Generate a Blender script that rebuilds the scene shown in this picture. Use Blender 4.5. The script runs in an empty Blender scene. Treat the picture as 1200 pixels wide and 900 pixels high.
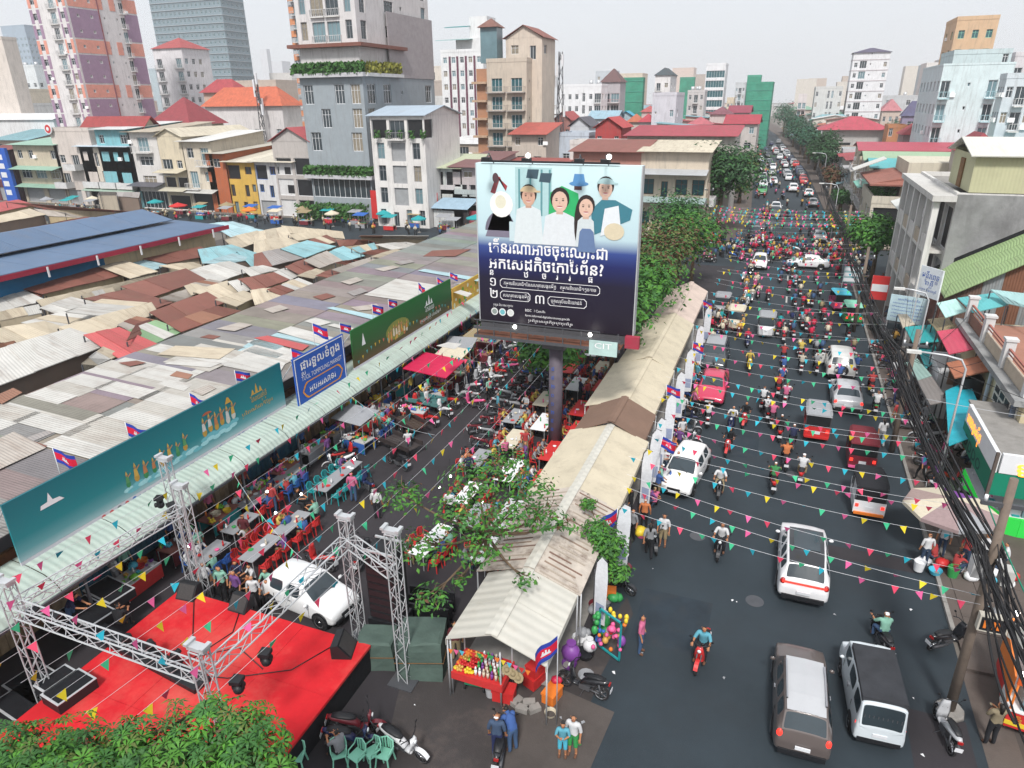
import bpy, bmesh, math, random
from mathutils import Vector, Matrix, noise as mnoise
from math import sin, cos, pi, radians as rad, atan2, hypot, sqrt
SC = bpy.context.scene
COL = SC.collection
RND = random.Random(7)
# ------------------------------------------------------------ camera
CAM_H, FOC = 18.0, 805.0
CR = Vector((0.93335615, 0.35875602, -0.01184961)).normalized()
CD = Vector((0.12668144, -0.36010859, -0.92426923)).normalized()
CF = CR.cross(CD).normalized()
if CF.y < 0: CF = -CF
cam = bpy.data.cameras.new('camera')
cam.lens = FOC / 1200 * 36; cam.sensor_width = 36; cam.clip_start = 0.3; cam.clip_end = 9000
camo = bpy.data.objects.new('camera', cam); COL.objects.link(camo)
mw = Matrix.Identity(4)
for i in range(3):
 mw[i][0], mw[i][1], mw[i][2] = CR[i], -CD[i], -CF[i]
mw[2][3] = CAM_H
camo.matrix_world = mw
SC.camera = camo
# ------------------------------------------------------------ light: bright overcast late afternoon
SUN_EL, SUN_AZ = rad(50), rad(168)      # azimuth measured from +Y clockwise: high behind the viewer
world = bpy.data.worlds.new('World'); SC.world = world; world.use_nodes = True
wn = world.node_tree.nodes; wl = world.node_tree.links
bg = wn['Background']
sky = wn.new('ShaderNodeTexSky'); sky.sky_type = 'NISHITA'; sky.sun_disc = False
sky.sun_elevation = SUN_EL; sky.sun_rotation = SUN_AZ; sky.dust_density = 4.0
wmix = wn.new('ShaderNodeMixRGB'); wmix.inputs[0].default_value = 0.86
wmix.inputs[2].default_value = (6.6, 6.85, 7.2, 1)      # overcast cloud layer (the sky texture is physically bright)
wl.new(sky.outputs[0], wmix.inputs[1]); wl.new(wmix.outputs[0], bg.inputs[0])
bg.inputs[1].default_value = 0.1
sl = bpy.data.lights.new('sun', 'SUN'); sl.energy = 2.7; sl.angle = rad(9); sl.color = (1.0, 0.965, 0.92)
so = bpy.data.objects.new('sun', sl); COL.objects.link(so)
so.rotation_euler = (pi/2 - SUN_EL, 0, pi - SUN_AZ)
vs = SC.view_settings
vs.view_transform = 'Standard'; vs.look = 'None'; vs.exposure = 0.46; vs.gamma = 1.0
cy = SC.cycles
cy.max_bounces = 5; cy.diffuse_bounces = 2; cy.glossy_bounces = 2; cy.transmission_bounces = 3; cy.volume_bounces = 3
cy.use_denoising = True; cy.caustics_reflective = False; cy.caustics_refractive = False
try: cy.volume_step_rate = 10
except Exception: pass
# ------------------------------------------------------------ measuring: survey of the photograph -> metres in the place
def ray(px, py):
 return CR * (px - 600) + CD * (py - 450) + CF * FOC
def at(px, py, z=0.0):
 r = ray(px, py); t = (z - CAM_H) / r.z
 return Vector((r.x * t, r.y * t, z))
def onx(px, py, x):
 r = ray(px, py); t = x / r.x
 return Vector((x, r.y * t, CAM_H + r.z * t))
def ony(px, py, y):
 r = ray(px, py); t = y / r.y
 return Vector((r.x * t, y, CAM_H + r.z * t))
def onc(px, py, zc):
 r = ray(px, py); t = zc / FOC
 return Vector((r.x * t, r.y * t, CAM_H + r.z * t))
def proj(p):
 d = Vector(p) - Vector((0, 0, CAM_H)); w = d.dot(CF)
 if w <= 0.1: return (-9999, -9999, w)
 return (600 + FOC * d.dot(CR) / w, 450 + FOC * d.dot(CD) / w, w)
# ------------------------------------------------------------ materials
MATS = {}
def srgb(h):
 h = h.lstrip('#'); c = [int(h[i:i+2], 16) / 255 for i in (0, 2, 4)]
 return tuple(((x + .055) / 1.055) ** 2.4 if x > .04045 else x / 12.92 for x in c)
def mat(name, c=(.5, .5, .5), rough=.75, metal=0, var=.18, sc=2.0, bump=0, bsc=30, oc=False, emit=0, spec=.4,
  wave=0, dirt=0, dcol=(.12, .09, .07), dsc=.6, vert=0, coat=0, uvv=0):
 if name in MATS: return MATS[name]
 if isinstance(c, str): c = srgb(c)
 m = bpy.data.materials.new(name); m.use_nodes = True; MATS[name] = m
 n, l = m.node_tree.nodes, m.node_tree.links
 b = n['Principled BSDF']
 b.inputs['Roughness'].default_value = rough; b.inputs['Metallic'].default_value = metal
 b.inputs['Specular IOR Level'].default_value = spec
 if coat: b.inputs['Coat Weight'].default_value = coat; b.inputs['Coat Roughness'].default_value = .08
 geo = n.new('ShaderNodeNewGeometry')
 if oc:
  oi = n.new('ShaderNodeObjectInfo'); src = oi.outputs['Color']
 else:
  rgb = n.new('ShaderNodeRGB'); rgb.outputs[0].default_value = (*c, 1); src = rgb.outputs[0]
 if var:
  nz = n.new('ShaderNodeTexNoise'); nz.inputs['Scale'].default_value = sc; nz.inputs['Detail'].default_value = 5
  nz.inputs['Roughness'].default_value = .65
  l.new(geo.outputs['Position'], nz.inputs['Vector'])
  mr = n.new('ShaderNodeMapRange'); mr.inputs[1].default_value = .28; mr.inputs[2].default_value = .72
  mr.inputs[3].default_value = 1 - var; mr.inputs[4].default_value = 1 + var * .7
  l.new(nz.outputs[0], mr.inputs[0])
  mx = n.new('ShaderNodeVectorMath'); mx.operation = 'SCALE'
  l.new(src, mx.inputs[0]); l.new(mr.outputs[0], mx.inputs['Scale']); src = mx.outputs[0]
 if dirt:
  d = n.new('ShaderNodeTexNoise'); d.inputs['Scale'].default_value = dsc; d.inputs['Detail'].default_value = 6; d.inputs['Roughness'].default_value = .7
  vec = geo.outputs['Position']
  if vert:        # rain streaks: squeeze the pattern sideways, stretch it down
   vm = n.new('ShaderNodeVectorMath'); vm.operation = 'MULTIPLY'; vm.inputs[1].default_value = (vert, vert, .35)
   l.new(vec, vm.inputs[0]); vec = vm.outputs[0]
  if uvv:         # stains that run down the slope of a sheet
   tcu = n.new('ShaderNodeTexCoord'); vm = n.new('ShaderNodeVectorMath'); vm.operation = 'MULTIPLY'; vm.inputs[1].default_value = (uvv, .4, 1)
   l.new(tcu.outputs['UV'], vm.inputs[0])
   va = n.new('ShaderNodeVectorMath'); va.operation = 'ADD'; l.new(vm.outputs[0], va.inputs[0])
   oi2 = n.new('ShaderNodeObjectInfo'); sc2 = n.new('ShaderNodeMath'); sc2.operation = 'MULTIPLY'; sc2.inputs[1].default_value = 50
   l.new(oi2.outputs['Random'], sc2.inputs[0]); l.new(sc2.outputs[0], va.inputs[1]); vec = va.outputs[0]
  l.new(vec, d.inputs['Vector'])
  dr = n.new('ShaderNodeMapRange'); dr.inputs[1].default_value = .5; dr.inputs[2].default_value = .72
  dr.inputs[3].default_value = 0; dr.inputs[4].default_value = dirt
  l.new(d.outputs[0], dr.inputs[0])
  dm = n.new('ShaderNodeMixRGB'); dm.inputs[2].default_value = (*dcol, 1)
  l.new(dr.outputs[0], dm.inputs[0]); l.new(src, dm.inputs[1]); src = dm.outputs[0]
 l.new(src, b.inputs['Base Color'])
 hs = None
 if wave:
  tc = n.new('ShaderNodeTexCoord'); wv = n.new('ShaderNodeTexWave'); wv.wave_type = 'BANDS'; wv.bands_direction = 'X'
  wv.inputs['Scale'].default_value = wave; wv.inputs['Distortion'].default_value = 0
  l.new(tc.outputs['UV'], wv.inputs['Vector']); hs = wv.outputs['Fac']
  bp = n.new('ShaderNodeBump'); bp.inputs['Distance'].default_value = .035; bp.inputs['Strength'].default_value = .5
  l.new(hs, bp.inputs['Height']); l.new(bp.outputs[0], b.inputs['Normal'])
 elif bump:
  bn = n.new('ShaderNodeTexNoise'); bn.inputs['Scale'].default_value = bsc; bn.inputs['Detail'].default_value = 3
  l.new(geo.outputs['Position'], bn.inputs['Vector'])
  bp = n.new('ShaderNodeBump'); bp.inputs['Distance'].default_value = bump; bp.inputs['Strength'].default_value = .8
  l.new(bn.outputs[0], bp.inputs['Height']); l.new(bp.outputs[0], b.inputs['Normal'])
 if emit:
  l.new(src, b.inputs['Emission Color']); b.inputs['Emission Strength'].default_value = emit
 return m
# ------------------------------------------------------------ meshes
class MB:
 def __init__(s): s.v = []; s.f = []; s.m = []; s.uv = {}; s.sm = []
 def q(s, pts, m=0, uv=None, sm=False):
  b = len(s.v); s.v += [tuple(p) for p in pts]; s.f.append(tuple(range(b, b + len(pts)))); s.m.append(m); s.sm.append(sm)
  if uv: s.uv[len(s.f) - 1] = uv
  return s
 def box(s, x0, x1, y0, y1, z0, z1, m=0, top=None):
  if x1 < x0: x0, x1 = x1, x0
  if y1 < y0: y0, y1 = y1, y0
  b = len(s.v)
  s.v += [(x0,y0,z0),(x1,y0,z0),(x1,y1,z0),(x0,y1,z0),(x0,y0,z1),(x1,y0,z1),(x1,y1,z1),(x0,y1,z1)]
  for f in ((3,2,1,0),(4,5,6,7),(0,1,5,4),(1,2,6,5),(2,3,7,6),(3,0,4,7)):
   s.f.append(tuple(b + i for i in f)); s.m.append(m); s.sm.append(False)
  if top is not None: s.m[-5] = top
  return s
 def bar(s, p, q, w, h=None, m=0, n=4):
  return s.cyl(p, q, w / 2 if n > 4 else w * .707, None, n, m, caps=False)
 def cyl(s, p, q, r, r2=None, n=8, m=0, caps=True, sm=None):
  p, q = Vector(p), Vector(q); r2 = r if r2 is None else r2
  d = q - p
  if d.length < 1e-6: return s
  d.normalize(); u = d.orthogonal().normalized()
  if n == 4:
   a = Vector((0,0,1)) if abs(d.z) < .9 else Vector((1,0,0))
   u = d.cross(a).normalized(); w0 = d.cross(u); u = (u + w0).normalized()
  w = d.cross(u); b = len(s.v)
  for c, rr in ((p, r), (q, r2)):
   for i in range(n):
    t = 2 * pi * i / n; s.v.append(tuple(c + (u * cos(t) + w * sin(t)) * rr))
  for i in range(n):
   j = (i + 1) % n; s.f.append((b+i, b+j, b+n+j, b+n+i)); s.m.append(m); s.sm.append(n > 5 if sm is None else sm)
  if caps:
   s.f.append(tuple(b + i for i in reversed(range(n)))); s.m.append(m); s.sm.append(False)
   s.f.append(tuple(b + n + i for i in range(n))); s.m.append(m); s.sm.append(False)
  return s
 def tube(s, pts, r, n=6, m=0, rs=None, caps=True, sq=None):
  pts = [Vector(p) for p in pts]; b = len(s.v); k = len(pts); u = None
  for i, p in enumerate(pts):
   d = (pts[min(i+1, k-1)] - pts[max(i-1, 0)]).normalized()
   if u is None: u = d.orthogonal().normalized()
   u = (u - d * u.dot(d)); u = u.normalized() if u.length > 1e-5 else d.orthogonal().normalized()
   w = d.cross(u); rr = rs[i] if rs else r
   for j in range(n):
    t = 2 * pi * j / n; s.v.append(tuple(p + (u * cos(t) + w * sin(t)) * rr))
  for i in range(k - 1):
   for j in range(n):
    j2 = (j + 1) % n
    s.f.append((b+i*n+j, b+i*n+j2, b+(i+1)*n+j2, b+(i+1)*n+j)); s.m.append(m); s.sm.append(n > 4)
  if caps:
   s.f.append(tuple(b + i for i in reversed(range(n)))); s.m.append(m); s.sm.append(False)
   s.f.append(tuple(b + (k-1)*n + i for i in range(n))); s.m.append(m); s.sm.append(False)
  return s
 def ball(s, c, r, m=0, n=8, k=5, sx=1, sy=1, sz=1):
  b = len(s.v)
  for i in range(k + 1):
   a = pi * i / k
   for j in range(n):
    t = 2 * pi * j / n
    s.v.append((c[0] + r*sx*sin(a)*cos(t), c[1] + r*sy*sin(a)*sin(t), c[2] + r*sz*cos(a)))
  for i in range(k):
   for j in range(n):
    j2 = (j + 1) % n
    s.f.append((b+i*n+j, b+(i+1)*n+j, b+(i+1)*n+j2, b+i*n+j2)); s.m.append(m); s.sm.append(True)
  return s
 def prism(s, poly, z0, z1, m=0):           # poly in xy, counter-clockwise
  b = len(s.v); n = len(poly)
  s.v += [(p[0], p[1], z0) for p in poly] + [(p[0], p[1], z1) for p in poly]
  s.f.append(tuple(b + i for i in reversed(range(n)))); s.m.append(m); s.sm.append(False)
  s.f.append(tuple(b + n + i for i in range(n))); s.m.append(m); s.sm.append(False)
  for i in range(n):
   j = (i + 1) % n; s.f.append((b+i, b+j, b+n+j, b+n+i)); s.m.append(m); s.sm.append(False)
  return s
 def slab(s, pts, th, m=0, me=None):        # quad given by 4 points, thickened downwards, with uv in metres
  P = [Vector(p) for p in pts]
  if (P[1] - P[0]).cross(P[2] - P[0]).z < 0: P = [P[1], P[0], P[3], P[2]]
  b = len(s.v); D = [p - Vector((0, 0, th)) for p in P]
  w = (P[1] - P[0]).length; h = (P[3] - P[0]).length
  s.v += [tuple(p) for p in P + D]
  s.f.append((b, b+1, b+2, b+3)); s.m.append(m); s.sm.append(False); s.uv[len(s.f)-1] = [(0,0),(w,0),(w,h),(0,h)]
  me = m if me is None else me
  for f in ((b+7,b+6,b+5,b+4),(b,b+4,b+5,b+1),(b+1,b+5,b+6,b+2),(b+2,b+6,b+7,b+3),(b+3,b+7,b+4,b)):
   s.f.append(f); s.m.append(me); s.sm.append(False)
  return s
 def xf(s, M, start=0):
  for i in range(start, len(s.v)): s.v[i] = tuple(M @ Vector(s.v[i]))
  return s
 def mesh(s, name, mats):
  me = bpy.data.meshes.new(name); me.from_pydata(s.v, [], s.f)
  if not isinstance(mats, (list, tuple)): mats = [mats]
  for m in mats: me.materials.append(m)
  me.polygons.foreach_set('material_index', s.m)
  me.polygons.foreach_set('use_smooth', s.sm)
  if s.uv:
   ul = me.uv_layers.new(name='UVMap'); d = ul.data
   for fi, uvs in s.uv.items():
    p = me.polygons[fi]
    for k, li in enumerate(p.loop_indices): d[li].uv = uvs[k]
  me.update()
  return me
def obj(name, me, parent=None, loc=(0,0,0), rz=0, col=None, mats=None, rot=None, scale=None):
 if isinstance(me, MB): me = me.mesh(name, mats)
 o = bpy.data.objects.new(name, me); COL.objects.link(o)
 o.location = loc; o.rotation_euler = rot if rot else (0, 0, rz)
 if scale: o.scale = scale
 if parent: o.parent = parent
 if col is not None: o.color = (*col, 1) if len(col) == 3 else col
 return o
def tag(o, label, cat, group=None):
 o['label'] = label; o['category'] = cat
 if group: o['group'] = group
 return o
def thing(name, label, cat, loc=(0,0,0), rz=0, group=None, rot=None):
 o = bpy.data.objects.new(name, None); COL.objects.link(o); o.empty_display_size = .3
 o.location = loc; o.rotation_euler = rot if rot else (0, 0, rz)
 return tag(o, label, cat, group)
def struct(name, mb, mats):
 o = obj(name, mb, mats=mats); o['kind'] = 'structure'; return o
def copy_tree(o, loc=None, rz=None, label=None, group=None, cols=None):
 c = o.copy(); COL.objects.link(c)
 if loc is not None: c.location = loc
 if rz is not None: c.rotation_euler = (0, 0, rz)
 if label: c['label'] = label
 if group: c['group'] = group
 def rec(src, dst):
  for ch in src.children:
   k = ch.copy(); COL.objects.link(k); k.parent = dst
   if cols:
    b = ch.name.split('.')[0]
    if b in cols: k.color = (*cols[b], 1)
   rec(ch, k)
 rec(o, c)
 if cols and '' in cols: c.color = (*cols[''], 1)
 return c
def pick(*a): return RND.choice(a)
def U(a, b): return RND.uniform(a, b)
C = dict(red=(.55,.03,.03), crimson=(.5,.02,.06), blue=(.03,.12,.42), navy=(.02,.03,.1), teal=(.02,.3,.32), cyan=(.08,.45,.6), green=(.04,.3,.08), lime=(.2,.55,.06),
         yellow=(.75,.55,.04), orange=(.75,.2,.03), pink=(.75,.12,.3), white=(.75,.76,.78), cream=(.6,.54,.42), grey=(.3,.31,.33), black=(.015,.016,.02),
         brown=(.13,.06,.035), silver=(.45,.46,.48), maroon=(.16,.02,.03), purple=(.2,.06,.3), khaki=(.3,.24,.14), denim=(.05,.1,.2), mint=(.25,.6,.45), gold=(.6,.35,.08))
# ------------------------------------------------------------ materials used by many
mat('asphalt', '#2c363d', rough=.76, var=.22, sc=.3, bump=.006, bsc=60, dirt=.4, dcol=(.022,.025,.028), dsc=.22)
mat('asphalt_dusty', '#403c3c', rough=.9, var=.25, sc=.5, bump=.01, bsc=40, dirt=.5, dcol=(.13,.10,.085), dsc=.5)
mat('asphalt_market', '#343135', rough=.85, var=.22, sc=.4, bump=.008, bsc=40, dirt=.4, dcol=(.03,.028,.028), dsc=.5)
mat('asphalt_patch_dark', '#29343d', rough=.85, var=.3, sc=.8, bump=.008, bsc=50, dirt=.5, dcol=(.045,.045,.045), dsc=.7)
mat('dust', '#514b48', rough=.95, var=.25, sc=.7, bump=.01, bsc=25, dirt=.5, dcol=(.06,.05,.045), dsc=.9)
mat('pavement', '#5f5651', rough=.9, var=.25, sc=.8, bump=.01, bsc=20, dirt=.6, dcol=(.06,.05,.045), dsc=.8)
mat('concrete', '#8d8a86', rough=.9, var=.2, sc=1.5, bump=.004, bsc=30, dirt=.5, dcol=(.1,.09,.08), dsc=1.2)
mat('ground_far', '#6f6a64', rough=.95, var=.3, sc=.05, dirt=.5, dcol=(.06,.08,.04), dsc=.02)
mat('white_line', '#b8b8b4', rough=.8, var=.3, sc=4, dirt=.7, dcol=(.09,.09,.09), dsc=3)
mat('glass', (.03,.045,.055), rough=.12, var=.25, sc=.6, spec=.8)
mat('curtain', '#8d8577', rough=.9, var=.3, sc=3)
mat('glass_teal', (.03,.11,.13), rough=.15, var=.2, sc=.6, spec=.8)
mat('paint', oc=True, rough=.35, var=.05, spec=.5, coat=.6)
mat('cloth', oc=True, rough=.9, var=.12, sc=8)
mat('plastic', oc=True, rough=.45, var=.06, sc=5)
mat('wallpaint', oc=True, rough=.88, var=.1, sc=.6, dirt=.38, dcol=(.16,.15,.14), dsc=.9, vert=3)
mat('trim', oc=True, rough=.8, var=.12, sc=1.2, dirt=.25, dcol=(.15,.14,.13), dsc=1.4)
mat('tin', oc=True, rough=.62, var=.14, sc=.7, wave=2.2, dirt=.45, dcol=(.17,.10,.065), dsc=1.0, uvv=2.5, spec=.3)
mat('tin_clean', oc=True, rough=.55, var=.1, sc=.5, wave=1.6, dirt=.2, dcol=(.2,.16,.13), dsc=.8, uvv=2)
mat('tile_roof', oc=True, rough=.75, var=.2, sc=1.5, wave=2.0, dirt=.35, dcol=(.08,.04,.035), dsc=.7)
mat('rust', (.16,.065,.04), rough=.85, var=.35, sc=1.5, dirt=.5, dcol=(.06,.03,.02))
mat('steel', '#c2c5c8', rough=.42, metal=.3, var=.1, sc=3, spec=.5)
mat('steel_dark', '#5b5d62', rough=.55, metal=.4, var=.2, sc=2, dirt=.4, dcol=(.09,.07,.055), dsc=2)
mat('black', (.014,.015,.018), rough=.5, var=.2, sc=4)
mat('rubber', (.018,.018,.02), rough=.8, var=.2, sc=5)
mat('chrome', (.5,.5,.52), rough=.25, metal=.9, var=0)
mat('white', '#d8dade', rough=.6, var=.06, sc=2)
mat('wood', '#7a5a3a', rough=.8, var=.35, sc=5)
mat('skin', '#b07a58', rough=.7, var=.08, sc=10)
mat('skin_light', '#c99272', rough=.7, var=.08, sc=10)
mat('hair', (.012,.010,.009), rough=.55, var=.2, sc=20)
mat('lamp_white', (1,.97,.9), var=0, emit=9)
mat('lamp_warm', (1,.72,.35), var=0, emit=3)
mat('tail_red', (.8,.03,.02), var=0, rough=.3, emit=1.6)
mat('tail_dim', (.35,.01,.01), var=0, rough=.3, spec=.6)
mat('head_lens', (.75,.78,.8), var=0, rough=.15, spec=.8)
# ------------------------------------------------------------ ground, roads, pavements
def sheetxy(name, x0, x1, y0, y1, z, m, nx=1, ny=1):
 b = MB(); b.q([(x0,y0,z),(x1,y0,z),(x1,y1,z),(x0,y1,z)]); return struct(name, b, MATS[m])
sheetxy('ground', -2190, 2190, -290, 2590, 0, 'ground_far')
sheetxy('market_ground', -75, -3.2, -12, 84, .004, 'asphalt_market')
sheetxy('road', -4.3, 7.6, -20, 82, .008, 'asphalt')
sheetxy('cross_street', -170, 120, 82, 97, .010, 'asphalt')
b = MB()        # beyond the crossing the street bends slightly to the left
FP = [(at(876,272).x, at(968,272).x, 97)]
for y, xl, xr in ((130,-5.2,6.6),(200,-8.5,4.6),(400,-22,-8),(800,-62,-46),(1500,-150,-130)): FP.append((xl, xr, y))
FP[0] = (-5.0, 7.4, 97)
for (a0, a1, ya), (b0, b1, yb) in zip(FP, FP[1:]): b.q([(a0,ya,.009),(a1,ya,.009),(b1,yb,.009),(b0,yb,.009)])
struct('far_road', b, MATS['asphalt'])
b = MB()
for (a0, a1, ya), (b0, b1, yb) in zip(FP[:5], FP[1:5]): b.q([(a1,ya,.12),(a1+9,ya,.12),(b1+9,yb,.12),(b1,yb,.12)]); b.q([(a1,ya,0),(a1,ya,.12),(b1,yb,.12),(b1,yb,0)]); b.q([(a0-9,ya,.12),(a0,ya,.12),(b0,yb,.12),(b0-9,yb,.12)])
struct('far_pavement', b, MATS['pavement'])
b = MB(); P = [at(*p) for p in ((445,905),(470,800),(545,740),(640,775),(690,760),(735,700),(742,720),(700,800),(665,905))]
b.q([(p.x, p.y, .013) for p in P][::-1]); struct('dusty_plaza', b, MATS['asphalt_dusty'])
b = MB(); P = [at(*p) for p in ((600,835),(640,800),(690,822),(720,835),(690,905),(590,905))]
b.q([(p.x, p.y, .018) for p in P][::-1]); struct('dust_patch', b, MATS['dust'])
sheetxy('stall_floor', -8.4, -4.9, 16.4, 60, .06, 'concrete')
b = MB(); b.box(7.75, 13.5, 22, 82, 0.0, .12);  struct('pavement', b, MATS['pavement'])
kerb = MB().box(0, .15, 0, 1.96, 0, .14).mesh('kerb_stone', MATS['concrete'])
for i in range(27):
 o = obj('kerb_stone', kerb, None, (7.6, 23.5 + i * 2, 0)); o['kind'] = 'structure'
sheetxy('forecourt', 7.6, 14, 8, 22, .012, 'pavement')
sheetxy('sandy_forecourt', 8.6, 12.6, 12, 21, .016, 'dust')
sl_m = MB().box(.01, .79, .01, .79, 0, .035).mesh('paving_slab', MATS['pavement'])
pv = bpy.data.objects['pavement']
for i in range(3):
 for j in range(12):
  obj('paving_slab', sl_m, pv, (8.1 + i * .8, 24 + j * .8, .12 - .005 * RND.random()))
b = MB()
for y in range(-4, 80, 9):
 if y > 46 or y < 10: b.q([(1.35,y,.012),(1.5,y,.012),(1.5,y+2.4,.012),(1.35,y+2.4,.012)])
struct('lane_marking', b, MATS['white_line'])
for i, (x0, x1, y0, y1) in enumerate(((-3.2,-.6,19.5,22.5),(3.2,6.9,27.2,28.1),(-1.2,.4,35,41),(5.6,7.3,12,19.6),(-3.9,-2.9,44,58))):
 o = sheetxy('asphalt_patch', x0, x1, y0, y1, .011 + .0004*i, 'asphalt_market' if i % 2 else 'asphalt_patch_dark')
for x, y in ((.9,23.2),(4.9,21.4),(-1.7,26.8),(2.2,34)): struct('manhole_cover', MB().cyl((x,y,.009),(x,y,.016),.34,n=20), MATS['steel_dark'])
def litter(px, py, c, s=.16):
 s *= .36
 p = at(px, py)
 m = MB(); m.q([(-s,-s*.6,0),(s*.8,-s*.7,.02),(s,s*.6,.0),(-s*.7,s*.5,.03)]); m.q([(-s,-s*.6,-.004),(-s*.7,s*.5,.026),(s,s*.6,-.004),(s*.8,-s*.7,.016)])
 o = obj('litter', m, None, (p.x, p.y, .025), rz=U(0, 3), mats=MATS['plastic'], col=C[c])
 tag(o, {'white':'scrap of white paper lying on the dark asphalt','grey':'crumpled grey scrap lying on the road','cream':'scrap of tan card lying on the ground'}[c], 'litter', 'litter on the ground')
for a in ((719,789,'white',.2),(752,766,'grey'),(858,704,'white'),(863,706,'white',.1),(848,795,'grey'),(1067,715,'white',.18),(978,721,'grey'),(1081,886,'white'),(765,667,'grey',.1),(1070,819,'white',.1),(475,808,'cream',.12),(486,827,'white',.08),(657,842,'grey',.14),(683,847,'grey',.2),(660,781,'cream',.1)): litter(*a)
# ------------------------------------------------------------ market hall on the left
def roofz(x): return 4.75 + (-23.0 - x) * .05
def onroof(px, py, dz=0.0):
 r = ray(px, py)          # z = 4.75+( -23-x)*.05 + dz
 t = (4.75 - 1.15 + dz - CAM_H) / (r.z + .05 * r.x)
 return Vector((r.x * t, r.y * t, CAM_H + r.z * t))
mh = thing('market_hall', 'long low market hall with grey corrugated roof and pale metal awning behind the banners', 'market hall', (-23, 20, 0))
MO = Vector((-23, 20, 0))
def mpart(name, mb, mats, col=None, parent=mh, org=MO):
 mb.xf(Matrix.Translation(-org)); return obj(name, mb, parent, mats=mats, col=col)
mat('asbestos', oc=True, rough=.9, var=.22, sc=.45, wave=2.6, dirt=.55, dcol=(.15,.13,.12), dsc=.9, uvv=3)
y = -6.0
k = 0
while y < 78:
 h = 1.6; xe = -32.7
 for j, (xa, xb) in enumerate(((-22.9, -28.0), (-27.9, xe))):
  d = .035 * j + .02 * (k % 2)
  mpart('roof_sheet', MB().slab([(xa,y,roofz(xa)+d),(xa,y+h+.12,roofz(xa)+d+.01),(xb,y+h+.12,roofz(xb)+d+.01),(xb,y,roofz(xb)+d)], .03), [MATS['asbestos']], tuple(v*U(.8,1.12) for v in (.23,.22,.215)))
 y += h; k += 1
RC = dict(R=(.21,.085,.065), r=(.30,.15,.10), C=(.53,.46,.35), W=(.53,.52,.49), B=(.25,.46,.50), b=(.36,.52,.56), G=(.30,.28,.27), N=(.22,.36,.2), P=(.47,.10,.10), g=(.42,.38,.34))
n_p = 0
def patch(q, c, dz=None):
 global n_p
 cx_, cy_ = sum(p[0] for p in q)/4, sum(p[1] for p in q)/4; q = [(cx_+(p[0]-cx_)*1.08, cy_+(p[1]-cy_)*1.08) for p in q]
 n_p += 1; dz = .055 + .006 * (n_p % 9) if dz is None else dz
 mpart('roof_patch', MB().slab([onroof(*p, dz) for p in q], .012), [MATS['tin']], RC[c])
def z5(*q): return [(x / 4, 225 + y / 4) for x, y in q]
def z6(*q): return [(300 + x / 4, 225 + y / 4) for x, y in q]
def z1(*q): return [(x / 4, 450 + y / 4) for x, y in q]
for q, c in (
 (z1((0,290),(80,245),(215,290),(120,330)),'R'), (z1((130,250),(240,210),(255,225),(160,265)),'G'),
 (z6((520,480),(660,410),(850,440),(730,510)),'W'), (z6((340,545),(370,540),(590,585),(560,600)),'b'), (z6((770,370),(800,362),(1040,402),(1030,416)),'b'),
 (z6((790,300),(830,275),(1000,268),(930,300)),'R'), (z6((110,655),(170,632),(390,690),(320,715)),'W'), (z6((0,685),(60,675),(240,718),(210,740)),'P'),
 (z6((60,670),(100,660),(330,712),(300,722)),'b'), (z6((-40,700),(20,695),(200,750),(130,800)),'W'), (z6((-60,750),(-10,725),(125,760),(90,778)),'b'), (z6((-120,790),(-40,750),(130,800),(100,850)),'W'),
 (z6((230,605),(280,590),(350,610),(300,625)),'W'), (z6((340,625),(370,618),(470,640),(440,650)),'W'), (z6((450,540),(560,525),(590,545),(480,555)),'g'),
 (z5((750,760),(830,722),(1090,735),(1020,780)),'C'), (z5((780,805),(850,785),(1030,800),(980,820)),'W'), (z5((440,890),(500,865),(620,878),(560,900)),'r'),
 (z5((1110,745),(1200,690),(1330,720),(1200,780)),'b'), (z5((1100,760),(1200,720),(1360,760),(1250,830)),'W'), (z5((940,680),(980,668),(1030,676),(1000,688)),'R'), (z5((740,900),(800,880),(900,900),(860,930)),'W'),
 (z6((850,720),(900,705),(960,712),(930,735)),'W'), (z6((930,470),(960,460),(1010,475),(990,490)),'W'), (z1((800,-40),(830,-60),(900,-45),(880,-25)),'r'),
 (z1((-200,350),(60,230),(200,300),(-60,420)),'g'),
 ): patch(q, c)
for q, c in ((z5((1020,640),(1120,612),(1180,622),(1100,650)),'g'),(z5((560,800),(640,790),(680,800),(610,815)),'R'),(z6((270,490),(330,475),(370,488),(310,505)),'R'),(z6((560,360),(640,345),(670,352),(600,370)),'g'),(z6((40,550),(110,530),(150,545),(80,565)),'g'),(z6((430,470),(490,450),(520,465),(460,485)),'G'),(z6((650,330),(720,318),(740,328),(680,340)),'G'),(z6((400,420),(470,400),(500,412),(440,432)),'g'),(z1((-30,60),(60,20),(100,40),(10,90)),'r'),(z1((900,30),(980,5),(1010,20),(950,50)),'g')):
 patch(q, c, .11 + .006 * (n_p % 7))
rp = random.Random(12)
for i in range(13):
 for j, (xa, xb) in enumerate(((-32.6,-30.4),(-30.4,-27.4),(-27.4,-24.3))):
  y = 16.6 + i; f = rp.random()
  if f < .05 or (j == 1 and i in (3,4)) or (i > 10 and j == 0): continue
  xa2, xb2 = xa + rp.uniform(-.2,.2), xb + rp.uniform(0,.35); k = rp.uniform(.92,1.03); c = tuple(v*k for v in (RC['W'] if f < .55 else (.46,.44,.40) if f < .97 else RC['R']))
  mpart('roof_patch', MB().slab([(xb2,y,roofz(xb2)+.06+.012*(i%2)),(xb2,y+1.06,roofz(xb2)+.06+.012*(i%2)),(xa2,y+1.06,roofz(xa2)+.06+.012*(i%2)),(xa2,y,roofz(xa2)+.06+.012*(i%2))], .015), [MATS['tin']], c)
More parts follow.
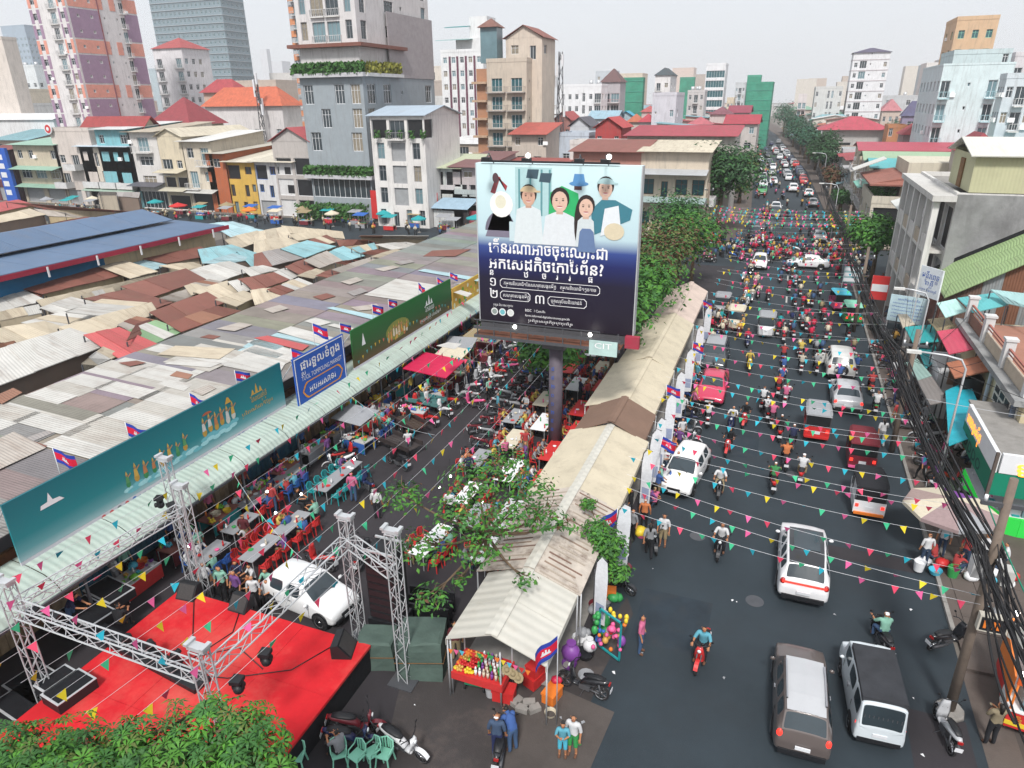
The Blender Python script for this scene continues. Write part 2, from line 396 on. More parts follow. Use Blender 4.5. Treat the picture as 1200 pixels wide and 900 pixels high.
wm = MB().box(-24.0, -23.85, -6, 80, 0, 3.6); mpart('wall', wm, [MATS['wood']], None)
bd = MB().box(0, .05, 0, .27, 0, 2.9).mesh('board', [mat('board', oc=True, rough=.85, var=.3, sc=4, dirt=.3)])
for i in range(230):
 y = 9 + i * .29
 if y > 75: break
 c = pick((.30,.2,.11),(.24,.16,.09),(.36,.26,.16),(.2,.14,.1),(.4,.3,.2)) if int(y / 4.7) % 5 not in (0, 3) else pick((.03,.13,.22),(.04,.16,.24))
 obj('board', bd, mh, (-23.85 - MO.x, y - MO.y, .05), col=c)
aw = mat('awning_tin', '#aebdb4', rough=.55, var=.12, sc=.8, wave=1.2, dirt=.4, dcol=(.22,.21,.17), dsc=1.0, uvv=1.5)
prof = [(-23.2,3.62),(-22.4,3.55),(-21.7,3.40),(-21.25,3.16),(-21.05,2.92)]
y = -6.0
while y < 62:
 m = MB()
 for (xa, za), (xb, zb) in zip(prof, prof[1:]):
  b = len(m.f); m.q([(xa,y,za),(xb,y,zb),(xb,y+2.96,zb),(xa,y+2.96,za)], uv=[(y,xa),(y,xb),(y+3,xb),(y+3,xa)], sm=True)
  m.q([(xa,y,za-.02),(xa,y+2.96,za-.02),(xb,y+2.96,zb-.02),(xb,y,zb-.02)])
 mpart('awning_sheet', m, [aw]); y += 3
m = MB(); m.box(-21.06,-20.98,-6,62,2.8,2.9); mpart('gutter', m, [MATS['steel_dark']])
for i in range(17):
 m = MB().cyl((-21.4, -3+i*4, 0), (-21.4, -3+i*4, 3.1), .06, n=6); mpart('post', m, [MATS['steel_dark']])
# ------------------------------------------------------------ patchwork of stall sheds behind the hall
sheetxy('stall_yard', -75, -34, -10, 82, .02, 'dust')
NS = [0]
CN = dict(R='rust-brown', C='cream', W='pale grey', B='aqua blue', G='grey', N='green', P='faded red', g='greyish', r='orange rust', b='light blue')
def shed(q, c, zf=4.3, zb=4.9, n=None):
 """a stall: sloping roof of overlapping tin sheets on posts, with a low wall under its front edge. q: back-left, back-right, front-right, front-left"""
 NS[0] += 1; e = (NS[0] * 37 % 23) * .022
 cx_, cy_ = sum(p[0] for p in q)/4, sum(p[1] for p in q)/4; q = [(cx_+(p[0]-cx_)*1.13, cy_+(p[1]-cy_)*1.13) for p in q]
 P = [at(*q[0], zb + e), at(*q[1], zb + e), at(*q[2], zf + e), at(*q[3], zf + e)]
 o = sum(P, Vector()) / 4; o.z = 0
 t = thing('stall_shed', f'market stall shed with {CN[c]} corrugated tin roof in the patchwork of roofs', 'shed', o, group='tin-roofed stall sheds behind the market hall')
 a = (P[1] - P[0]).length; n = n or max(3, min(6, int(a / 1.9)))
 col = RC[c]
 for i in range(n):
  f0, f1 = i / n, (i + 1) / n + (.012 if i < n - 1 else 0)
  d = Vector((0, 0, .03 * (i % 2)))
  qd = [P[0].lerp(P[1], f0) + d, P[0].lerp(P[1], f1) + d, P[3].lerp(P[2], f1) + d, P[3].lerp(P[2], f0) + d]
  k = U(.84, 1.12); cc = tuple(min(.9, v * k) for v in col)
  if RND.random() < .09: cc = RC[pick('g', 'R', 'C', 'W', 'r')]
  mb = MB().slab(qd, .05).xf(Matrix.Translation(-o)); obj('roof_sheet', mb, t, mats=[MATS['tin']], col=cc)
 wl_ = MB()
 A, B = P[3].lerp(P[0], .08), P[2].lerp(P[1], .08)
 A = A.lerp(B, .03); B = B.lerp(A, .03); zt = zf + e - .02
 wl_.q([(A.x,A.y,2.2),(B.x,B.y,2.2),(B.x,B.y,zt),(A.x,A.y,zt)])
 A2, B2 = P[1].lerp(P[0], .04), P[2].lerp(P[3], .04)
 wl_.q([(B2.x,B2.y,2.2),(A2.x,A2.y,2.2),(A2.x,A2.y,zt),(B2.x,B2.y,zt)])
 obj('wall', wl_.xf(Matrix.Translation(-o)), t, mats=[MATS['wallpaint']], col=pick((.45,.36,.22),(.4,.35,.28),(.2,.15,.12),(.5,.42,.3)))
 for p in P: obj('post', MB().cyl((p.x,p.y,0),(p.x,p.y,p.z-.1), .05, n=5).xf(Matrix.Translation(-o)), t, mats=[MATS['steel_dark']])
for q, c in (
 (z5((60,430),(500,350),(560,390),(215,470)),'R'), (z5((40,440),(140,428),(205,480),(130,492)),'R'), (z5((480,350),(590,325),(725,370),(610,400)),'C'),
 (z5((690,310),(930,260),(990,295),(790,330)),'R'), (z5((210,500),(800,375),(870,385),(240,530)),'C'), (z5((590,440),(860,365),(945,410),(720,485)),'R'),
 (z5((875,375),(1060,325),(1175,365),(1010,420)),'W'), (z5((940,270),(1080,250),(1200,290),(960,330)),'B'), (z5((1060,220),(1200,185),(1260,215),(1110,265)),'C'),
 (z5((-60,470),(80,450),(200,505),(0,555)),'W'), (z5((-40,570),(170,530),(185,565),(0,600)),'C'), (z5((200,540),(330,495),(440,520),(270,565)),'W'),
 (z5((330,560),(480,505),(670,520),(500,578)),'W'), (z5((300,630),(690,525),(720,570),(430,672)),'C'), (z5((120,610),(290,565),(480,580),(280,645)),'W'),
 (z5((-100,770),(310,650),(495,710),(-40,910)),'W'), (z5((-60,650),(200,610),(300,640),(60,725)),'C'), (z5((410,672),(560,640),(720,710),(560,772)),'P'),
 (z5((610,650),(730,605),(850,650),(720,707)),'N'), (z5((720,560),(960,475),(1035,520),(800,612)),'R'), (z5((800,612),(1010,540),(1110,560),(860,648)),'R'),
 (z5((420,500),(600,460),(790,515),(700,550)),'R'), (z5((920,465),(1060,420),(1125,460),(1010,502)),'C'), (z5((1020,502),(1140,465),(1200,490),(1110,532)),'C'),
 (z5((1080,420),(1200,395),(1290,420),(1130,468)),'R'), (z5((390,800),(480,730),(560,762),(405,832)),'C'), (z5((390,480),(520,450),(540,480),(420,507)),'C'),
 (z5((560,620),(640,585),(740,605),(620,650)),'r'), (z5((870,440),(940,420),(1000,445),(900,480)),'C'), (z5((760,495),(880,455),(940,475),(830,510)),'g'),
 (z5((960,330),(1090,290),(1180,315),(1060,335)),'b'), (z5((760,345),(900,330),(960,350),(860,365)),'C'), (z5((600,340),(700,318),(790,338),(720,362)),'b'),
 (z5((900,430),(980,410),(1060,425),(1000,445)),'g'), (z5((-80,730),(60,700),(90,735),(-60,760)),'r'), (z5((600,690),(640,620),(700,600),(690,650)),'R'),
 (z5((1120,280),(1230,300),(1290,330),(1180,345)),'B'), (z5((980,150),(1090,140),(1180,165),(1060,190)),'b'), (z5((1050,185),(1150,165),(1230,180),(1100,215)),'b'),
 (z6((0,190),(130,165),(160,210),(0,248)),'C'), (z6((130,265),(240,230),(360,255),(230,302)),'B'), (z6((255,225),(330,203),(385,230),(320,247)),'R'),
 (z6((340,285),(410,257),(500,297),(420,322)),'B'), (z6((235,320),(330,280),(395,320),(300,352)),'g'), (z6((145,350),(230,315),(300,350),(215,387)),'R'),
 (z6((90,375),(150,355),(215,385),(150,412)),'W'), (z6((-60,410),(80,380),(145,410),(0,463)),'R'), (z6((0,232),(130,213),(200,240),(0,292)),'C'),
 (z6((0,292),(100,270),(220,305),(0,362)),'G'), (z6((60,455),(140,430),(200,450),(120,482)),'R'), (z6((130,430),(200,405),(275,435),(200,458)),'C'),
 (z6((370,360),(560,300),(595,325),(425,378)),'g'), (z6((290,390),(350,365),(430,375),(390,407)),'R'), (z6((550,300),(650,270),(725,280),(625,312)),'C'),
 (z6((455,262),(550,240),(565,270),(500,287)),'B'), (z6((570,245),(700,235),(790,250),(640,267)),'W'), (z6((385,225),(520,225),(565,240),(400,252)),'R'),
 (z6((-20,462),(70,452),(115,490),(0,525)),'C'), (z6((-60,360),(30,345),(100,362),(-20,392)),'W'), (z6((160,200),(260,190),(300,210),(200,225)),'C'), (z6((200,390),(280,360),(330,375),(270,402)),'C'),
 (z6((380,330),(450,318),(520,325),(450,345)),'R'), (z6((500,285),(570,268),(640,278),(570,296)),'R'),
 ):
 P0 = at(*q[0], 5)
 shed(q, c, 4.3, 4.85)
for q, c in ((z5((70,50),(520,85),(720,100),(240,80)),'R'), (z5((-60,125),(130,82),(200,107),(-20,145)),'C'), (z5((-60,60),(80,38),(150,60),(-20,95)),'P'), (z5((80,180),(380,120),(470,130),(20,200)),'R'), (z5((170,80),(300,95),(390,120),(230,110)),'g'),
             (z5((380,140),(520,118),(590,125),(400,152)),'W'),(z5((470,0),(540,0),(540,15),(460,15)),'G'),(z5((550,0),(650,2),(645,25),(545,18)),'G')):
 shed(q, c, 4.4, 5.0)
for q, c in ((z6((505,205),(790,205),(780,222),(500,210)),'W'), (z6((135,160),(390,185),(400,215),(150,190)),'C')): shed(q, c, 3.6, 4.2)
# ------------------------------------------------------------ blue-roofed hall
A = onx(232, 252, -60.5); zr = A.z; ye = 56.5
E1 = onx(0, 318, -53.5); E2 = onx(260, 267, -53.5); ze = (E1.z + E2.z) / 2
bh = thing('blue_roof_hall', 'long market hall with blue corrugated two-tier roof and red fascia', 'hall', (-60, 30, 0))
BO = Vector((-60, 30, 0)); bluec = (.10,.16,.26)
zt = zr + 1.3; y = -4.0
while y < ye - 1:
 y1 = min(y + 4.0, ye)
 for j, (xa, za, xb, zb) in enumerate(((-62.5,zt,-58.6,zt-.9),(-59.8,zr+.1,-53.3,ze),(-62.5,zt,-66.5,zt-.9),(-65.5,zr+.1,-72,ze))):
  ex = 1.4 if j in (0, 2) else 0
  k = U(.92, 1.06)
  mpart('roof_sheet', MB().slab([(xa,y-ex,za),(xa,y1-ex-.03,za),(xb,y1-ex-.03,zb),(xb,y-ex,zb)], .05), [MATS['tin_clean']], tuple(v*k for v in bluec), bh, BO)
 y = y1
m = MB(); m.box(-53.35,-53.2,-4,ye,ze-.45,ze-.06); mpart('fascia', m, [mat('fascia_red', (.32,.02,.05), var=.15)], None, bh, BO)
m = MB().box(-54.6,-54.4,-4,ye-14,0,ze-.2); mpart('wall', m, [mat('wall_blue', (.01,.13,.28), rough=.8, var=.25, sc=.7, bump=.02, bsc=1.5)], None, bh, BO)
m = MB().box(-54.6,-54.4,ye-14,ye-1,0,ze-.2); m.box(-72,-54.6,ye-1.3,ye-1,0,ze); mpart('end_wall', m, [MATS['wallpaint']], (.55,.44,.28), bh, BO)
for i in range(11): mpart('bracket', MB().box(-53.1,-53.0,10+i*4.4,10.12+i*4.4,ze-.9,ze-.1), [MATS['white']], None, bh, BO)
print('blue hall', zr, ze, E1, E2, A)
# ------------------------------------------------------------ buildings
mat('glass_pale', '#6d8890', rough=.2, var=.2, sc=.4, spec=.7)
mat('net_green', '#3f8f77', rough=.9, var=.25, sc=.4, bump=.1, bsc=.8)
mat('curtainwall', '#5f7682', rough=.25, var=.25, sc=.12, spec=.7)
WM = {}
ACM = MB().box(0,.85,-.02,.3,0,.6).box(.1,.5,-.035,-.021,.08,.5).mesh('air_unit', MATS['trim'])
def wmesh(kind, w, h, fc='white', gl='glass'):
 k = (kind, round(w, 1), round(h, 1), fc, gl); w, h = k[1], k[2]
 if k in WM: return WM[k]
 b = MB(); t = .07
 fm = mat('frame_' + fc, C[fc] if fc in C else fc, rough=.6, var=.08)
 b.q([(-w/2,.0,0),(w/2,.0,0),(w/2,.0,h),(-w/2,.0,h)], 1)
 for x0, x1, z0, z1 in ((-w/2,-w/2+t,0,h),(w/2-t,w/2,0,h),(-w/2+t,w/2-t,0,t),(-w/2+t,w/2-t,h-t,h)): b.box(x0,x1,-.05,-.004,z0,z1)
 nm = 1 if w < 1.7 else (2 if w < 3 else int(w / 1.1))
 if kind != 'vent':
  for i in range(nm):
   x = -w/2 + w * (i + 1) / (nm + 1); b.box(x-.03,x+.03,-.045,-.003,t,h-t)
 if kind == 'win' and h > 1.3: b.box(-w/2+t,w/2-t,-.043,-.002,h*.68,h*.68+.05)
 if kind == 'sill': b.box(-w/2-.1,w/2+.1,-.3,-.05,-.1,0)
 me = b.mesh('window', [fm, MATS[gl]]); WM[k] = me; return me
def rail_mesh(w, d, solid, h=1.0):
 k = ('rail', round(w, 1), round(d, 1), solid)
 if k in WM: return WM[k]
 w, d = k[1], k[2]; b = MB()
 if solid:
  for x0, x1, y0, y1 in ((-w/2,w/2,-d,-d+.1),(-w/2,-w/2+.1,-d+.1,0),(w/2-.1,w/2,-d+.1,0)): b.box(x0,x1,y0,y1,0,h)
 else:
  b.box(-w/2,w/2,-d,-d+.06,h-.06,h); b.box(-w/2,-w/2+.06,-d+.06,0,h-.06,h); b.box(w/2-.06,w/2,-d+.06,0,h-.06,h)
  n = max(3, int(w / .32))
  for i in range(n + 1):
   x = -w/2 + .03 + (w - .06) * i / n; b.box(x-.02,x+.02,-d+.01,-d+.05,0,h-.06)
  for s in (-1, 1): b.box(s*(w/2-.03)-.02,s*(w/2-.03)+.02,-d*.5-.02,-d*.5+.02,0,h-.06)
 me = b.mesh('railing', MATS['trim']); WM[k] = me; return me
def facade(mb, W, H, ops, dep, F, m=0):
 us = sorted({0, W, *[o[0] for o in ops], *[o[1] for o in ops]}); vs_ = sorted({0, H, *[o[2] for o in ops], *[o[3] for o in ops]})
 def inside(u, v): return any(o[0] < u < o[1] and o[2] < v < o[3] for o in ops)
 for a, b in zip(vs_, vs_[1:]):
  run = None
  for c, d in zip(us, us[1:]):
   if inside((c+d)/2, (a+b)/2):
    if run is not None: mb.q([F(run,0,a),F(c,0,a),F(c,0,b),F(run,0,b)], m); run = None
   elif run is None: run = c
  if run is not None: mb.q([F(run,0,a),F(W,0,a),F(W,0,b),F(run,0,b)], m)
 for u0, u1, v0, v1 in ops:
  mb.q([F(u0,0,v0),F(u0,dep,v0),F(u1,dep,v0),F(u1,0,v0)][::-1], m); mb.q([F(u0,0,v1),F(u0,dep,v1),F(u1,dep,v1),F(u1,0,v1)], m)
  mb.q([F(u0,0,v0),F(u0,0,v1),F(u0,dep,v1),F(u0,dep,v0)][::-1], m); mb.q([F(u1,0,v0),F(u1,0,v1),F(u1,dep,v1),F(u1,dep,v0)], m)
KND = {  # opening width fraction of bay, (min,max) metres, sill, height, kind
 'w': (.45, (.8, 1.5), .95, 1.35, 'win'), 'W': (.72, (1.4, 3.2), .9, 1.45, 'win'), 't': (.42, (.7, 1.6), .35, 2.2, 'win'), 's': (.2, (.4, .6), 1.5, .5, 'vent'),
 'T': (.5, (1.7, 2.4), .3, 2.5, 'win'), 'b': (.55, (1.3, 2.6), .05, 2.25, 'door'), 'B': (.85, (2.0, 4.5), .05, 2.4, 'door'), 'g': (.94, (1, 40), .6, 2.2, 'glass'), 'G': (.98, (1, 60), .05, 2.9, 'glass'), 'l': (.85, (2, 6), .05, 2.5, 'loggia'), 'u': (.8, (1.5, 5), .05, 2.5, 'shut'), 'd': (.4, (.9, 1.2), .05, 2.1, 'door')}
def face(t, mb, W, H, z0, fh, rows, F, rzl, fc='white', gl='glass', railc=(.6,.6,.6), solid=0, dep=.22, bd=1.1, slabc=None):
 """rows: list of pattern strings from ground up; '' = blank"""
 ops = []; items = []
 for r, pat in enumerate(rows):
  v0 = z0 + r * fh
  if not pat: continue
  nb = len(pat); bw = W / nb
  for k, ch in enumerate(pat):
   if ch not in KND: continue
   fr, (mn, mxw), sill, hh, kind = KND[ch]
   w = min(max(bw * fr, mn), mxw, bw * .97); hh2 = min(hh * fh / 3.1, fh - .3); sl_ = min(sill * fh / 3.1, fh - hh2 - .12)
   uc = (k + .5) * bw; o = (uc - w/2, uc + w/2, v0 + sl_, v0 + sl_ + hh2)
   if o[3] > H - .05: continue
   ops.append(o); items.append((ch, kind, uc, w, v0 + sl_, hh2, bw))
 facade(mb, W, H, ops, dep, F)
 for ch, kind, uc, w, z, hh, bw in items:
  loc = F(uc, dep, z)
  if kind in ('win', 'vent', 'glass', 'door'):
   g_ = gl if gl != 'glass' or RND.random() < .62 else pick('glass_pale', 'curtain')
   obj('window' if kind != 'door' else 'door', wmesh(kind, w, hh, fc, g_), t, loc, rzl)
   if ch in 'wWb' and RND.random() < .2 and proj(t.location)[2] < 190: obj('air_unit', ACM, t, F(uc + w*.5 + .1, -.3, z + .1), rzl)
  elif kind == 'shut':
   obj('shutter', wmesh('vent', w, hh, 'grey', 'frame_shut'), t, loc, rzl)
  else:
   obj('doorway', wmesh('vent', w, hh, fc, 'black'), t, loc, rzl)
  if ch in 'bB' and bd:
   wb = min(bw * .92, w + 1.6); zf = z - .1
   s = ('slab', round(wb, 1), bd)
   if s not in WM: WM[s] = MB().box(-s[1]/2, s[1]/2, -bd, 0, -.15, 0).mesh('balcony', MATS['trim'])
   bo = obj('balcony', WM[s], t, F(uc, -.01, zf), rzl, col=slabc or (.62,.61,.59))
   obj('railing', rail_mesh(wb, bd, solid), bo, (0, 0, 0), col=railc)
mat('frame_shut', (.32,.33,.34), rough=.6, var=.15)
def house(name, label, cat, o, rz, W, D, H, col, fh=3.3, F=(), R=(), L=(), roof='flat', rcol=(.4,.38,.35), rm='tin', z0=0.0, bands=None, bandc=(.6,.6,.58), fc='white', gl='glass',
          solid=0, railc=(.6,.6,.6), side=None, group=None, rh=1.4, over=.5, bd=1.1, par=.7, awn=None, slabc=None, clutter=0):
 t = thing(name, label, cat, (o[0], o[1], 0), rz, group)
 mb = MB()
 face(t, mb, W, H, z0, fh, F, lambda u, d, v: (u, d, v), 0, fc, gl, railc, solid, bd=bd, slabc=slabc)
 face(t, mb, D, H, z0, fh, R, lambda u, d, v: (W - d, u, v), pi/2, fc, gl, railc, solid, bd=bd, slabc=slabc)
 face(t, mb, D, H, z0, fh, L, lambda u, d, v: (d, D - u, v), -pi/2, fc, gl, railc, solid, bd=bd, slabc=slabc)
 mb.q([(W,D,0),(0,D,0),(0,D,H),(W,D,H)]); mb.q([(0,0,H-.02),(W,0,H-.02),(W,D,H-.02),(0,D,H-.02)])
 obj('wall', mb, t, mats=[MATS['wallpaint']], col=col)
 if bands:
  for r in range(1, int((H - z0) / fh) + 1):
   z = z0 + r * fh - .12
   if z > H - .2: break
   m = MB(); e = bands
   m.box(-e,W+e,-e,-.003,z,z+.24); m.box(W+.003,W+e,-.003,D,z,z+.24); m.box(-e,-.003,-.003,D,z,z+.24)
   obj('floor_band', m, t, mats=[MATS['trim']], col=bandc)
 if roof == 'flat':
  m = MB(); w = .18
  m.box(-.05,W+.05,-.05,w,H,H+par); m.box(-.05,W+.05,D-w,D+.05,H,H+par); m.box(-.05,w,w,D-w,H,H+par); m.box(W-w,W+.05,w,D-w,H,H+par)
  obj('parapet', m, t, mats=[MATS['wallpaint']], col=col)
  obj('roof', MB().box(w,W-w,w,D-w,H-.02,H+.05), t, mats=[MATS['concrete']])
 elif roof == 'hip':
  m = MB(); e = over; k = min(W, D) / 2 + e; a = [(-e,-e,H),(W+e,-e,H),(W+e,D+e,H),(-e,D+e,H)]
  if W >= D: r = [(-e+k,D/2,H+rh),(W+e-k,D/2,H+rh)]; fs = [(a[0],a[1],r[1],r[0]),(a[1],a[2],r[1]),(a[2],a[3],r[0],r[1]),(a[3],a[0],r[0])]
  else: r = [(W/2,-e+k,H+rh),(W/2,D+e-k,H+rh)]; fs = [(a[0],a[1],r[0]),(a[1],a[2],r[1],r[0]),(a[2],a[3],r[1]),(a[3],a[0],r[0],r[1])]
  for f in fs:
   A, B2 = Vector(f[0]), Vector(f[1]); n = (B2 - A).normalized()
   uv = [((Vector(p) - A).dot(n), (Vector(p) - A - n * (Vector(p) - A).dot(n)).length) for p in f]
   m.q(f, 0, uv)
  m.q([a[3],a[2],a[1],a[0]]); obj('roof', m, t, mats=[MATS[rm]], col=rcol)
 elif roof in ('gable', 'gablex'):
  e = over; m = MB()
  if roof == 'gable':   # ridge runs along depth
   m.slab([(-e,-e,H),(-e,D+e,H),(W/2,D+e,H+rh),(W/2,-e,H+rh)], .08); m.slab([(W+e,D+e,H),(W+e,-e,H),(W/2,-e,H+rh),(W/2,D+e,H+rh)], .08)
   g = MB(); g.q([(0,0,H-.03),(W,0,H-.03),(W/2,0,H+rh-.1)]); g.q([(W,D,H-.03),(0,D,H-.03),(W/2,D,H+rh-.1)])
  else:
   m.slab([(-e,-e,H),(W+e,-e,H),(W+e,D/2,H+rh),(-e,D/2,H+rh)], .08); m.slab([(W+e,D+e,H),(-e,D+e,H),(-e,D/2,H+rh),(W+e,D/2,H+rh)], .08)
   g = MB(); g.q([(W,0,H-.03),(W,D,H-.03),(W,D/2,H+rh-.1)]); g.q([(0,D,H-.03),(0,0,H-.03),(0,D/2,H+rh-.1)])
  obj('roof', m, t, mats=[MATS[rm]], col=rcol); obj('gable_wall', g, t, mats=[MATS['wallpaint']], col=col)
 elif roof in ('shed', 'shedx'):
  e = over; n = max(1, int(W / 3.0))
  for i in range(n):
   xa, xb = -e + (W + 2*e) * i / n, -e + (W + 2*e) * (i + 1) / n
   k = U(.92, 1.06); cc = tuple(v * k for v in rcol)
   obj('roof_sheet', MB().slab([(xa,-e-.6,H+.1+.01*(i%2)),(xb-.01,-e-.6,H+.1+.01*(i%2)),(xb-.01,D+e,H+rh),(xa,D+e,H+rh)], .06), t, mats=[MATS[rm]], col=cc)
  g = MB(); g.q([(W,0,H-.03),(W,D,H-.03),(W,D,H+rh-.1)]); g.q([(0,D,H-.03),(0,0,H-.03),(0,D,H+rh-.1)]); g.q([(W,D,H-.03),(0,D,H-.03),(0,D,H+rh-.1),(W,D,H+rh-.1)])
  obj('gable_wall', g, t, mats=[MATS['wallpaint']], col=col)
 if awn:        # (z, depth, colour) list
  for z, d, c in awn:
   obj('awning', MB().slab([(-.1,.0,z+.5),(W+.1,.0,z+.5),(W+.1,-d,z),(-.1,-d,z)], .05), t, mats=[MATS['tin_clean']], col=c)
 for i in range(clutter):
  x, y = U(.12, .85) * W, U(.15, .8) * D
  if RND.random() < .5: obj('water_tank', MB().cyl((x,y,H+.3),(x,y,H+1.8),.6,n=10).cyl((x,y,H+.02),(x,y,H+.3),.5,n=6), t, mats=[MATS['steel']])
  else: obj('air_unit', MB().box(x,x+.9,y,y+.5,H+.05,H+.75), t, mats=[MATS['white']])
 return t
def tower(name, label, xl, xc, xr, ytop, zc, col, right=False, extra_h=0, maxd=30, cat='building', **k):
 P = onc(xc, ytop, zc); H = P.z + extra_h; yt = ytop
 if not right:
  X1, Y0 = P.x, P.y; X0 = ony(xl, yt, Y0).x
  try: D = onx(xr, yt, X1).y - Y0
  except ZeroDivisionError: D = 12
  if D < 3 or D > maxd: D = maxd if D > maxd else 8
  return house(name, label, cat, (X0, Y0), 0, X1 - X0, D, H, col, **k)
 X0, Y0 = P.x, P.y; X1 = ony(xr, yt, Y0).x; D = onx(xl, yt, X0).y - Y0
 if D < 3 or D > maxd: D = maxd if D > maxd else 8
 return house(name, label, cat, (X0, Y0), 0, X1 - X0, D, H, col, **k)
# ------------------------------------------------------------ towers on the skyline
WHT=(.70,.71,.72); CRM=(.62,.58,.50); GRY=(.36,.37,.39); PNK=(.62,.42,.38); BEI=(.55,.47,.38); REDR=(.34,.05,.05); ORR=(.5,.14,.07); AQ=(.45,.62,.66)
P = onc(75, 0, 157); X1, Y0 = P.x, P.y; X0 = ony(31, 0, Y0).x; D1 = onx(157, 0, X1).y - Y0
D1 = min(max(D1, 14), 40)
tt = house('apartment_tower', 'tall tower banded in purple and orange with white strips, behind the red roofs', 'tower', (X0, Y0), 0, X1 - X0, D1, 56, (.68,.66,.66), fh=3.25,
      F=['w.bw'] * 17, R=['.s.s.s.sb..'] * 17, bd=.5, over=0)
PUR, ORA = (.33,.22,.32), (.70,.31,.24)
W1 = X1 - X0
for k in range(17):
 z = k * 3.25; c = ORA if k % 3 == 0 else PUR
 for a, b in ((0,.08),(.19,.27),(.78,.82),(.93,1)):
  obj('colour_panel', MB().box(a*W1,b*W1,-.05,-.01,z+.3,z+3.2), tt, mats=[MATS['trim']], col=c)
 for za, zb in ((.35 if k%3 != 2 else 0,1.42),(2.12,3.25)): obj('colour_panel', MB().box(W1+.01, W1+.055, .121*D1, .42*D1, z+za, z+zb), tt, mats=[MATS['trim']], col=c)
 segs = [(.03,.12),(.155,.30),(.34,.42)] + ([(.44,.5),(.6,.68)] if k % 3 == 0 else []) + [(.80,1.0)]
 for a, b in segs: obj('colour_panel', MB().box(W1+.01, W1+.06, a*D1, b*D1, z+(.35 if k%3!=2 else .0), z+3.25), tt, mats=[MATS['trim']], col=c)
obj('downpipe', MB().box(W1+.01,W1+.2,D1*.425,D1*.435,0,56), tt, mats=[MATS['trim']], col=(.25,.08,.1))
P = onc(424, 85, 104); X1, Y0, ZP = P.x, P.y, P.z; X0 = ony(350, 85, Y0).x; W2 = X1 - X0; D2 = onx(510, 122, X1).y - Y0
print('hotel', X0, X1, Y0, ZP, D2)
D2 = min(max(D2, 20), 34); fp = ZP / 6.35
ht = house('hotel_tower', 'tall hotel with grey lower storeys, white upper storeys and planted terraces', 'tower', (X0, Y0), 0, W2, D2, ZP, (.30,.34,.37), fh=fp,
      F=['','G','','T.T','.T.T','T.TT'], R=['','','T.s.t','T.s..t','TTs..t','TTs.T'], fc='white', over=0, bd=0)
up = house('hotel_tower', 'x', 'tower', (0, 0), 0, W2 - .8, D2 - .5, 38, (.62,.60,.60), z0=ZP + 4.3, fh=fp * 1.02, F=['tBBt'] * 5, R=['t.Ws.t'] * 5, fc='grey', bd=.35, over=0)
for ch in list(up.children): ch.parent = ht; ch.location.x += .4; ch.location.y += .3
bpy.data.objects.remove(up)
obj('canopy', MB().box(-.9, W2+.9, -1.0, D2*.55, ZP+3.6, ZP+4.1), ht, mats=[MATS['trim']], col=(.20,.08,.06))
obj('glass_band', MB().box(1.2, W2-1.2, 1.0, D2*.5, ZP, ZP+3.6), ht, mats=[MATS['glass']])
obj('column', MB().box(.6, 1.4, .4, 1.2, ZP, ZP+3.6), ht, mats=[MATS['trim']], col=(.6,.6,.6)); obj('column', MB().box(W2-1.4, W2-.6, .4, 1.2, ZP, ZP+3.6), ht, mats=[MATS['trim']], col=(.6,.6,.6))
obj('colour_panel', MB().box(W2+.01, W2+.12, D2*.35, D2, ZP-.5, ZP+9), ht, mats=[MATS['trim']], col=(.36,.33,.34))
for zz in (ZP + .05, fp * 2.05): obj('ledge', MB().box(-.7, W2+.7, -.9, -.01, zz-.6, zz), ht, mats=[MATS['trim']], col=(.5,.5,.52))
mat('hedge', '#3f6a2f', rough=.8, var=.5, sc=3)
def leafbox(name, parent, x0, x1, y0, y1, z0, z1, n, s, m, seed=1):
 r = random.Random(seed); b = MB()
 for i in range(n):
  c = Vector((r.uniform(x0, x1), r.uniform(y0, y1), r.uniform(z0, z1)))
  a = Vector((r.uniform(-1,1), r.uniform(-1,1), r.uniform(-.4,1))).normalized(); u = a.orthogonal().normalized() * s; w = a.cross(u)
  b.q([c-u-w*.5, c+u-w*.5, c+u+w*.5, c-u+w*.5])
 return obj(name, b, parent, mats=[MATS[m] if isinstance(m, str) else m])
leafbox('hedge', ht, -.6, W2+.6, -.9, 0, ZP, ZP+1.4, 900, .35, 'hedge'); leafbox('hedge', ht, -.6, W2+.6, -.9, 0, fp*2.05, fp*2.05+1.3, 900, .35, 'hedge', 3)
mat('bush_yellow', '#8a8a3a', rough=.8, var=.4, sc=3)
leafbox('shrub', ht, W2+.0, W2+.9, 0, D2*.45, ZP, ZP+1.5, 350, .35, 'bush_yellow', 4)
obj('ledge', MB().box(W2+.01, W2+1.0, 0, D2*.47, ZP-.5, ZP), ht, mats=[MATS['trim']], col=(.6,.6,.6))
P = onc(496, 135, 99); X1, Y0, ZH = P.x, P.y, P.z; X0 = ony(433, 137, Y0).x; D3 = 12
print('white house', X0, X1, Y0, ZH)
wh = house('town_house', 'white five-storey house with open top terrace under a blue-grey metal roof', 'house', (X0, Y0), 0, X1 - X0, D3, ZH, (.70,.68,.66), fh=ZH/5, F=['tdtt','tut','tut','tut','lBl'], R=['','','','','l...'], fc='grey', bd=.9,
      roof='gablex', rcol=(.38,.46,.54), rm='tin_clean', rh=1.3, over=.5, railc=(.25,.25,.25), slabc=(.72,.7,.68))
for k in range(5): leafbox('pot_plant', wh, 1+k*1.9, 1.8+k*1.9, -.8, -.2, ZH*.8+.1, ZH*.8+1.2, 40, .18, 'hedge', 20+k)
T = tower
T('tower_block', 'pale tower with maroon vertical stripes and roof-top teal awnings', 516, 566, 590, 60, 180, WHT, fh=3.3, F=['wwwww']*13, R=['.w.']*13, extra_h=0, maxd=14, clutter=3)
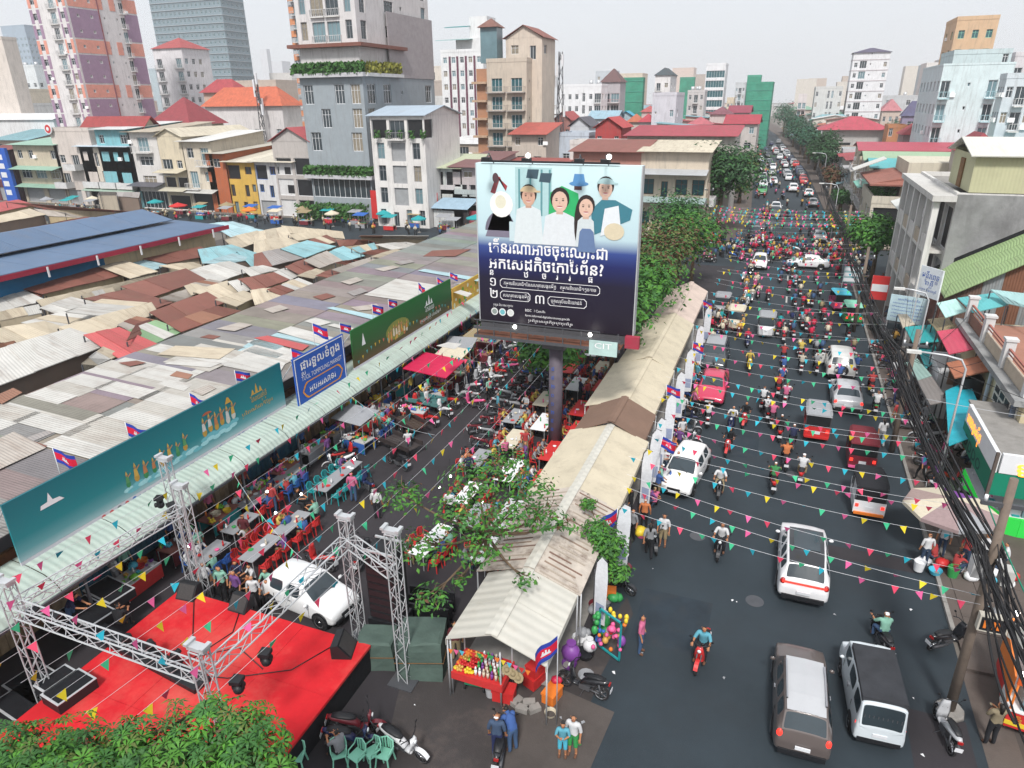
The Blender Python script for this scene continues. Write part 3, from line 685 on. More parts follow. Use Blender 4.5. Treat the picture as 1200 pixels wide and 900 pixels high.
P = onc(566, 60, 180); ts = ony(516, 60, P.y).x
stripes = thing('tower_cladding', 'maroon vertical cladding stripes on the pale tower', 'cladding', (ts, P.y, 0))
bpy.data.objects.remove(stripes)
tw = bpy.data.objects['tower_block']; WT = P.x - ts
for f in (.22, .4, .6, .8): obj('stripe', MB().box(WT*f-.25, WT*f+.25, -.25, -.02, 3, P.z-1), tw, mats=[MATS['trim']], col=(.13,.04,.07))
obj('roof_room', MB().box(WT*.3, WT, 2, 9, P.z, P.z+3.4), tw, mats=[MATS['wallpaint']], col=WHT)
obj('awning', MB().slab([(-1,-.6,P.z+3),(WT*.7,-.6,P.z+3),(WT*.7,5,P.z+3.5),(-1,5,P.z+3.5)], .15), tw, mats=[MATS['tin_clean']], col=(.3,.5,.5))
obj('awning', MB().slab([(WT*.12,0,P.z+6),(WT*.62,0,P.z+6),(WT*.62,5,P.z+6.6),(WT*.12,5,P.z+6.6)], .15), tw, mats=[MATS['tin_clean']], col=(.02,.25,.26))
obj('roof_room', MB().box(WT*.6, WT*1.0, 3, 9, P.z+3.4, P.z+8.5), tw, mats=[MATS['wallpaint']], col=WHT)
T('tower_block', 'beige tower with brown balconies and green doors, roof pavilion on top', 570, 617, 653, 72, 128, (.55,.48,.40), fh=3.25, F=['bb']*8, R=['s.s.s']*8, maxd=16, railc=(.4,.36,.33), slabc=(.35,.32,.3), gl='glass_teal')
P = onc(617, 72, 128); tx = ony(570, 72, P.y).x; tb = bpy.data.objects['tower_block.001']; WB = P.x - tx
obj('colour_panel', MB().box(-2.4,-.01,.5,9,0,P.z-1), tb, mats=[MATS['trim']], col=(.42,.22,.13))
for k in range(7): obj('slab', MB().box(-3.0,-.0,-.6,.49,1.5+k*3.25,1.9+k*3.25), tb, mats=[MATS['trim']], col=(.5,.35,.24))
r_ = house('x', 'x', 'x', (0,0), 0, WB*.9, 8, P.z+4.2, (.6,.52,.44), z0=P.z+.4, fh=3.5, F=['wd'], R=['w.'], roof='gable', rcol=(.25,.10,.08), rm='tile_roof', rh=2.2, bd=0)
for ch in list(r_.children): ch.parent = tb; ch.location.x += WB*.35; ch.location.y += 3
bpy.data.objects.remove(r_)
obj('turret', MB().box(-2,1.4,2,5,P.z,P.z+6.2), tb, mats=[MATS['glass_pale']]); obj('turret_roof', MB().cyl((-.3,3.5,P.z+6.2),(-.3,3.5,P.z+7.8),3.0,.1,n=4), tb, mats=[MATS['tile_roof']], col=(.2,.1,.08))
T('white_block', 'white block with orange hipped roof left of the small grey block', 656, 705, 706, 101, 205, (.74,.75,.77), fh=3.4, F=['wwwtwB']*6, R=['ww']*6, roof='flat', bd=.5, clutter=4, maxd=9)
T('grey_block', 'narrow grey and pink balconied block with dark pyramid roof', 705, 727, 728, 96, 215, (.42,.40,.42), fh=3.4, F=['BB']*7, R=[], roof='hip', rcol=(.14,.08,.08), rm='tile_roof', rh=4, maxd=8, railc=(.55,.3,.3))
T('netted_block', 'block under construction wrapped in green safety net beside the grey block', 727, 754, 756, 93, 240, srgb('#3f8f77'), fh=3.4, F=[], R=[], maxd=14, bands=.12, bandc=(.06,.3,.22))
T('netted_block', 'small green-netted block peeping over the white towers', 797, 814, 815, 92, 330, srgb('#4a9480'), fh=3.4, maxd=10)
T('netted_block', 'large green-netted tower beside the avenue', 876, 906, 908, 98, 250, srgb('#3f9279'), fh=3.4, maxd=16, bands=.12, bandc=(.06,.3,.22))
T('netted_block', 'top storeys of the green-netted tower, set back', 876, 892, 893, 90, 256, srgb('#4a9c84'), fh=3.4, maxd=6)
for o in [o for o in COL.objects if o.name.startswith('wall') and o.parent and o.parent.name.startswith('netted')]: o.data.materials[0] = MATS['net_green']
T('white_tower', 'slim white tower with dark roof terrace above the wide white block', 768, 786, 797, 88, 235, (.72,.70,.70), fh=3.4, F=['bw']*9, R=['ww']*9, roof='hip', rcol=(.06,.08,.09), rm='tile_roof', rh=2.5, maxd=14, bd=.5)
T('white_block', 'wide lilac-white block with small dark windows behind the long red roof', 765, 793, 806, 112, 150, (.58,.57,.62), fh=3.3, F=['s.w','..w']*4, R=['w.']*6, maxd=12, clutter=2)
T('white_block', 'grey and white balconied block with roof rooms right of the slim tower', 806, 826, 829, 108, 225, (.52,.50,.50), fh=3.3, F=['wbw']*7, maxd=10, clutter=4)
T('white_tower', 'white tower striped with dark glass bands standing by the avenue', 828, 851, 858, 76, 262, (.72,.73,.75), fh=3.5, F=['g']*14, R=['.']*12, gl='glass_teal', maxd=10)
T('white_block', 'hazy grey-white block left of the large netted tower', 862, 874, 878, 98, 330, (.52,.54,.56), fh=3.3, F=['wbw']*9, maxd=10)
T('cream_block', 'small cream block in the haze between the towers', 852, 860, 862, 116, 300, (.6,.52,.4), fh=3.3, F=['ww']*6, maxd=10)
T('white_block', 'narrow white balconied block on the far right side of the avenue', 930, 936, 946, 112, 290, (.66,.62,.62), right=True, fh=3.3, F=['bb']*8, L=['bb']*8, maxd=16)
T('grey_block', 'pale grey block with dark slit windows right of the narrow white one', 944, 956, 988, 104, 235, (.56,.57,.56), right=True, fh=3.4, F=['w..tt.w']*6, L=['ww']*6, maxd=22, clutter=3)
T('white_tower', 'tall white tower with dark windows and slate hipped crown right of the avenue', 990, 1001, 1044, 62, 232, (.70,.71,.73), right=True, fh=3.25, F=['wgs.w']*13, L=['..']*12, roof='hip', rcol=(.10,.09,.14), rm='tile_roof', rh=1.6, maxd=10, bands=.1, bandc=(.5,.46,.48))
P = onc(1106, 77, 110); print('aqua', P)
T('apartment_tower', 'tall pale aqua apartment tower with rows of balconies at the right', 1083, 1106, 1190, 77, 110, (.60,.70,.72), right=True, fh=3.5, F=['b.s.b.']*6, L=['wwwwww']*6, maxd=22, par=.3, slabc=(.4,.58,.62), railc=(.35,.55,.6), extra_h=0)
T('roof_storey', 'olive and glass top storey of the aqua tower', 1086, 1118, 1186, 64, 113, (.5,.6,.62), right=True, fh=3.1, F=['..G.w']*8, maxd=12)
bpy.data.objects['roof_storey']['label'] = 'set-back glazed top storey with flat roof crowning the aqua apartment tower'
T('tan_tower', 'tan tower with arched green windows rising behind the aqua tower', 1108, 1122, 1171, 24, 135, (.60,.42,.27), right=True, fh=3.4, F=['www']*11, L=['ww']*11, maxd=12, fc='mint', gl='glass_teal')
T('pale_block', 'pale block with round balconies at the right edge behind the red hipped roof', 1172, 1180, 1235, 92, 95, (.55,.60,.64), right=True, fh=3.3, F=['wbwb']*7, L=['www']*7, maxd=16)
T('pale_block', 'white and maroon framed block at the right edge above the pale one', 1188, 1190, 1230, 66, 120, (.62,.60,.62), right=True, fh=3.3, F=['bwb']*9, L=['w']*9, maxd=10)
T('glass_tower', 'high-rise of dark glass and pale slabs behind the white red-roofed block', 172, 256, 283, -12, 430, (.20,.27,.31), fh=4.4, F=['wwwwwwwwwwwwwwww']*20, R=['wwwww']*20, maxd=70, bands=.5, bandc=(.42,.46,.49), extra_h=25, gl='glass_teal')
T('white_block', 'white block with red mansard roof in front of the glass high-rise', 178, 212, 244, 56, 200, (.68,.66,.68), fh=3.5, F=['b.b']*10, R=['www.']*10, roof='hip', rcol=(.36,.08,.08), rm='tile_roof', rh=3.2, maxd=30, bd=.6)
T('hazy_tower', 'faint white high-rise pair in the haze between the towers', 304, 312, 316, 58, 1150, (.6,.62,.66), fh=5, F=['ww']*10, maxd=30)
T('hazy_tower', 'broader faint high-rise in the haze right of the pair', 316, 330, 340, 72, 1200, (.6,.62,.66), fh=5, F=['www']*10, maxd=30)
T('tower_block', 'orange and grey striped slab tower just left of the hotel', 335, 348, 356, -10, 190, (.40,.42,.45), fh=3.4, F=['wbw']*16, R=['w']*10, maxd=10, extra_h=8, gl='glass_pale')
P = onc(348, -10, 190); tx = ony(335, -10, P.y).x; q = [o for o in COL.objects if o.get('label', '').startswith('orange and grey striped')][0]
for k in range(14): obj('colour_panel', MB().box(.2,(P.x-tx)*.5,-.12,-.02,P.z-3*k-2.2,P.z-3*k-.6), q, mats=[MATS['trim']], col=(.6,.25,.12))
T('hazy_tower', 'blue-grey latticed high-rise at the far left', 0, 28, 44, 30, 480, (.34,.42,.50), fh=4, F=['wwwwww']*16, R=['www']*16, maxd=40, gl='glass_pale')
T('white_block', 'white curved block with stacked roof rooms at the far left', 8, 40, 56, 78, 260, (.66,.70,.72), fh=3.4, F=['wwww']*8, R=['ww']*8, maxd=30, clutter=6)
T('cream_block', 'plain cream block cut by the left edge of the view', -40, 2, 19, 46, 180, (.64,.58,.53), fh=3.4, maxd=30)
T('teal_strip_tower', 'distant blank grey tower between purple tower and white block', 174, 182, 186, 82, 330, (.4,.48,.52), fh=4, maxd=10)
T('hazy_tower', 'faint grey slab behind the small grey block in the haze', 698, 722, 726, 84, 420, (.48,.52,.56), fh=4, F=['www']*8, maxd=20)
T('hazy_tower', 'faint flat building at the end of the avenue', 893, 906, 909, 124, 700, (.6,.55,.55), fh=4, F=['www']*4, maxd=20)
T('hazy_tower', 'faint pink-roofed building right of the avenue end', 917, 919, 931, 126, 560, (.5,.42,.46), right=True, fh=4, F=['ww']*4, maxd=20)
def mast(x, y, z0, h, label, w=1.2):
 t = thing('radio_mast', label, 'mast', (x, y, z0));
 for i in range(3):
  a = i * 2 * pi / 3; c = Vector((cos(a) * w, sin(a) * w, 0)); obj('leg', MB().cyl(c, c * .35 + Vector((0, 0, h)), .12, .08, n=5), t, mats=[MATS['steel_dark']])
 for k in range(10):
  f = k / 10; f2 = (k + 1) / 10
  m = MB()
  for i in range(3):
   a, a2 = i * 2 * pi / 3, (i + 1) * 2 * pi / 3
   m.cyl(Vector((cos(a) * w * (1 - .65 * f), sin(a) * w * (1 - .65 * f), h * f)), Vector((cos(a2) * w * (1 - .65 * f2), sin(a2) * w * (1 - .65 * f2), h * f2)), .06, n=4)
  obj('brace', m, t, mats=[MATS['steel_dark']])
 for k in range(6):
  a = k * 1.1; obj('antenna', MB().box(cos(a)*w*.8-.2, cos(a)*w*.8+.2, sin(a)*w*.8-.2, sin(a)*w*.8+.2, h*(.55+.07*k), h*(.55+.07*k)+2.2), t, mats=[MATS['white']])
P = onc(656, 118, 140); mast(P.x, P.y, 0, onc(656, 62, 140).z, 'lattice radio mast with panel antennas right of the beige tower')
P = onc(305, 130, 150); mast(P.x, P.y, 6, onc(305, 118, 150).z - 1, 'short antenna mast on the orange-roofed house', .8)
# ------------------------------------------------------------ houses of the middle distance, placed one by one
def hpx(name, label, xl, xc, xr, ytop, ref, mode='c', col=WHT, right=False, **k):
 """xl..xc front, xc..xr side; mode c: distance, y: world y of the front"""
 P = onc(xc, ytop, ref) if mode == 'c' else ony(xc, ytop, ref)
 return tower(name, label, xl, xc, xr, ytop, P and (P - Vector((0,0,CAM_H))).dot(CF), col, right=right, cat='house', **k)
hpx('house', 'long house with hipped orange tiled roof and mast left of the hotel', 240, 330, 352, 124, 150, col=(.62,.60,.60), fh=3.4, F=['.wwww.w']*4, R=['www']*4, roof='hip', rcol=(.50,.13,.07), rm='tile_roof', rh=4, over=.8, maxd=24)
hpx('house', 'small house with red hipped roof and cupola left of the orange-roofed one', 238, 275, 292, 108, 175, col=(.55,.42,.34), fh=3.4, F=['w.w']*4, roof='hip', rcol=(.36,.06,.07), rm='tile_roof', rh=3.2, over=.8, maxd=18)
hpx('house', 'house with dark red hipped roof in front of the purple tower foot', 178, 222, 262, 146, 135, col=(.6,.55,.45), fh=3.4, F=['ww']*4, roof='hip', rcol=(.26,.05,.06), rm='tile_roof', rh=5, over=.8, maxd=22)
hpx('house', 'row house with long dark red tiled roof below the purple tower', 100, 168, 184, 151, 128, col=(.6,.55,.42), fh=3.4, F=['www']*4, roof='gablex', rcol=(.30,.05,.05), rm='tile_roof', rh=2.2, over=.8, maxd=16)
hpx('warehouse', 'large white warehouse with stepped roof at the far left', -30, 62, 98, 140, 178, col=(.66,.67,.68), fh=4, F=[], R=[], roof='gablex', rcol=(.66,.67,.68), rm='tin_clean', rh=1.5, maxd=30)
hpx('warehouse', 'white upper warehouse storey at the far left', -30, 8, 66, 124, 205, col=(.68,.68,.68), fh=4, roof='flat', maxd=40)
hpx('house', 'open house with small red gable roof left of the hotel', 318, 362, 364, 166, 112, col=(.45,.42,.40), fh=3.4, F=['ll']*4, roof='gable', rcol=(.42,.08,.09), rh=2.2, maxd=9)
for i, (xl, xr, y, zc, c, rc, rt, lab) in enumerate((
 (650,668,141,150,(.45,.22,.2),(.36,.07,.07),'gable','house with red gable roof beyond the billboard, far left of its row'),
 (668,690,148,140,(.55,.58,.62),(.10,.10,.12),'gable','pale blue house with dark gable roof beyond the billboard'),
 (690,722,139,165,(.5,.55,.6),(.28,.42,.5),'gablex','house with light blue metal roof beyond the billboard'),
 (722,745,139,170,(.4,.5,.55),(.05,.35,.5),'gable','house with bright blue roof in the middle distance'),
 (698,728,150,120,(.40,.06,.06),(.44,.06,.06),'gable','red house with red gable roof and open veranda'),
 (736,752,143,160,(.55,.5,.45),(.45,.14,.08),'hip','house with small orange hipped roof'),
 (750,766,143,155,(.5,.45,.45),(.42,.06,.08),'hip','house with small red hipped roof beside the orange one'),
 (752,768,131,210,(.5,.45,.45),(.40,.10,.10),'hip','small distant red-roofed house left of the wide white block'),
 (806,832,146,170,(.55,.45,.45),(.42,.12,.14),'hip','house with rounded pink roof right of the wide white block'),
 (832,856,134,180,(.55,.5,.48),(.2,.08,.1),'hip','pale house with dark hipped cupola by the avenue'),
 (854,878,132,185,(.52,.44,.42),(.26,.05,.08),'gablex','house with dark red roof next to the netted tower'),
 (850,888,145,150,(.5,.46,.44),(.36,.05,.07),'gablex','long low house with red roof by the avenue'),
 (600,640,158,120,(.55,.48,.42),(.42,.10,.08),'shed','low terrace house with red roof behind the billboard top'),
 (655,690,160,125,(.50,.56,.64),(.5,.5,.52),'flat','light blue rendered house with small windows beyond the billboard'))):
 hpx('house', lab, xl, xr, xr + 3, y, zc, col=c, fh=3.2, F=['ww', 'wb', 'ww', 'w.w'] * 2, roof=rt, rcol=rc, rm='tile_roof' if rt == 'hip' else 'tin', rh=1.8, maxd=11)
# ------------------------------------------------------------ terrace along the cross street
YR = 99.0
def row(xl, xr, ytop, lab, col, roof='shed', rcol=(.5,.46,.38), awn=None, F=('u','tb','Wb'), R=(), zc=None, D=12, **k):
 Y = YR; a, b = ony(xl, ytop, Y), ony(xr, ytop, Y); H = (a.z + b.z) / 2
 return house('shophouse', lab, 'shophouse', (a.x, Y), 0, b.x - a.x - .05, D, H, col, fh=H / len(F), F=list(F), R=list(R), roof=roof, rcol=rcol, awn=awn, **k)
row(-20, 12, 176, 'dark red fronted shophouse at the left edge behind the blue sign pole', (.12,.03,.04), rcol=(.2,.05,.05), F=('u','W','W'))
row(14, 66, 170, 'cream shophouse with two pale green awnings', (.52,.45,.35), rcol=(.28,.45,.36), awn=((3.2,1.8,(.28,.45,.36)),(6.6,2.2,(.28,.45,.36))), F=('uu','WWW','ww.w'), rm='tin_clean')
row(58, 104, 154, 'pale shophouse with curved balconies and a round red sign on its parapet', (.58,.52,.48), roof='flat', F=('uu','b..','wb.','...'), R=('..',)*3, bd=1.8, solid=1)
row(92, 152, 172, 'cream shophouse with light blue roof and plants on its balcony', (.60,.54,.46), rcol=(.50,.60,.68), awn=((3.0,1.6,(.3,.4,.33)),), F=('uuu','bBb','wdWww'), rm='tin_clean', solid=1)
row(148, 182, 155, 'narrow shophouse with small dark slate awning over a white shopfront', (.62,.60,.58), rcol=(.45,.40,.32), awn=((4.3,2.5,(.10,.10,.12)),), F=('G','W','W','b'), D=14)
row(110, 150, 152, 'set back shophouse storey with bright teal wall and white roof', (.2,.45,.5), rcol=(.6,.62,.62), F=('u','','','w.W'), D=16)
row(183, 212, 160, 'cream gabled shophouse with open balcony and green plants', (.60,.53,.40), roof='gable', rcol=(.58,.53,.42), awn=((3.6,2.0,(.55,.52,.42)),(6.8,2.4,(.55,.50,.38))), F=('l','ll','Bw','.'), D=18, R=('','','','.'))
row(212, 246, 166, 'cream shophouse with steep white sheet roof beside the brick house', (.60,.54,.44), roof='shed', rcol=(.62,.62,.60), awn=((3.4,1.6,(.5,.5,.48)),), F=('l','bw','wb'), D=14, rm='tin_clean')
t_ = row(240, 264, 180, 'orange brick house with one framed window', (.42,.12,.05), roof='shed', rcol=(.5,.48,.42), F=('','','w'), D=20, rh=1.2)
row(264, 298, 190, 'yellow shophouse with brown shutters and ventilation grilles', (.60,.38,.08), rcol=(.62,.58,.48), awn=None, F=('ddw','d.dw','lw'), fc='brown')
row(297, 344, 190, 'white shophouse with blue windows and a red sign band', (.62,.62,.62), rcol=(.62,.58,.48), F=('u.','wd.W','lWw'), R=('..w','','.'), D=14, fc='blue')
row(498, 533, 222, 'grey shophouse with a cage balcony and white shopfront beside the white house', (.55,.52,.52), roof='flat', F=('uw','uW'), solid=0)
row(500, 541, 197, 'set back storey with pale green sloping awning', (.5,.52,.5), roof='shed', rcol=(.50,.54,.38), F=('','','ll'), D=10, rm='tin_clean')
row(533, 575, 228, 'grey-green shophouse with steel gate and red corrugated fence', (.40,.44,.44), roof='flat', F=('uu','WW'), solid=1)
row(530, 566, 196, 'pink-grey house behind with open rust-brown terrace', (.45,.40,.40), roof='shed', rcol=(.2,.1,.1), F=('','','ll','w'), D=14)
row(566, 640, 205, 'long rendered house hidden mostly by the billboard', (.55,.5,.46), roof='shed', rcol=(.3,.08,.07), F=('u','W.W','Wbw'), D=14)
P = ony(70, 193, YR)
q = thing('round_sign', 'round red emblem sign on the pale shophouse parapet', 'sign', (P.x, YR - .4, ony(70, 151, YR).z))
obj('board', MB().cyl((0,0,0),(0,-.2,0),.95,n=16).xf(Matrix.Identity(4)), q, mats=[MATS['plastic']], col=(.7,.7,.72)); obj('ring', MB().cyl((0,-.21,0),(0,-.24,0),.75,n=16), q, mats=[MATS['plastic']], col=C['red']); obj('emblem', MB().cyl((0,-.25,0),(0,-.28,0),.35,n=10), q, mats=[MATS['plastic']], col=C['white'])
P = ony(862, 180, 99)
hb = []
def corner(xl, xr, y, lab, col, **k):
 a, b = ony(xl, y, 99), ony(xr, y, 99); H = (a.z + b.z) / 2
 return house('corner_house', lab, 'house', (a.x, 99), 0, b.x - a.x, k.pop('D', 10), H, col, **k)
corner(672, 752, 178, 'brown and pink house with rusty roof and blue slatted shutters left of the corner house', (.42,.22,.18), fh=4.4, F=['W.W','WdW','WWdW'], roof='shed', rcol=(.26,.10,.08), rh=1.2, awn=((8.8,1.8,(.3,.1,.08)),), D=9)
corner(752, 832, 178, 'corner house with mustard top storey, teal curtains and white balustrade', (.58,.50,.40), fh=4.4, F=['W.d.w','WdWW','.W.GG'], R=['w.w','b.b','bb'], roof='shed', rcol=(.60,.54,.42), rh=1.0, awn=((4.9,2.2,(.35,.45,.45)),(8.6,2.6,(.42,.44,.46))), gl='glass_teal', solid=1, fc='brown')
hpx('house', 'long building with red roof edge behind the corner house', 735, 862, 868, 160, 112, 'y', col=(.55,.52,.48), fh=3.6, F=['','','wwwwww','w.w.ww']*1, roof='shed', rcol=(.36,.06,.08), rh=1.2, maxd=14)
hpx('house', 'white flat house beside the long red-edged one', 668, 728, 735, 170, 112, 'y', col=(.62,.6,.58), fh=3.6, F=['','','ww.w'], roof='flat', maxd=14)
# ------------------------------------------------------------ shophouses down both sides of the avenue beyond the crossing
def fx(y): # road edges beyond the crossing
 for (a0, a1, ya), (b0, b1, yb) in zip(FP, FP[1:]):
  if ya <= y <= yb: f = (y - ya) / (yb - ya); return a0 + (b0 - a0) * f, a1 + (b1 - a1) * f
 return FP[-1][:2]
PAL = [(.62,.58,.52),(.60,.52,.42),(.55,.55,.54),(.66,.64,.62),(.50,.42,.36),(.62,.50,.44),(.48,.52,.54),(.42,.36,.32)]
ROOFP = [((.36,.07,.08),'red'),((.30,.06,.07),'dark red'),((.45,.14,.09),'orange'),((.58,.54,.45),'cream'),((.42,.42,.42),'grey'),((.20,.36,.40),'blue-green'),((.24,.12,.10),'brown'),((.60,.60,.60),'white'),((.2,.34,.26),'green')]
COLN = ['cream','tan','grey','white','brown','pink','blue-grey','dun']
r2 = random.Random(5)
def avenue(side, y, wdt, dep, H, i):
 e = fx(y); ci = r2.randrange(len(PAL)); rc, rn = ROOFP[r2.randrange(len(ROOFP))]
 ang = pi/2 if side < 0 else -pi/2; nf = max(2, int(H / 3.3))
 x = e[0] - 5.5 - r2.uniform(0, 1) if side < 0 else e[1] + 4.5 + r2.uniform(0, 1)
 o = (x, y) if side < 0 else (x, y + wdt)
 return house('shophouse', f"{COLN[ci]} shophouse with {rn} roof on the {'left' if side < 0 else 'right'} side of the avenue", 'shophouse', o, ang, wdt - .06, dep, H, PAL[ci], fh=H / nf,
  F=['u'] + [r2.choice(['bb','wb','bw','WW','tbt']) for _ in range(nf - 1)], R=['', 'w', 'w.w'] if side > 0 else [], L=['', 'w', 'w.w'] if side < 0 else [],
  roof=r2.choice(['shed','gablex','flat','shed','hip']), rcol=rc, rm=r2.choice(['tin','tile_roof']), rh=r2.uniform(.8,2), awn=((2.9,2.0,r2.choice([(.2,.36,.4),(.4,.1,.1),(.5,.5,.48),(.1,.25,.4),(.45,.3,.1)])),), solid=r2.random()<.4)
y = 113; i = 0
while y < 420:
 wdt = r2.uniform(5, 9); avenue(-1, y, wdt, 13, r2.uniform(7, 12.5), i); y += wdt; i += 1
y = 145; i = 0
while y < 420:
 wdt = r2.uniform(6, 10); avenue(1, y, wdt, 13, r2.uniform(7, 12) if y > 214 else r2.uniform(5.5,7.5), i); y += wdt; i += 1
# ------------------------------------------------------------ the low city behind: houses one by one, thinning into the haze
def clear(x, y):
 e = fx(y) if y > 97 else (-5, 8)
 return x < e[0] - 20 or x > e[1] + 19
occ = []
for o in COL.objects:
 if o.parent is None and 'category' in o and o['category'] in ('house','tower','building','shophouse'): occ.append((o.location.x, o.location.y))
nfil = 0
for ring in range(3000):
 if nfil >= 290: break
 dist = 118 + (r2.random() ** 1.6) * 900
 px = r2.uniform(-60, 1260)
 p = at(px, 450, 0); dr = Vector((ray(px, 116).x, ray(px, 116).y)).normalized() * dist
 x, y = dr.x, dr.y
 if y < 118 or not clear(x, y): continue
 mind = 9 + dist * .022
 if any((a - x) ** 2 + (b - y) ** 2 < mind * mind for a, b in occ): continue
 occ.append((x, y)); nfil += 1
 big = 1 + dist / 420
 ci = r2.randrange(len(PAL)); rc, rn = ROOFP[r2.randrange(len(ROOFP))]
 H = r2.uniform(6, 9.5) if dist < 200 else r2.uniform(6, 12)
 if r2.random() < .34 and dist > 230: H = r2.uniform(15, 22 + dist * .035)
 rt = r2.choice(['hip','gablex','gable','shed','flat']) if H < 15 else 'flat'
 nf = 3 if dist < 330 else 2
 rows_ = ['', 'w.w', 'wbw'][:nf] if H < 15 else ['', 'www', 'www', 'www']
 near = dist < 480
 big = min(big, 1.9)
 zone = ('nearer rows' if dist < 220 else 'middle distance' if dist < 420 else 'far haze')
 house('house' if H < 15 else 'tower_block', f"{COLN[ci]} house with {rn} {'flat' if rt=='flat' else 'pitched'} roof in the {zone} of the city" if H < 15 else f'{COLN[ci]} block of flats standing in the {zone} of the city', 'house' if H < 15 else 'building', (x, y), 0, r2.uniform(8, 15) * big, r2.uniform(9, 14) * big, H, PAL[ci], fh=H / len(rows_),
  F=rows_ if near else [], R=(['', 'w', 'w'] if near and x < 0 else []), L=(['', 'w', 'w'] if near and x > 0 else []), roof=rt, rcol=rc, rm='tile_roof', rh=r2.uniform(1.5, 3), bd=0, clutter=1 if rt == 'flat' and dist < 350 else 0)
print('filled', nfil)
# ------------------------------------------------------------ right-hand side of the street, near part
def panel(name, pts, th, m, parent=None, col=None, org=(0,0,0), uv=True):
 """a flat board through four points, thickened on its back"""
 P = [Vector(p) for p in pts]; n = (P[1]-P[0]).cross(P[3]-P[0]).normalized()
 if n.dot(Vector((0,0,CAM_H)) - P[0]) < 0: n = -n
 B = [p - n * th for p in P]; mb = MB(); w = (P[1]-P[0]).length; h = (P[3]-P[0]).length
 f = P;
 if (P[1]-P[0]).cross(P[2]-P[0]).dot(n) < 0: f = [P[1],P[0],P[3],P[2]]; B = [B[1],B[0],B[3],B[2]]
 mb.q(f, 0, [(0,0),(w,0),(w,h),(0,h)]); mb.q(B[::-1])
 for i in range(4): j = (i+1) % 4; mb.q([f[i], B[i], B[j], f[j]])
 mb.xf(Matrix.Translation(-Vector(org))); return obj(name, mb, parent, mats=[m if not isinstance(m, str) else MATS[m]], col=col)
mat('wall_weathered', '#8f9090', rough=.95, var=.35, sc=.5, bump=.02, bsc=6, dirt=.85, dcol=(.14,.14,.14), dsc=.45, vert=1.6)
mat('brick', (.14,.05,.035), rough=.95, var=.5, sc=3, bump=.03, bsc=8, dirt=.4, dcol=(.03,.03,.03))
mat('shed_olive', '#b9b896', rough=.7, var=.08, sc=.4, wave=1.4, dirt=.25, dcol=(.3,.28,.2))
def onW(px, py, x): return onx(px, py, x)
XF = 11.0
yh = house('corner_house', 'pale yellow two-storey corner house with roof terrace and white balustrade above the phone shop', 'house', (11.3, 47.6), -pi/2, 12.9, 10, 5.15, (.58,.50,.33), fh=2.6,
           F=['','....W.'], R=['','t..t'], L=[], roof='flat', par=.02, bd=0)
m = MB()
RW = 12.9
obj('cornice', MB().box(-.2, RW+.35, -.5, -.01, 5.0, 5.28), yh, mats=[MATS['wall_weathered']])
obj('cornice', MB().box(RW+.01, RW+.35, 0, 10, 5.0, 5.28), yh, mats=[MATS['wall_weathered']])
post = MB().box(-.22,.22,-.22,.22,5.2,6.7).box(-.28,.28,-.28,.28,6.7,6.82).mesh('pillar', MATS['trim'])
for x in (.3, 4.4, 8.6, RW-.25): obj('pillar', post, yh, (x, .1, 0), col=(.6,.6,.6))
for a, b in ((.55,4.15),(4.65,8.35),(8.85,RW-.5)):
 obj('terrace_wall', MB().box(a,b,.02,.14,5.17,5.9), yh, mats=[MATS['trim']], col=(.50,.42,.33) if a > 4 else (.22,.11,.08))
 obj('handrail', MB().box(a,b,.03,.13,6.28,6.36).box(a,b,.05,.1,6.08,6.12), yh, mats=[MATS['trim']], col=(.35,.13,.10))
obj('terrace_floor', MB().box(.4,RW-.4,.3,9.6,5.18,5.22), yh, mats=[MATS['trim']], col=(.35,.17,.12))
wr = MB()
for i in range(26): wr.box(5.6+i*.25,5.66+i*.25,4.2,4.26,5.3,6.9)
wr.box(5.5,12.1,4.18,4.28,6.9,7.0); wr.box(5.5,12.1,4.18,4.28,5.22,5.32)
o = obj('white_railing', wr, yh, mats=[MATS['trim']], col=(.7,.7,.7)); o['kind'] = 'stuff'
obj('vent_grille', MB().box(8.6,12.4,-.06,-.01,3.5,4.6), yh, mats=[MATS['trim']], col=(.62,.6,.55))
for k in range(4):
 for j in range(2): obj('grille_slot', MB().box(8.8+k*.9,9.5+k*.9,-.075,-.062,3.65+j*.45,3.95+j*.45), yh, mats=[MATS['black']])
obj('drainpipe', MB().cyl((7.9,-.14,0),(7.9,-.14,5.1),.1,n=8), yh, mats=[MATS['trim']], col=(.35,.42,.48)); obj('drainpipe', MB().cyl((12.2,-.14,0),(12.2,-.14,5.1),.12,n=8), yh, mats=[MATS['trim']], col=(.12,.15,.2))
obj('window_hood', MB().slab([(4.6,-.02,4.5),(7.0,-.02,4.5),(7.0,-1.5,3.9),(4.6,-1.5,3.9)], .08), yh, mats=[MATS['tile_roof']], col=(.42,.16,.09))
obj('window_box', MB().box(4.9,6.7,-1.0,-.02,2.7,3.8), yh, mats=[MATS['black']])
obj('hood_frame', MB().box(4.75,4.85,-1.3,-.02,2.7,4.0).xf(Matrix.Identity(4)), yh, mats=[MATS['trim']], col=(.2,.12,.08))
obj('floor_mat', MB().box(8.0,12.3,-1.6,-.02,2.75,2.9), yh, mats=[MATS['trim']], col=(.16,.12,.10))
ps = thing('phone_shop', 'corner phone shop with green sign board, orange neon lettering board and bright green counter', 'shop', (9.7, 30.8, 0))
PO = Vector((9.7, 30.8, 0))
def pp(name, mb, mats, col=None, par=None): mb.xf(Matrix.Translation(-PO)); return obj(name, mb, par or ps, mats=mats, col=col)
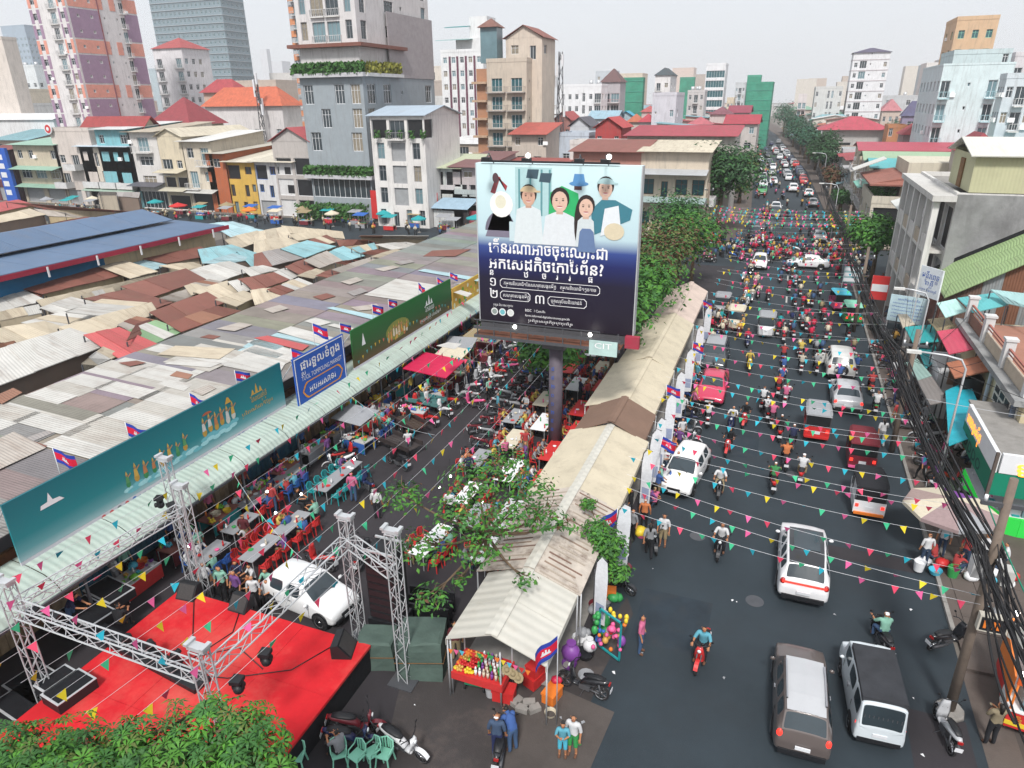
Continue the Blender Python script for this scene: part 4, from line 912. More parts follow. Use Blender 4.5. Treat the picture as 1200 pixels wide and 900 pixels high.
mat('neon_green', (.02,.42,.05), var=.05, emit=.55); mat('board_green', '#0d7d62', rough=.55, var=.1, sc=1); mat('white_lit', (.66,.68,.7), var=.05, emit=.05)
pp('wall', MB().box(10.6,17,31.6,37,0,2.3), [MATS['wallpaint']], (.35,.38,.4))
pp('roof', MB().box(9.75,17,30.85,37,4.0,4.1), [MATS['concrete']])
pp('green_board', MB().box(9.6,9.75,30.7,36.2,2.3,3.35), [MATS['board_green']]); pp('green_board', MB().box(9.75,17,30.7,30.85,2.3,3.35), [MATS['board_green']])
pp('white_board', MB().box(9.56,9.72,30.66,36.0,3.38,4.25), [MATS['white_lit']]); pp('white_board', MB().box(9.80,17,30.66,30.84,3.38,4.25), [MATS['white_lit']])
pp('edge_post', MB().box(9.54,9.66,30.6,30.72,2.25,4.3), [MATS['trim']], (.1,.08,.07))
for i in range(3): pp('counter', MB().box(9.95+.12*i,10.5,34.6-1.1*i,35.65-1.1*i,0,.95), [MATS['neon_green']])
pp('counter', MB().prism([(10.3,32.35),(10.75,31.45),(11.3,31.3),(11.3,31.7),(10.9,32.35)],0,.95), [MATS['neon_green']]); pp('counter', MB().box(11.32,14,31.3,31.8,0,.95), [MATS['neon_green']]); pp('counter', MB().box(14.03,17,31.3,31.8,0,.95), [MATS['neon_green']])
pp('counter_top', MB().box(10.0,10.7,32.4,35.7,.955,1.0), [MATS['white']]); pp('counter_top', MB().prism([(10.3,32.4),(10.75,31.5),(17,31.35),(17,31.85),(10.9,32.4)],.955,1.0), [MATS['white']])
for i in range(14):
 x, y = (10.2 + U(0, .4), 32.6 + i * .42) if i < 7 else (11 + (i - 7) * .8, 31.5)
 pp('phone', MB().box(x,x+.28,y,y+.18,1.0,1.06), [MATS['plastic']], pick(C['teal'],C['navy'],C['cyan'],C['pink'],C['white'])); pp('display_case', MB().box(x+.35,x+.6,y,y+.3,1.0,1.35), [MATS['glass_pale']])
for k in range(6): pp('glass_case', MB().box(11.5+k*.9,12.2+k*.9,31.9,32.4,0,1.25), [MATS['glass_pale']])
pp('pavement_slab', MB().box(9.2,9.6,30,37,.125,.16), [MATS['trim']], (.3,.28,.27))
def awn(name, label, pts, col, th=.05, m='tin_clean', cat='awning', posts=True):
 o = sum((Vector(p) for p in pts), Vector()) / 4; o.z = 0
 t = thing(name, label, cat, o)
 mb = MB().slab(pts, th).xf(Matrix.Translation(-o)); obj('roof_sheet', mb, t, mats=[MATS[m]], col=col)
 if posts:
  for p in pts: obj('post', MB().cyl((p[0],p[1],0),(p[0],p[1],p[2]-.1),.04,n=5).xf(Matrix.Translation(-o)), t, mats=[MATS['steel_dark']])
 return t
A_ = lambda px, py, x: tuple(onx(px, py, x))
mat('tarp', oc=True, rough=.6, var=.15, sc=1.5, bump=.05, bsc=2.5)
def ax(name, label, q, xs, col, **k): return awn(name, label, [A_(p[0], p[1], x) for p, x in zip(q, xs)], col, **k)
def atq(q, zs): return [tuple(at(p[0], p[1], z)) for p, z in zip(q, zs)]
awn('tarp_roof', 'bright blue tarpaulin roof over the kiosks below the yellow house', atq(((1108,458),(1135,445),(1160,505),(1112,522)),(3.0,3.3,3.2,2.6)), (.02,.38,.48), m='tarp')
awn('awning', 'raspberry red corrugated awning beside the yellow house', atq(((1098,388),(1127,384),(1146,408),(1112,415)),(4.9,5.0,4.9,4.4)), (.50,.06,.11))
awn('awning', 'teal metal awning left of the raspberry red one', atq(((1060,383),(1094,380),(1100,400),(1070,402)),(3.4,3.7,3.7,3.2)), (.02,.33,.34))
awn('awning', 'lower teal metal awning under the first teal one', atq(((1074,405),(1096,402),(1100,420),(1085,432)),(2.8,3.0,3.0,2.7)), (.02,.28,.30))
awn('awning', 'brown and ochre striped awning above the raspberry red one', atq(((1087,374),(1110,371),(1122,385),(1099,389)),(4.2,4.6,4.6,4.2)), (.34,.27,.16))
awn('awning', 'mint curved canopy with white front below the green roof', atq(((1098,355),(1120,350),(1134,364),(1108,372)),(5.6,5.9,5.7,5.2)), (.45,.70,.66))
awn('awning', 'turquoise roof sheet right of the mint canopy', atq(((1122,349),(1165,343),(1182,357),(1140,366)),(6.0,6.6,6.4,6.0)), (.12,.45,.47))
awn('awning', 'pale blue roof sheet at the right edge above the white railing', atq(((1161,339),(1212,345),(1212,362),(1180,355)),(7.0,7.2,6.8,6.6)), (.35,.55,.55))
awn('awning', 'grey-green low roof over the pavement stalls nearest the street', atq(((1060,425),(1075,420),(1092,440),(1075,446)),(2.4,2.7,2.7,2.3)), (.28,.42,.38))
awn('awning', 'narrow grey gutter roof along the street front', atq(((1075,446),(1092,441),(1112,470),(1090,474)),(2.4,2.7,2.6,2.3)), (.22,.20,.19))
awn('awning', 'cream flap roof beside the blue notice board', atq(((1052,368),(1063,368),(1072,380),(1058,384)),(3.0,3.2,3.2,3.0)), (.52,.46,.36))
wk = thing('kiosk', 'white boxed kiosk under the raspberry red awning', 'kiosk', (10.4, 45.4, 0))
for nm, bx, c in (('side_wall', (-.6,.9,-1.6,-1.5,0,3.3), (.68,.7,.72)), ('side_wall', (-.6,.9,1.4,1.5,0,3.3), (.68,.7,.72)), ('front_wall', (-.7,-.61,-1.6,1.5,0,3.1), (.64,.66,.68)), ('roof', (-.6,.9,-1.5,1.4,3.0,3.1), (.5,.5,.5)), ('hatch', (-.72,-.70,-.8,.6,1.0,2.0), (.3,.1,.1))):
 obj(nm, MB().box(*bx), wk, mats=[MATS['trim']], col=c)
gh = thing('green_roof_house', 'old house with big light green corrugated roof and dark brick front', 'house', (11.2, 51, 0)); GO = Vector((11.2, 51, 0))
def gp(name, mb, mats, col=None): mb.xf(Matrix.Translation(-GO)); return obj(name, mb, gh, mats=mats, col=col)
tl, bl = at(1089,318,5.9), at(1107,349,5.4); tr, br = at(1290,236,12.0), at(1290,272,10.6)
for i in range(3):
 f0, f1 = i / 3, (i + 1) / 3
 gp('roof_sheet', MB().slab([tl.lerp(bl, f0), tr.lerp(br, f0), tr.lerp(br, f1 - .01), tl.lerp(bl, f1 - .01)], .07), [MATS['tin_clean']], (.30,.42,.20))
for f0, f1, c in ((0,.3,(.16,.10,.08)),(.3,.45,(.30,.33,.34)),(.45,.62,(.22,.10,.06)),(.62,1,(.3,.33,.34))):
 a, b = bl.lerp(br, f0), bl.lerp(br, f1);
 gp('wall_sheet', MB().q([(a.x,a.y+.5,0),(b.x,b.y+.5,0),(b.x,b.y+.5,b.z-.1),(a.x,a.y+.5,a.z-.1)], 0, [(0,0),(b.x-a.x,0),(b.x-a.x,6),(0,6)]), [MATS['tin']], c)
gp('brick_front', MB().box(tl.x+.1, tl.x+.6, bl.y+.6, tl.y-.2, 0, 5.2), [MATS['brick']])
gp('ridge_cap', MB().bar(tl + Vector((0,0,.06)), tr + Vector((0,0,.06)), .25), [MATS['black']])
wt = house('shophouse', 'tall white shophouse with grimy blank flank and olive metal shed on its roof', 'shophouse', (XF+.2, 73), -pi/2, 16, 16, 11.3, (.62,.61,.59), fh=3.75, F=['uuu','.lWlu','lWwll'], R=[], roof='flat', par=.4, bd=1.2, solid=1)
obj('flank', MB().box(16.01,16.12,0,16,0,11.6), wt, mats=[MATS['wall_weathered']])
for x in (0.2, 3.4, 6.6, 9.8, 13, 15.6): obj('column', MB().box(x-.25,x+.25,-1.3,-.9,0,11.3), wt, mats=[MATS['wallpaint']], col=(.66,.65,.63))
for z in (3.7, 7.5):
 for k, (a, b) in enumerate(((.45,3.1),(3.7,6.3),(6.9,9.5),(10.1,12.7),(13.3,15.3))):
  obj('balcony', MB().box(a,b,-1.25,-.01,z-.2,z), wt, mats=[MATS['trim']], col=(.6,.58,.55)); obj('balustrade', MB().box(a,b,-1.22,-1.1,z,z+.95), wt, mats=[MATS['wallpaint']], col=(.45,.38,.30) if k % 2 else (.6,.58,.56))
obj('cornice', MB().box(-.3,16.3,-1.5,-.01,11.1,11.5), wt, mats=[MATS['wallpaint']], col=(.55,.54,.52))
obj('shed_wall', MB().q([(16.05,.6,11.75),(16.05,16,11.75),(16.05,16,14.2),(16.05,.6,14.2)],0,[(0,0),(15,0),(15,2.5),(0,2.5)]).q([(9,.6,11.75),(16.05,.6,11.75),(16.05,.6,14.2),(9,.6,14.2)],0,[(0,0),(7,0),(7,2.5),(0,2.5)]), wt, mats=[MATS['shed_olive']])
obj('shed_wall', MB().box(8.8,9,.6,16,11.75,14.4), wt, mats=[MATS['shed_olive']])
for k in range(4): obj('shed_roof', MB().slab([(16.6,.2+4*k,14.2),(16.6,4.15+4*k,14.2),(12.2,4.15+4*k,15.2),(12.2,.2+4*k,15.2)], .08), wt, mats=[MATS['tin_clean']], col=(.62,.62,.56)); obj('shed_roof', MB().slab([(12.2,.2+4*k,15.2),(12.2,4.15+4*k,15.2),(8.2,4.15+4*k,14.2),(8.2,.2+4*k,14.2)], .08), wt, mats=[MATS['tin_clean']], col=(.62,.62,.56))
obj('shed_door', MB().box(12.0,13.2,.5,.59,11.8,13.8), wt, mats=[MATS['wood']])
h6 = house('shophouse', 'narrow white shophouse with curved white terrace canopy before the crossing', 'shophouse', (XF+.2, 80.2), -pi/2, 7.0, 12, 6.2, (.6,.6,.6), fh=3.1, F=['ud','WW'], R=['','t.t'], roof='flat', bd=1.2, railc=(.6,.6,.62))
obj('canopy', MB().slab([(.3,-1.2,8.2),(6.5,-1.2,8.2),(6.5,1.5,9.2),(.3,1.5,9.2)], .06).slab([(.3,1.5,9.2),(6.5,1.5,9.2),(6.5,6,9.4),(.3,6,9.4)], .06), h6, mats=[MATS['tin_clean']], col=(.62,.63,.60))
obj('roof_room', MB().box(2,6.4,5,11,6.2,9.0), h6, mats=[MATS['wallpaint']], col=(.55,.53,.5))
leafbox('pot_plant', h6, 1, 6, .2, 1.4, 6.9, 8.0, 500, .12, 'hedge', 31)
h8 = house('shophouse', 'cream house with planted terrace and brown roof edge at the far corner', 'shophouse', (10.2, 112), -pi/2, 14, 16, 5.6, (.58,.53,.44), fh=2.8, F=['uuu','W.WW'], R=['','l.ll'], roof='flat', solid=1, par=.9)
obj('upper_room', MB().box(2,13,3,16,5.6,8.4), h8, mats=[MATS['wallpaint']], col=(.50,.42,.32)); obj('roof_edge', MB().slab([(-.6,-.6,8.0),(14.8,-.6,8.0),(14.0,3.5,8.8),(0,3.5,8.8)], .2), h8, mats=[MATS['tile_roof']], col=(.30,.12,.09))
obj('roof_edge', MB().slab([(14.9,-.6,8.0),(14.9,17,8.0),(13.4,17,8.8),(13.4,3,8.8)], .2), h8, mats=[MATS['tile_roof']], col=(.30,.12,.09)); obj('roof_room', MB().box(1,12.5,3.5,16,8.4,10.4), h8, mats=[MATS['wallpaint']], col=(.56,.52,.42))
obj('canopy', MB().slab([(-.5,-1.8,8.6),(3.5,-1.8,8.6),(3.5,2,10.2),(-.5,2,10.2)], .1), h8, mats=[MATS['tin_clean']], col=(.6,.6,.56))
leafbox('terrace_plants', h8, 4, 13.5, .3, 2.6, 6.3, 8.1, 900, .2, 'hedge', 33)
def rh_(y, w, H, lab, col, rc, rt='shedx', **k): return house('shophouse', lab, 'shophouse', (fx(y)[1] + 4.2, y + w), -pi/2, w - .06, k.pop('D', 22), H, col, fh=H / 3, F=['uu','bb','wb'], R=['','.w','w..w'], roof='gable' if rt == 'gable' else 'shed' if rt == 'shed' else 'gablex', rcol=rc, rm='tin_clean', rh=1.0, **k)
rh_(113, 9, 8.6, 'shophouse with long teal and turquoise roof beyond the far corner', (.5,.42,.32), (.10,.38,.40), 'gable', awn=((5.8,1.6,(.2,.5,.4)),))
rh_(122, 8, 9.0, 'shophouse with light green ridged roof beyond the teal-roofed one', (.5,.42,.38), (.30,.42,.28), 'gable')
rh_(131, 12, 9.8, 'long cream house with straight red roof edge on the right of the avenue', (.6,.52,.40), (.40,.07,.10), 'gable', D=28)
q = hpx('house', 'large red-roofed house with bare concrete flank and orange brick end above the avenue', 958, 966, 1040, 152, 200, 'y', col=(.40,.39,.38), right=True, fh=4, F=['','l.','..lll'], roof='hip', rcol=(.42,.07,.10), rm='tin', rh=3, over=1.5, maxd=12)
hpx('house', 'orange brick wall house right of the red-roofed one', 1040, 1041, 1063, 150, 190, 'y', col=(.45,.2,.1), right=True, fh=4, F=['','','w.w'], roof='flat', maxd=12)
hpx('house', 'house with small dark red roof between the brick house and the aqua tower', 1058, 1059, 1084, 158, 165, 'y', col=(.3,.25,.25), right=True, fh=4, F=['','','W'], roof='hip', rcol=(.35,.06,.07), rm='tile_roof', rh=2, maxd=12)
hpx('house', 'house with slate blue hipped roof left of the aqua tower', 1056, 1058, 1086, 136, 240, 'y', col=(.25,.22,.32), right=True, fh=4, F=['','','W'], roof='hip', rcol=(.10,.10,.18), rm='tile_roof', rh=4, maxd=12)
hpx('house', 'house with dark red pyramid roof in front of the aqua tower', 1128, 1132, 1172, 179, 92, 'y', col=(.5,.45,.4), right=True, fh=4, roof='hip', rcol=(.26,.05,.06), rm='tile_roof', rh=2.0, maxd=12)
hpx('house', 'pink-roofed cream villas clustered behind the red-roofed house', 1030, 1034, 1056, 130, 300, 'y', col=(.58,.48,.42), right=True, fh=4, F=['','www','www'], roof='hip', rcol=(.45,.18,.2), rm='tile_roof', rh=4, maxd=14)
for i, (x, y, w, d, H, c, rc) in enumerate(((26,100,14,14,8,(.5,.45,.4),(.5,.48,.4)),(27,118,12,12,8.5,(.55,.5,.45),(.1,.35,.45)),(28,60,14,16,8,(.5,.48,.45),(.4,.4,.38)),(30,80,14,12,7.5,(.55,.5,.42),(.35,.1,.1)),(42,70,14,20,8,(.5,.5,.5),(.5,.46,.4)),(42,96,14,12,9,(.5,.5,.5),(.3,.08,.08)),(22,36,16,12,6,(.5,.45,.4),(.4,.38,.36)),(24,48,12,9,5,(.5,.42,.38),(.4,.3,.25)))):
 house('house', ['grey-roofed house behind the corner house','blue-roofed low house behind the teal roof','grey metal-roofed house behind the white shophouse','dull red-roofed house behind the crossing','beige-roofed house at the right behind the shed','dark red-roofed house at the right','flat house behind the yellow house','tan-roofed lean-to behind the green roof'][i], 'house', (x, y), 0, w, d, H, c, fh=H/2, F=['','w.w'], L=['','ww'], roof=['gable','gablex','shed','hip'][i % 4], rcol=rc, rh=1.8)
# ------------------------------------------------------------ trusses of cables along the right kerb
cab = MATS['rubber']
ct = thing('cable_bundle', 'thick black bundle of overhead cables sagging along the right kerb', 'cables', (7, 40, 0)); CO = Vector((7, 40, 0))
def sag(p, q, s, n=14): p, q = Vector(p), Vector(q); return [p.lerp(q, i / n) - Vector((0, 0, s * 4 * (i / n) * (1 - i / n))) for i in range(n + 1)]
knots = [(6.5,13.0,6.4),(6.6,19.9,5.9),(6.5,38.5,5.3),(6.3,60.5,4.9),(6.3,82,5.2),(5.6,104,5.6),(5.0,140,6.2)]
r3 = random.Random(3)
for k in range(22):
 pts = []
 oy = [(r3.gauss(0, .24), r3.gauss(0, .32)) for _ in knots]
 for i in range(len(knots) - 1):
  a = Vector(knots[i]) + Vector((oy[i][0], 0, oy[i][1])); b = Vector(knots[i+1]) + Vector((oy[i+1][0], 0, oy[i+1][1]))
  sg = sag(a, b, r3.uniform(.15, .75)); pts += sg if not pts else sg[1:]
 obj('cable', MB().tube([p - CO for p in pts], r3.choice([.016,.024,.034]), n=4), ct, mats=[cab])
def wire(label, p, q, s=.6, r=.015, m='rubber', name='wire'):
 p, q = Vector(p), Vector(q); o = tag(obj(name, MB().tube([a - p for a in sag(p, q, s)], r, n=4), None, p, mats=[MATS[m]]), label, 'wire'); return o
wire('dark wire from the utility pole over to the yellow house', (6.9,36,6.2), (14,27,6.4), .5); wire('second wire from the street pole towards the phone shop', (7.0,38.5,6.0), (15,30,5.8), .4)
wire('thin pale wire crossing to the right above the phone shop', (7,33,5.4), (16,32,5.6), .2, .012, 'steel'); wire('thin teal cable falling past the right edge by the near pole', (6.9,22,6.6), (7.2,14,6.3), .3, .02, 'board_green')
for i in range(6): wire('thin service wire running from the cable bundle to the house fronts', (7.0,38.5 + i*.3,5.4), (11.2,41+i*6,5.0+.6*i), .5, .013)
mat('concrete_pole', '#7a6d62', rough=.9, var=.3, sc=2, dirt=.6, dcol=(.06,.05,.05), dsc=2)
def upole(x, y, h, label, r=.13, dx=0, boxes=True):
 t = thing('utility_pole', label, 'utility pole', (x, y, 0)); top = Vector((dx, 0, h))
 obj('pole', MB().tube([Vector((0,0,0)), top*.5, top], .15, n=10, rs=[r, r*.85, r*.7]), t, mats=[MATS['concrete_pole']])
 obj('crossarm', MB().box(dx-.6,dx+.6,-.05,.05,h-.9,h-.78), t, mats=[MATS['steel_dark']])
 for k in range(3): obj('insulator', MB().cyl((dx-.5+.5*k,0,h-.78),(dx-.5+.5*k,0,h-.6),.05,n=8), t, mats=[MATS['white']])
 obj('strap', MB().cyl((dx*.6-.01,0,h*.6),(dx*.62,0,h*.62),r*.95,n=10), t, mats=[MATS['steel_dark']])
 return t
u1 = upole(6.9, 19.9, 8.4, 'near concrete utility pole with open white junction box on the right', .15, -.15)
o = obj('junction_box', MB().box(-.1,.65,-.42,-.2,3.6,4.15), u1, mats=[MATS['trim']], col=(.55,.52,.45)); obj('box_inside', MB().box(-.05,.60,-.43,-.425,3.65,4.1), u1, mats=[MATS['black']])
obj('box_door', MB().box(0,.02,-.5,0,0,.55), u1, (.66,-.42,3.6), rz=rad(35), mats=[MATS['trim']], col=(.62,.62,.58))
for k in range(5): obj('connector', MB().box(.02+.11*k,.09+.11*k,-.46,-.432,3.75,4.0), u1, mats=[MATS['plastic']], col=pick(C['green'],C['orange'],C['black']))
obj('meter_box', MB().box(-.55,-.2,-.2,.2,5.2,5.75), u1, mats=[MATS['trim']], col=(.6,.6,.6)); obj('meter_box', MB().box(.2,.5,-.2,.2,5.1,5.6), u1, mats=[MATS['trim']], col=(.5,.5,.48))
cl = MB()
for k in range(9): a = k*.7; cl.tube([(0,0,4.3+.2*k),(.22*cos(a),.22*sin(a),4.4+.2*k),(0,0,4.7+.2*k)], .03, n=4)
q = obj('cable_coil', cl, u1, mats=[cab]); q['kind'] = 'stuff'
obj('footing', MB().cyl((0,0,0),(0,0,.14),.45,.4,n=9), u1, mats=[MATS['concrete']])
upole(7.2, 38.4, 7.0, 'second utility pole from the viewer, wrapped in cable coils', .16)
upole(6.7, 60.5, 7.0, 'third utility pole from the viewer on the right kerb', .16); upole(6.6, 81, 7.5, 'utility pole at the near right corner of the crossing', .16); upole(5.6, 104, 7.5, 'utility pole at the far right corner of the crossing', .16)
upole(ony(832,225,99).x, 97.6, 7.5, 'utility pole in front of the corner house on the left of the crossing', .18)
def lamp(x, y, h, arm, label, rz=0):
 t = thing('street_lamp', label, 'street lamp', (x, y, 0), rz)
 obj('pole', MB().tube([(0,0,0),(0,0,h*.6),(0,0,h*.92),(-.25,0,h*.98),(-.9,0,h),(-arm,0,h+.05)], .05, n=7), t, mats=[MATS['steel']])
 obj('lamp_head', MB().box(-arm-.6,-arm,-.12,.12,h-.03,h+.1), t, mats=[MATS['trim']], col=(.62,.62,.6)); return t
lamp(8.7, 34.6, 7.0, 1.9, 'tall grey street lamp leaning over the phone shop kerb'); lamp(9.0, 47.0, 7.0, 1.4, 'grey street lamp beside the raspberry red awning')
lamp(5.2+1.2, 101, 7.5, 1.8, 'street lamp beyond the crossing on the right'); lamp(fx(150)[1]+.5, 150, 8, 2, 'slim street lamp further along the avenue')
def board(name, lab, px, x, w, h, z, rz, col, lines, head=None, ink='ink_blue'):
 t = thing(name, lab, 'sign', (px[0], px[1], 0), rz)
 obj('board', MB().box(-w/2,w/2,-.04,.04,z,z+h), t, mats=[MATS['trim']], col=col)
 for s in (-1, 1): obj('post', MB().cyl((s*w*.48,.06,0),(s*w*.48,.06,z+h),.04,n=6), t, mats=[MATS['steel']])
 return t
# ------------------------------------------------------------ people: one skinned body per pose
J0 = dict(pel=(0,0,.93), che=(0,0,1.22), nck=(0,0,1.42), hd1=(0,.02,1.50), hd2=(0,.015,1.60),
          shl=(-.175,0,1.36), ell=(-.24,-.02,1.10), wrl=(-.25,.06,.86), hal=(-.25,.09,.78), shr=(.175,0,1.36), elr=(.24,-.02,1.10), wrr=(.25,.06,.86), har=(.25,.09,.78),
          hpl=(-.09,0,.88), knl=(-.10,.02,.48), anl=(-.11,-.02,.09), tol=(-.12,.13,.03), hpr=(.09,0,.88), knr=(.10,.02,.48), anr=(.11,-.02,.09), tor=(.12,.13,.03))
RAD = dict(pel=.135, che=.135, nck=.05, hd1=.075, hd2=.088, shl=.062, ell=.045, wrl=.03, hal=.034, hpl=.088, knl=.06, anl=.042, tol=.034)
BON = [('pel','che','t'),('che','nck','t'),('nck','hd1','h'),('hd1','hd2','h'),('che','shl','t'),('shl','ell','u'),('ell','wrl','f'),('wrl','hal','f'),('che','shr','t'),('shr','elr','u'),('elr','wrr','f'),('wrr','har','f'),
       ('pel','hpl','l'),('hpl','knl','l'),('knl','anl','c'),('anl','tol','s'),('pel','hpr','l'),('hpr','knr','l'),('knr','anr','c'),('anr','tor','s')]
def pose(**k): d = dict(J0); d.update(k); return d
WS = bpy.data.scenes.new('workbench')
def evalmesh(o):
 WS.collection.objects.link(o); vl = WS.view_layers[0]; vl.update(); r = bpy.data.meshes.new_from_object(o.evaluated_get(vl.depsgraph)); WS.collection.objects.unlink(o); return r
POSES = {
 'stand': pose(),
 'walk': pose(knl=(-.1,.16,.5), anl=(-.1,.18,.10), tol=(-.1,.33,.05), knr=(.1,-.02,.48), anr=(.1,-.28,.14), tor=(.1,-.16,.04), ell=(-.24,-.12,1.13), wrl=(-.25,-.16,.9), hal=(-.25,-.17,.83), elr=(.24,.08,1.12), wrr=(.24,.25,.98), har=(.24,.31,.94)),
 'arms': pose(ell=(-.24,.08,1.12), wrl=(-.08,.24,1.12), hal=(-.02,.26,1.14), elr=(.24,.1,1.12), wrr=(.1,.27,1.18), har=(.04,.3,1.22)),
 'lean': pose(che=(0,.16,1.17), nck=(0,.30,1.30), hd1=(0,.36,1.36), hd2=(0,.40,1.44), shl=(-.17,.25,1.25), shr=(.17,.25,1.25), ell=(-.2,.34,1.02), elr=(.2,.34,1.02), wrl=(-.14,.55,.95), wrr=(.14,.55,.95), hal=(-.12,.63,.94), har=(.12,.63,.94)),
 'ride': pose(pel=(0,-.12,.80), che=(0,-.06,1.08), nck=(0,-.02,1.29), hd1=(0,.0,1.37), hd2=(0,.0,1.47), shl=(-.175,-.04,1.22), shr=(.175,-.04,1.22), ell=(-.27,.10,1.02), elr=(.27,.10,1.02), wrl=(-.27,.34,1.02), wrr=(.27,.34,1.02), hal=(-.27,.42,1.02), har=(.27,.42,1.02),
      hpl=(-.1,-.08,.77), hpr=(.1,-.08,.77), knl=(-.17,.30,.68), knr=(.17,.30,.68), anl=(-.17,.26,.30), anr=(.17,.26,.30), tol=(-.17,.42,.27), tor=(.17,.42,.27)),
 'sit': pose(pel=(0,-.05,.52), che=(0,0,.80), nck=(0,.06,1.02), hd1=(0,.09,1.09), hd2=(0,.10,1.19), shl=(-.17,.04,.95), shr=(.17,.04,.95), ell=(-.22,.16,.76), elr=(.22,.16,.76), wrl=(-.14,.38,.78), wrr=(.14,.38,.78), hal=(-.1,.45,.78), har=(.1,.45,.78),
      hpl=(-.09,0,.50), hpr=(.09,0,.50), knl=(-.12,.40,.50), knr=(.12,.40,.50), anl=(-.12,.38,.10), anr=(.12,.38,.10), tol=(-.12,.53,.04), tor=(.12,.53,.04)),
 'crouch': pose(pel=(0,-.15,.35), che=(0,.0,.62), nck=(0,.12,.82), hd1=(0,.17,.88), hd2=(0,.2,.97), shl=(-.17,.08,.77), shr=(.17,.08,.77), ell=(-.22,.25,.6), elr=(.22,.25,.6), wrl=(-.1,.42,.5), wrr=(.1,.42,.5), hal=(-.08,.5,.47), har=(.08,.5,.47),
      hpl=(-.1,-.1,.33), hpr=(.1,-.1,.33), knl=(-.15,.28,.48), knr=(.15,.28,.48), anl=(-.13,.06,.08), anr=(.13,.06,.08), tol=(-.13,.22,.03), tor=(.13,.22,.03)),
}
MATS['shirt'] = MATS['cloth']
for nm, c in (('jeans','#2c3d55'),('trouser_black','#15161a'),('trouser_khaki','#7a6a50'),('trouser_grey','#4a4c52')): mat(nm, c, rough=.9, var=.15, sc=8)
mat('shoe', '#cfcac4', rough=.7, var=.2); mat('shoe_dark', '#1c1a1a', rough=.7)
def skinned(js, fingers):
 names = list(js); me = bpy.data.meshes.new('tmp'); vs_ = [js[n] for n in names]; es = [(names.index(a), names.index(b)) for a, b, _ in BON]
 rr = [RAD[n] if n in RAD else RAD[n[:-1] + 'l'] for n in names]
 if fingers:
  for s in ('l', 'r'):
   h = Vector(js['ha'+s]); w = Vector(js['wr'+s]); d = (h - w).normalized(); sd = d.cross(Vector((0,0,1)) if abs(d.z) < .8 else Vector((0,1,0))).normalized(); nn = sd.cross(d)
   hi = names.index('ha'+s)
   for k, (o, ln) in enumerate(((-.028,.062),(-.010,.075),(.010,.072),(.028,.058))):
    a = len(vs_); vs_.append(tuple(h + d*.035 + sd*o)); vs_.append(tuple(h + d*(.035+ln*.55) + sd*o*1.2 - nn*.008)); vs_.append(tuple(h + d*(.035+ln) + sd*o*1.25 - nn*.028))
    rr += [.010,.009,.007]; es += [(hi,a),(a,a+1),(a+1,a+2)]
   a = len(vs_); vs_.append(tuple(h - d*.02 + sd*.04)); vs_.append(tuple(h + d*.025 + sd*.062 - nn*.01)); rr += [.012,.009]; es += [(hi,a),(a,a+1)]
 me.from_pydata(vs_, es, []); o = bpy.data.objects.new('tmp', me)
 o.modifiers.new('s', 'SKIN'); o.modifiers['s'].use_smooth_shade = True
 sv = me.skin_vertices[0].data
 for i, r in enumerate(rr):
  sv[i].radius = (r, r); sv[i].use_root = (i == 0)
 i = names.index('pel'); sv[i].radius = (.15, .11); i = names.index('che'); sv[i].radius = (.16, .11)
 m2 = o.modifiers.new('u', 'SUBSURF'); m2.levels = 1; m2.render_levels = 1
 r = evalmesh(o); bpy.data.objects.remove(o); bpy.data.meshes.remove(me); return r
def seg_d(p, a, b):
 ab = b - a; t = max(0, min(1, (p - a).dot(ab) / max(ab.length_squared, 1e-9))); return (p - a - ab * t).length
PB = {}
